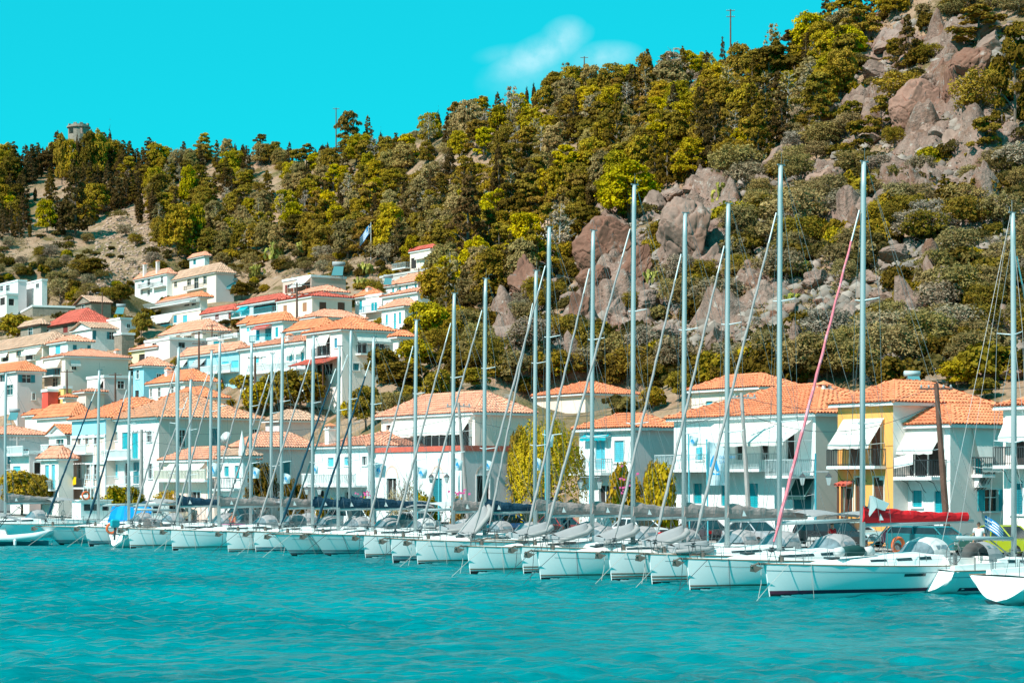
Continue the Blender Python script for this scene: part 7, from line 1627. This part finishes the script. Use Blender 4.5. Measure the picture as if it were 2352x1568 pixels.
quay_plant('shrub',975,1115,70,'green','olive bush beside the middle arched door',20.5); quay_plant('shrub',1052,1130,46,'rust','reddish flowering bush between the arched doors',20.5); quay_plant('dry',918,1090,80,'grey','tangled dry climber round the bare tree trunk',20.5)
quay_plant('leafy',1235,960,80,'mid','dark green tree behind the weeping tree',27); quay_plant('leafy',1190,960,60,'mid','tall olive coloured tree against the beige upper storey',29)
Y = Yu(922,20.5); plant('bare', Vector((K(922)*Y,Y,1.2)), Zat(1045,Y)-1.2, 110*Y/F, 'grey', 'leafless tree with upswept branches before the arched house', None)
Y = Yu(560,20.5); plant('bare', Vector((K(600)*Y,Y,1.2)), Zat(1110,Y)-1.2, 90*Y/F, 'grey', 'small grey leafless tree before the white and turquoise house', None)
m = MB(); q = random.Random(4)
def blossoms(vx, vy, wv, hv, n, u, label):
    Y = Yu(vx, u); m = MB()
    for _ in range(n):
        x, z = K(vx+q.gauss(0,.3)*wv)*Y, Zat(vy+q.gauss(0,.3)*hv, Y); y = Y+q.uniform(-.4,.3); s_ = q.uniform(.05,.09); a = q.uniform(0,3)
        m.add([(x-s_,y,z-s_),(x+s_,y-s_*math.sin(a),z-s_*.5),(x+s_*.8,y,z+s_),(x-s_,y+s_,z+s_*.7)], [(0,1,2,3)])
    m.build('flower_blossoms', mat('magenta_petals',(.45,.06,.20),.8), None, label=label, cat='flowers', kind='stuff')
blossoms(1440,1100,50,50,18,20.0,'magenta bougainvillea blossoms over the hedge'); blossoms(1052,1130,40,18,12,20,'pink blossoms between the arched doors'); blossoms(835,1135,30,14,14,19.0,'pink blossoms by the white balcony house')
# solar water heaters
def heater(vx, vy, wv, Y, label):
    s_ = Y/F; w_ = wv*s_; e = empty('solar_water_heater', (K(vx)*Y, Y, Zat(vy, Y)), R_(12), label=label, cat='solar heater'); m = MB(); m.sheet((-w_*.5,-.7,0),(w_*.35,-.7,0),(w_*.5,.35,w_*.75),(-w_*.25,.35,w_*.75),.06); m.build('collector_panel', mat('solar_glass',(.10,.26,.28),.15,spec=.7), e)
    m = MB(); m.tube([(-w_*.35,.55,w_*.95),(w_*.62,.55,w_*.95)], w_*.18, 12); m.build('tank', GP if Y > 200 else WI, e, smooth=True); m = MB()
    for x in (-w_*.2, w_*.45): m.tube([(x,.5,-.6),(x,.5,w_*.8)], .03, 4); m.tube([(x,-.6,-.5),(x,-.6,.05)], .03, 4)
    m.build('stand', GP, e)
heater(2098,893,38,124,'solar water heater with white tank on top of the red roof'); heater(775,634,30,337,'solar water heater on the roof of the pink terrace house'); heater(275,722,22,366,'sloping solar panel on the small flat outbuilding')
heater(531,665,24,434,'tilted solar panel on the grey side of the cream house'); heater(890,655,22,345,'round tank solar heater beside the four-shutter house'); heater(30,965,24,278,'small solar heater by the grey lavender house')
# satellite dish, closed parasol, balcony towels, air conditioner
Y = Yu(520,22); e = link('satellite_dish', None, label='white satellite dish on the pinkish mansion side wall', cat='satellite dish'); e.location = (K(521)*Y, Y, Zat(1007,Y)); m = MB(); m.lathe((0,0,0), [(.02,0),(.35,.06),(.6,.2)], 16); o = m.build('dish', WP, e, smooth=True); o.rotation_euler = (R_(70),0,R_(-30)); m = MB(); m.tube([(0,.05,0),(0,.3,-.2),(0,.4,-2.6)], .04, 5); m.build('bracket', GP, e)
Y = Yu(556,19); z0 = Zat(1080,Y); e = empty('closed_parasol', (K(556)*Y,Y,1.2),0,label='folded white parasol beside the satellite dish',cat='parasol'); H_ = Zat(987,Y)-1.2; m = MB(); m.tube([(0,0,0),(0,0,H_)], .03, 5); m.build('pole', GP, e); m = MB(); m.lathe((0,0,H_-2.2), [(.28,0),(.3,.3),(.2,1.2),(.03,2.1)], 8); m.build('canopy', SAILW, e)
s = [h for h in HOUSES if 'peach neoclassical' in h.label][0]
for x0, x1, y0, y1, mt, lb in ((578,645,888,972,mat('cyan_towel',(.0,.45,.62),.9),'turquoise towel hanging over the mansion balcony rail'),(652,718,888,958,mat('yellow_towel',(.85,.50,.0),.9),'orange yellow cloth hanging over the mansion balcony rail')):
    a0, z1 = s.face('L', x0, y0); a1, _ = s.face('L', x1, y0); _, z0 = s.face('L', x0, y1); z0 += .1; m = MB(); pts = []
    for i in range(9):
        t = i/8; col_ = [s.world(-1.36-.03*math.sin(i*1.5), a0+(a1-a0)*t)+(s.zb+z,) for z in (z0+.05*math.sin(i), (z0+z1)/2, z1)]; pts.append([Vector(c) for c in col_])
    m.loft(pts, closed=False, caps=False); m.build('towel', mt, None, label=lb, cat='towel')
s = [h for h in HOUSES if 'turquoise doors and orange hip' in h.label][0]; a0, z1 = s.face('R', 1920, 780); a1, z0 = s.face('R', 1980, 830); e = empty('air_conditioner', (*s.world(min(a0,a1), 0), s.zb+z0), s.a, label='white air conditioner unit low on the shaded side wall', cat='air conditioner'); m = MB(); m.box(0,.9,-.38,-.03,0,.65); m.build('casing', WP, e); m = MB(); m.tube([(.32,-.385,.33),(.32,-.40,.33)], .24, 14); m.build('fan_grille', GP, e)
# laundry cloth on the balcony
a0, z1 = s.face('L', 1500, 640); a1, z0 = s.face('L', 1625, 715); m = MB(); pts = []
for i in range(9): t = i/8; pts.append([Vector(s.world(-1.25, a0+(a1-a0)*t)+(s.zb+z,)) for z in (lerp(z0,z1,.1+.35*t), lerp(z0,z1,.6+.1*math.sin(i)), lerp(z1, z1+.3, t))])
m.loft(pts, closed=False, caps=False); m.build('hanging_sheet', SAILW, None, label='white sheet drying over the iron balcony rail', cat='laundry')
# ------------------------------------------------------------------ boats at the left end
def motor(vx, vy, yaw, L, B, label, cat='motor boat', back=0.0, fb=1.0, name='motor_boat'):
    Y = 5*F/(vy-HY)+back; e = empty(name, (K(vx)*Y, Y, 0), yaw, label=label, cat=cat); h = Hull(L, B, fb, fb-.2, .6, .5); hull_mesh(h).build('hull', GEL, e, smooth=True); deck_mesh(h).build('deck', DECKM, e); m = MB(); h.strip(m, -.4, .08, .01); m.build('antifouling', TE, e); return e, h
# rigid inflatable with dark bimini, bow pointing right along the shore
Y = 5*F/(1247-HY)-4; e = empty('inflatable_motorboat', (K(118)*Y, Y, 0), R_(8), label='long white inflatable motorboat with folded bimini at the left edge', cat='motor boat')
m = MB(); m.tube([(-7.5,-1.05,.5),(-3,-1.1,.55),(-1.2,-.85,.7),(0,-.1,.95),(-1.2,.85,.7),(-3,1.1,.55),(-7.5,1.05,.5)], [.2,.27,.27,.24,.27,.27,.2], 10); m.build('inflatable_tube', GEL, e, smooth=True)
m = MB(); m.loft([[Vector((x,-w_,.35)),Vector((x,-w_*.6,-.1)),Vector((x,0,-.35)),Vector((x,w_*.6,-.1)),Vector((x,w_,.35))] for x, w_ in ((-7.3,1.0),(-3,1.0),(-1.2,.7),(-.2,.1))], closed=False, caps=False); m.build('hull', TE, e)
m = MB(); m.box(-7,-1.5,-.9,.9,.3,.45); m.build('floor', DECKM, e); m = MB(); m.loft([[Vector((-4.2,-.4,.45)),Vector((-3.2,-.4,.45)),Vector((-3.2,.4,.45)),Vector((-4.2,.4,.45))],[Vector((-4.0,-.35,1.3)),Vector((-3.5,-.35,1.3)),Vector((-3.5,.35,1.3)),Vector((-4.0,.35,1.3))]]); m.build('console', DECKM, e)
m = MB(); m.loft([[Vector((x,-1.0,z)),Vector((x,0,z+.15)),Vector((x,1.0,z))] for x, z in ((-6.8,2.55),(-5,2.45),(-3.5,2.25),(-2.2,1.8))], closed=False, caps=False); b_ = m.build('bimini', HOOD, e); m = MB()
for sd in (-1,1):
    for x in (-6,-3.2): m.tube([(-4.6,sd*1.0,.6),(x,sd*1.0,2.4)], .03, 4)
m.build('bimini_frame', IR, b_); m = MB(); m.box(-7.9,-7.4,-.25,.25,.2,1.3); m.build('outboard_motor', IR, e)
for x in (-6.2,-2.6):
    m = MB(); m.lathe((x,-1.42,.0), [(.03,0),(.11,.06),(.12,.4),(.03,.5)], 8); m.build('fender', WP, e)
# cabin cruiser
e, h = motor(190,1240,QA+math.pi+R_(-6),9.5,3.1,'white cabin cruiser with framed wheelhouse windows behind the inflatable',back=10,fb=1.25)
m = MB(); m.loft([[Vector((x,-w_,z0)),Vector((x,-w_*.9,z1)),Vector((x,w_*.9,z1)),Vector((x,w_,z0))] for x, w_, z0, z1 in ((-1.5,.5,1.2,1.3),(-2.6,1.1,1.2,1.75),(-3.4,1.2,1.2,2.0),(-4.2,1.2,1.2,2.9),(-7.0,1.2,1.1,3.0),(-7.6,1.2,1.1,2.9))]); c_ = m.build('wheelhouse', GEL, e)
for x0 in (-4.6,-5.5,-6.4):
    m = MB(); m.box(x0-.35,x0+.35,1.17,1.22,2.1,2.7); m.build('window', GL, c_)
m = MB(); m.sheet((-3.45,-.9,2.05),(-3.45,.9,2.05),(-4.15,.9,2.8),(-4.15,-.9,2.8),.02); m.build('windscreen', GL, c_); m = MB(); m.tube([(-7.4,1.2,3.0),(-9.4,1.3,3.1)], .03, 4); m.tube([(-9.4,1.3,1.1),(-9.4,1.3,3.1)], .03, 4); m.sheet((-7.4,-1.2,3.0),(-7.4,1.2,3.0),(-9.4,1.3,3.1),(-9.4,-1.3,3.1),.04); m.build('awning', HOOD, e)
# fishing boat with rig and lifebuoy
e, h = motor(85,1238,QA+math.pi+R_(0),10,3.3,'white fishing boat with lattice rig, radar and orange lifebuoy',cat='fishing boat',back=14,fb=1.5,name='fishing_boat')
m = MB(); m.box(-6.8,-3.8,-1.1,1.1,1.3,3.1); m.box(-6.9,-3.6,-1.25,1.25,3.1,3.2); c_ = m.build('wheelhouse', GEL, e)
for x0 in (-4.4,-5.3,-6.2):
    m = MB(); m.box(x0-.3,x0+.3,1.09,1.14,2.2,2.8); m.build('window', GL, c_)
m = MB(); m.tube([(-5.2,0,3.1),(-5.2,0,6.6)], .06, 6); 
for z in (4.3,4.7,5.1,5.5): m.tube([(-5.2,-.7,z),(-5.2,.7,z)], .03, 4); m.tube([(-5.8,0,z),(-4.6,0,z)], .03, 4)
for sx, sy in ((-.6,-.6),(.6,-.6),(-.6,.6),(.6,.6)): m.tube([(-5.2+sx,sy,3.1),(-5.2+sx*.6,sy*.6,5.6)], .03, 4)
m.tube([(-5.2,-1.6,4.4),(-5.2,1.6,4.4)], .05, 4); m.build('rig', WP, e); m = MB(); m.lathe((-4.6,0,3.3), [(.1,0),(.4,.1),(.42,.28),(.2,.34)], 12); m.build('radar_dome', GEL, e)
m = MB(); m.tube([(-4.2+math.cos(2*math.pi*k/16)*.34,1.32,3.6+math.sin(2*math.pi*k/16)*.34) for k in range(16)], .09, 6, closed=True); m.build('lifebuoy', ORG, e)
# blue tarpaulin shade on the boat, swimming float, stowed sails
def on(bi, t, y, dz): return deckpoint(YA[bi][0], YA[bi][1], t, y, dz)
nb = len(YA); i_blue = [i for i, (e, h) in enumerate(YA) if 'blue tarpaulin' in e['label']][0]
Y = Yu(280,7); x0 = K(262)*Y; m = MB(); g_ = []
for i in range(8):
    t = i/7; g_.append([Vector((K(lerp(258,350,t))*Y, Y-1.0*k_, Zat(lerp(1160,1164,t)+(0,22,44-18*abs(t-.4))[k_] + 3*math.sin(i*2), Y))) for k_ in (0,1,2)])
m.loft(g_, closed=False, caps=False); m.build('tarpaulin', mat('bright_blue_tarpaulin',(.0,.33,.80),.7,noise=[(1.2,.1)],trans=.2), None, label='bright blue tarpaulin shade slung between the left yachts', cat='tarpaulin')
# lifebuoys, teal outboard
for bi, t, y, dz, lb in ((4,.80,1.6,.6,'orange lifebuoy at the stern of the tallest central mast yacht'),(7,.80,1.5,.6,'orange lifebuoy left of the navy cover yacht'),(11,.86,1.4,.6,'orange lifebuoy behind the raked pair'),(15,.86,1.4,.6,'orange lifebuoy near the grey mast'),(1,.84,1.5,.7,'orange lifebuoy near the grey sprayhood behind the coral headsail'),(25,.97,.9,.45,'orange lifebuoy on the stern rail of the small sloop')):
    c = on(bi, t, y, dz); m = MB(); m.tube([(math.cos(2*math.pi*k/16)*.34,0,math.sin(2*math.pi*k/16)*.34) for k in range(16)], .095, 6, closed=True); o = m.build('lifebuoy', ORG, None, smooth=True, label=lb, cat='lifebuoy', group='orange lifebuoys on the yachts'); o.location = c; o.rotation_euler = (0,0,R_(30))
c = on(25, .99, -.3, .2); e = empty('outboard_motor', c, QA, label='teal covered outboard motor on the small sloop stern rail', cat='outboard motor'); m = MB(); m.loft([[Vector((x*s_,y*s_,z)) for x, y in ((-.28,-.2),(.25,-.22),(.3,0),(.25,.22),(-.28,.2))] for z, s_ in ((.35,.8),(.5,1.1),(.85,1.1),(.98,.7))]); m.build('cowling', TQ, e); m = MB(); m.tube([(0,0,.4),(-.05,0,-.6)], .08, 6); m.build('shaft', IR, e)
# ------------------------------------------------------------------ people
SKIN = mat('skin', (.50,.25,.16), .6); HAIR = mat('dark_hair', (.03,.02,.015), .8)
def person(loc, rz, joints, label, skin=SKIN, clothes=()):
    """joints: skeleton in metres, skinned into one body"""
    e = empty('person', loc, rz, label=label, cat='person'); names = list(joints['v']); me = bpy.data.meshes.new('body'); me.from_pydata([joints['v'][k][:3] for k in names], [(names.index(a), names.index(b)) for a, b in joints['e']], []); o = link('body', me, e)
    md = o.modifiers.new('skin', 'SKIN'); sv = me.skin_vertices[0].data if me.skin_vertices else None
    if sv is None:
        bpy.context.view_layer.objects.active = o; me.skin_vertices.new() if hasattr(me.skin_vertices, 'new') else None
    return e, o, names
def limb_body(e, v, name='body', mt=SKIN):
    """one continuous tapered figure made of blended rings"""
    m = MB()
    def limb(pts, rs, n=8, fl=1.0): m.tube([v[p] if isinstance(p, str) else p for p in pts], rs, n, flat=fl)
    limb(['hip','belly','chest','neck0'], [.155,.145,.17,.10], 12, 1.0); limb(['neck0','neck1'], [.06,.055])
    for s_ in ('l','r'):
        limb(['hip',s_+'hip',s_+'knee',s_+'ank'], [.10,.095,.062,.042]); limb([s_+'ank',s_+'heel',s_+'toe'], [.045,.05,.03]); limb(['neck0',s_+'sho',s_+'elb',s_+'wri'], [.075,.062,.045,.030])
        w_, d_ = v[s_+'wri'], (v[s_+'wri']-v[s_+'elb']).normalized(); limb([w_, w_+d_*.05, w_+d_*.10], [.03,.04,.032], 6, .6); sd = d_.cross(Vector((0,1,.2))).normalized()
        for i, fl_ in enumerate((.075,.085,.08,.06)): b_ = w_+d_*.09+sd*(.022*(i-1.5)); limb([b_, b_+d_*fl_*.6, b_+d_*fl_+Vector((0,-.015,0))], [.010,.009,.006], 5)
        limb([w_+d_*.02+sd*.03, w_+d_*.06+sd*.065], [.012,.008], 5)
    c = v['head']; u = (v['head']-v['neck1']).normalized(); hv = []
    for k in range(9):
        a = math.pi*k/8; r_ = math.sin(a)*.082*(1-.18*max(0,math.cos(a)-.2))+.003; hv.append([c+u*(-math.cos(a)*.115)+Vector((math.cos(b)*r_*.92, math.sin(b)*r_*1.08, 0)) for b in [2*math.pi*j/10 for j in range(10)]])
    m.loft(hv); m.lathe(c+Vector((0,-.09,-.03)), [(.014,0),(.016,.02),(.006,.045)], 5)
    for s_ in (-1,1): m.box(c.x+s_*.078-.012, c.x+s_*.078+.012, c.y-.02, c.y+.02, c.z-.03, c.z+.03)
    b_ = m.build(name, mt, e, smooth=True); rm = b_.modifiers.new('blend', 'REMESH'); rm.mode = 'VOXEL'; rm.voxel_size = .011; rm.use_smooth_shade = True
    m = MB(); m.loft([[p+(p-c)*.10+Vector((0,.012,.012)) for p in r_] for r_ in hv[4:]]); m.build('hair', HAIR, b_, smooth=True); return b_
def V3(*a): return Vector(a)
stand = dict(hip=V3(0,0,.93), belly=V3(0,0,1.10), chest=V3(0,.0,1.32), neck0=V3(0,.01,1.46), neck1=V3(0,0,1.54), head=V3(0,-.02,1.66))
for s_, k in (('l',-1),('r',1)):
    stand.update({s_+'hip': V3(k*.10,0,.88), s_+'knee': V3(k*.12,-.02,.48), s_+'ank': V3(k*.13,.02,.09), s_+'heel': V3(k*.13,.05,.04), s_+'toe': V3(k*.15,-.16,.03), s_+'sho': V3(k*.20,0,1.42), s_+'elb': V3(k*.27,.02,1.14), s_+'wri': V3(k*.26,-.12,.92)})
def clothe(e, b_, v, top, bottom):
    m = MB(); m.tube([v['hip']-Vector((0,0,.02)), v['belly'], v['chest'], v['neck0']-Vector((0,0,.03))], [.175,.165,.192,.12], 12)
    for s_ in ('l','r'): m.tube([v['neck0']-Vector((0,0,.04)), v[s_+'sho'], v[s_+'sho'].lerp(v[s_+'elb'], .55)], [.09,.085,.075], 8)
    m.build('shirt', top, e, smooth=True)
    m = MB(); m.tube([v['belly'], v['hip']-Vector((0,0,.06))], [.168,.172], 12)
    for s_ in ('l','r'): m.tube([v['hip'], v[s_+'hip'], v[s_+'hip'].lerp(v[s_+'knee'], .9)], [.12,.115,.09], 8)
    m.build('shorts', bottom, e, smooth=True)
Y = Yu(2248,15.6); e = empty('person', (K(2248)*Y, Y, 1.2), R_(-15), label='person in a white shirt and sunglasses standing on the quay beside the lime green car', cat='person'); b_ = limb_body(e, stand); clothe(e, b_, stand, SAILW, IR)
m = MB(); c = stand['head']; m.box(c.x-.07,c.x+.07,c.y-.105,c.y-.085,c.z-.0,c.z+.035); m.build('sunglasses', BLK, e)
greek_flag(Vector((K(2262)*Yu(2262,14.6), Yu(2262,14.6), Zat(1182, Yu(2262,14.6)))), 1.15, .6, .55, 'blue and white striped ensign hanging at the stern of the nearest yacht', R_(5))
# crouching sunbather
sit = {k: x.copy() for k, x in stand.items()}
sit.update(hip=V3(0,.1,.14), belly=V3(0,.10,.30), chest=V3(0,.02,.50), neck0=V3(0,-.03,.62), neck1=V3(0,-.06,.69), head=V3(0,-.10,.80))
for s_, k in (('l',-1),('r',1)): sit.update({s_+'hip': V3(k*.11,.08,.14), s_+'knee': V3(k*.16,-.28,.46), s_+'ank': V3(k*.14,-.42,.08), s_+'heel': V3(k*.14,-.40,.04), s_+'toe': V3(k*.15,-.60,.03), s_+'sho': V3(k*.19,-.03,.58), s_+'elb': V3(k*.27,-.18,.36), s_+'wri': V3(k*.15,-.34,.50)})
c = on(17, .20, -.2, .42); e = empty('person', c, R_(20), label='person in a coral swimsuit sitting hunched on the foredeck of a left yacht', cat='person'); b_ = limb_body(e, sit, mt=mat('tanned_skin',(.60,.24,.14),.6)); m = MB(); m.tube([sit['hip'], sit['belly'], sit['chest']], [.172,.16,.185], 12); m.build('swimsuit', mat('coral_swimsuit',(.75,.16,.20),.8), e, smooth=True)
m = MB(); m.box(-.9,.9,-.35,.35,0,.04); o = m.build('pink_beach_towel', mat('pink_towel',(.75,.20,.42),.9), None, label='pink towel spread on the foredeck under the sunbather', cat='towel'); o.location = c-Vector((0,0,.03)); o.rotation_euler = (0,0,R_(20))
for bi, t, y, dz, top, lb in ((5,.86,.4,.1,ORG,'person in an orange top standing in the cockpit beside the tallest central mast'),(8,.88,-.3,.1,NAV,'person in navy standing in a cockpit behind the upended dinghy'),(2,.88,.5,.1,REDC,'person in a red top in the cockpit near the fender yacht')):
    c = on(bi, t, y, -.15); e = empty('person', c, R_(40), label=lb, cat='person'); b_ = limb_body(e, stand); clothe(e, b_, stand, top, IR)

# loose gear on the nearest yacht
e0, h0 = YA[0]; c = on(0, .30, .5, .42); a0 = e0.rotation_euler.z
e = empty('rolled_sail_bag', c, a0, label='dark green and grey rolled sail bag lashed on the nearest foredeck', cat='sail bag')
m = MB(); m.tube([(-.55,0,.2),(-.2,.02,.24),(.35,0,.22),(.6,0,.2)], [.20,.25,.24,.20], 10); m.build('cover', ADG, e, smooth=True)
for x in (-1.0, .75): m = MB(); m.tube([(x-.25,0,.12),(x,.03,.22),(x+.28,0,.18)], [.10,.22,.20], 9); m.build('sail_bundle', HOODL, e, smooth=True)
mx_ = None
for ch in e0.children:
    if ch.name.startswith('boom'):
        bs = ch; break
vs_ = [v.co for v in bs.data.vertices]; x_f = max(v.x for v in vs_); z_f = max(v.z for v in vs_)
m = MB(); P1 = [Vector((x_f-.1,.14,z_f+.1)), Vector((x_f-.25,.2,z_f+1.15)), Vector((x_f-.6,.24,z_f+1.0)), Vector((x_f-1.3,.26,z_f+.78)), Vector((x_f-1.0,.28,z_f+.45)), Vector((x_f-.5,.27,z_f+.6))]
m.add(P1, [(0,5,1),(5,2,1),(5,4,2),(4,3,2)]); m.add([q_-Vector((0,.12,.0)) for q_ in P1], [(0,1,5),(5,1,2),(5,2,4),(4,2,3)]); m.build('loose_white_sail_corner', SAILW, e0)
# two gangways, fuel cans and bikes on the quay
for vx, u, lb in ((1855,16.2,'pale scooter parked on the quay behind the grey sprayhoods'),(1700,16.4,'dark scooter parked on the quay beyond the fender yacht'),(1540,16.4,'red scooter parked on the quay beyond the coiled rope yacht'),(1015,16.4,'white scooter on the quay before the middle arched door')):
    Y = Yu(vx, u); e = empty('motor_scooter', (K(vx)*Y, Y, 1.2), rng.uniform(0,6), label=lb, cat='scooter'); pm = {'p': HOODL, 'd': IR, 'r': REDC, 'w': WP}[lb[0]]
    m = MB(); m.loft([[Vector((x,-w_,z0)),Vector((x,w_,z0)),Vector((x,w_*.7,z1)),Vector((x,-w_*.7,z1))] for x, w_, z0, z1 in ((-.75,.12,.55,.72),(-.5,.17,.3,.82),(-.05,.16,.28,.78),(.1,.13,.25,.36),(.38,.14,.25,.4),(.5,.17,.3,1.0),(.58,.1,.5,1.05))]); m.build('body', pm, e)
    for x in (-.62,.62):
        m = MB(); m.tube([(x+math.cos(2*math.pi*k/14)*.20,0,.24+math.sin(2*math.pi*k/14)*.20) for k in range(14)], .05, 6, closed=True); m.build('wheel', mat('tyre_rubber',(.02,.02,.02),.8), e)
    m = MB(); m.tube([(.58,-.32,1.02),(.55,0,1.05),(.58,.32,1.02)], .02, 5); m.build('handlebar', IR, e); m = MB(); m.box(-.65,-.05,-.15,.15,.80,.90); m.build('seat', IR, e)
# labels that two or more neighbours share: count them off from the left
ORD = ['first','second','third','fourth','fifth','sixth','seventh','eighth','ninth','tenth','eleventh','twelfth']; NUM = ['','one','two','three','four','five','six','seven','eight','nine','ten','eleven','twelve']
byl = {}
for o in COL.objects:
    if o.parent is None and o.get('label'): byl.setdefault(o['label'], []).append(o)
for l_, os_ in byl.items():
    if 2 <= len(os_) <= 12 and len(l_.split()) <= 12:
        os_.sort(key=lambda o: o.location.x/max(o.location.y, 1)); n_ = len(os_)
        for i, o in enumerate(os_): o['label'] = l_+(', '+('left','right')[i]+' one of two' if n_ == 2 else ', '+ORD[i]+' from left')
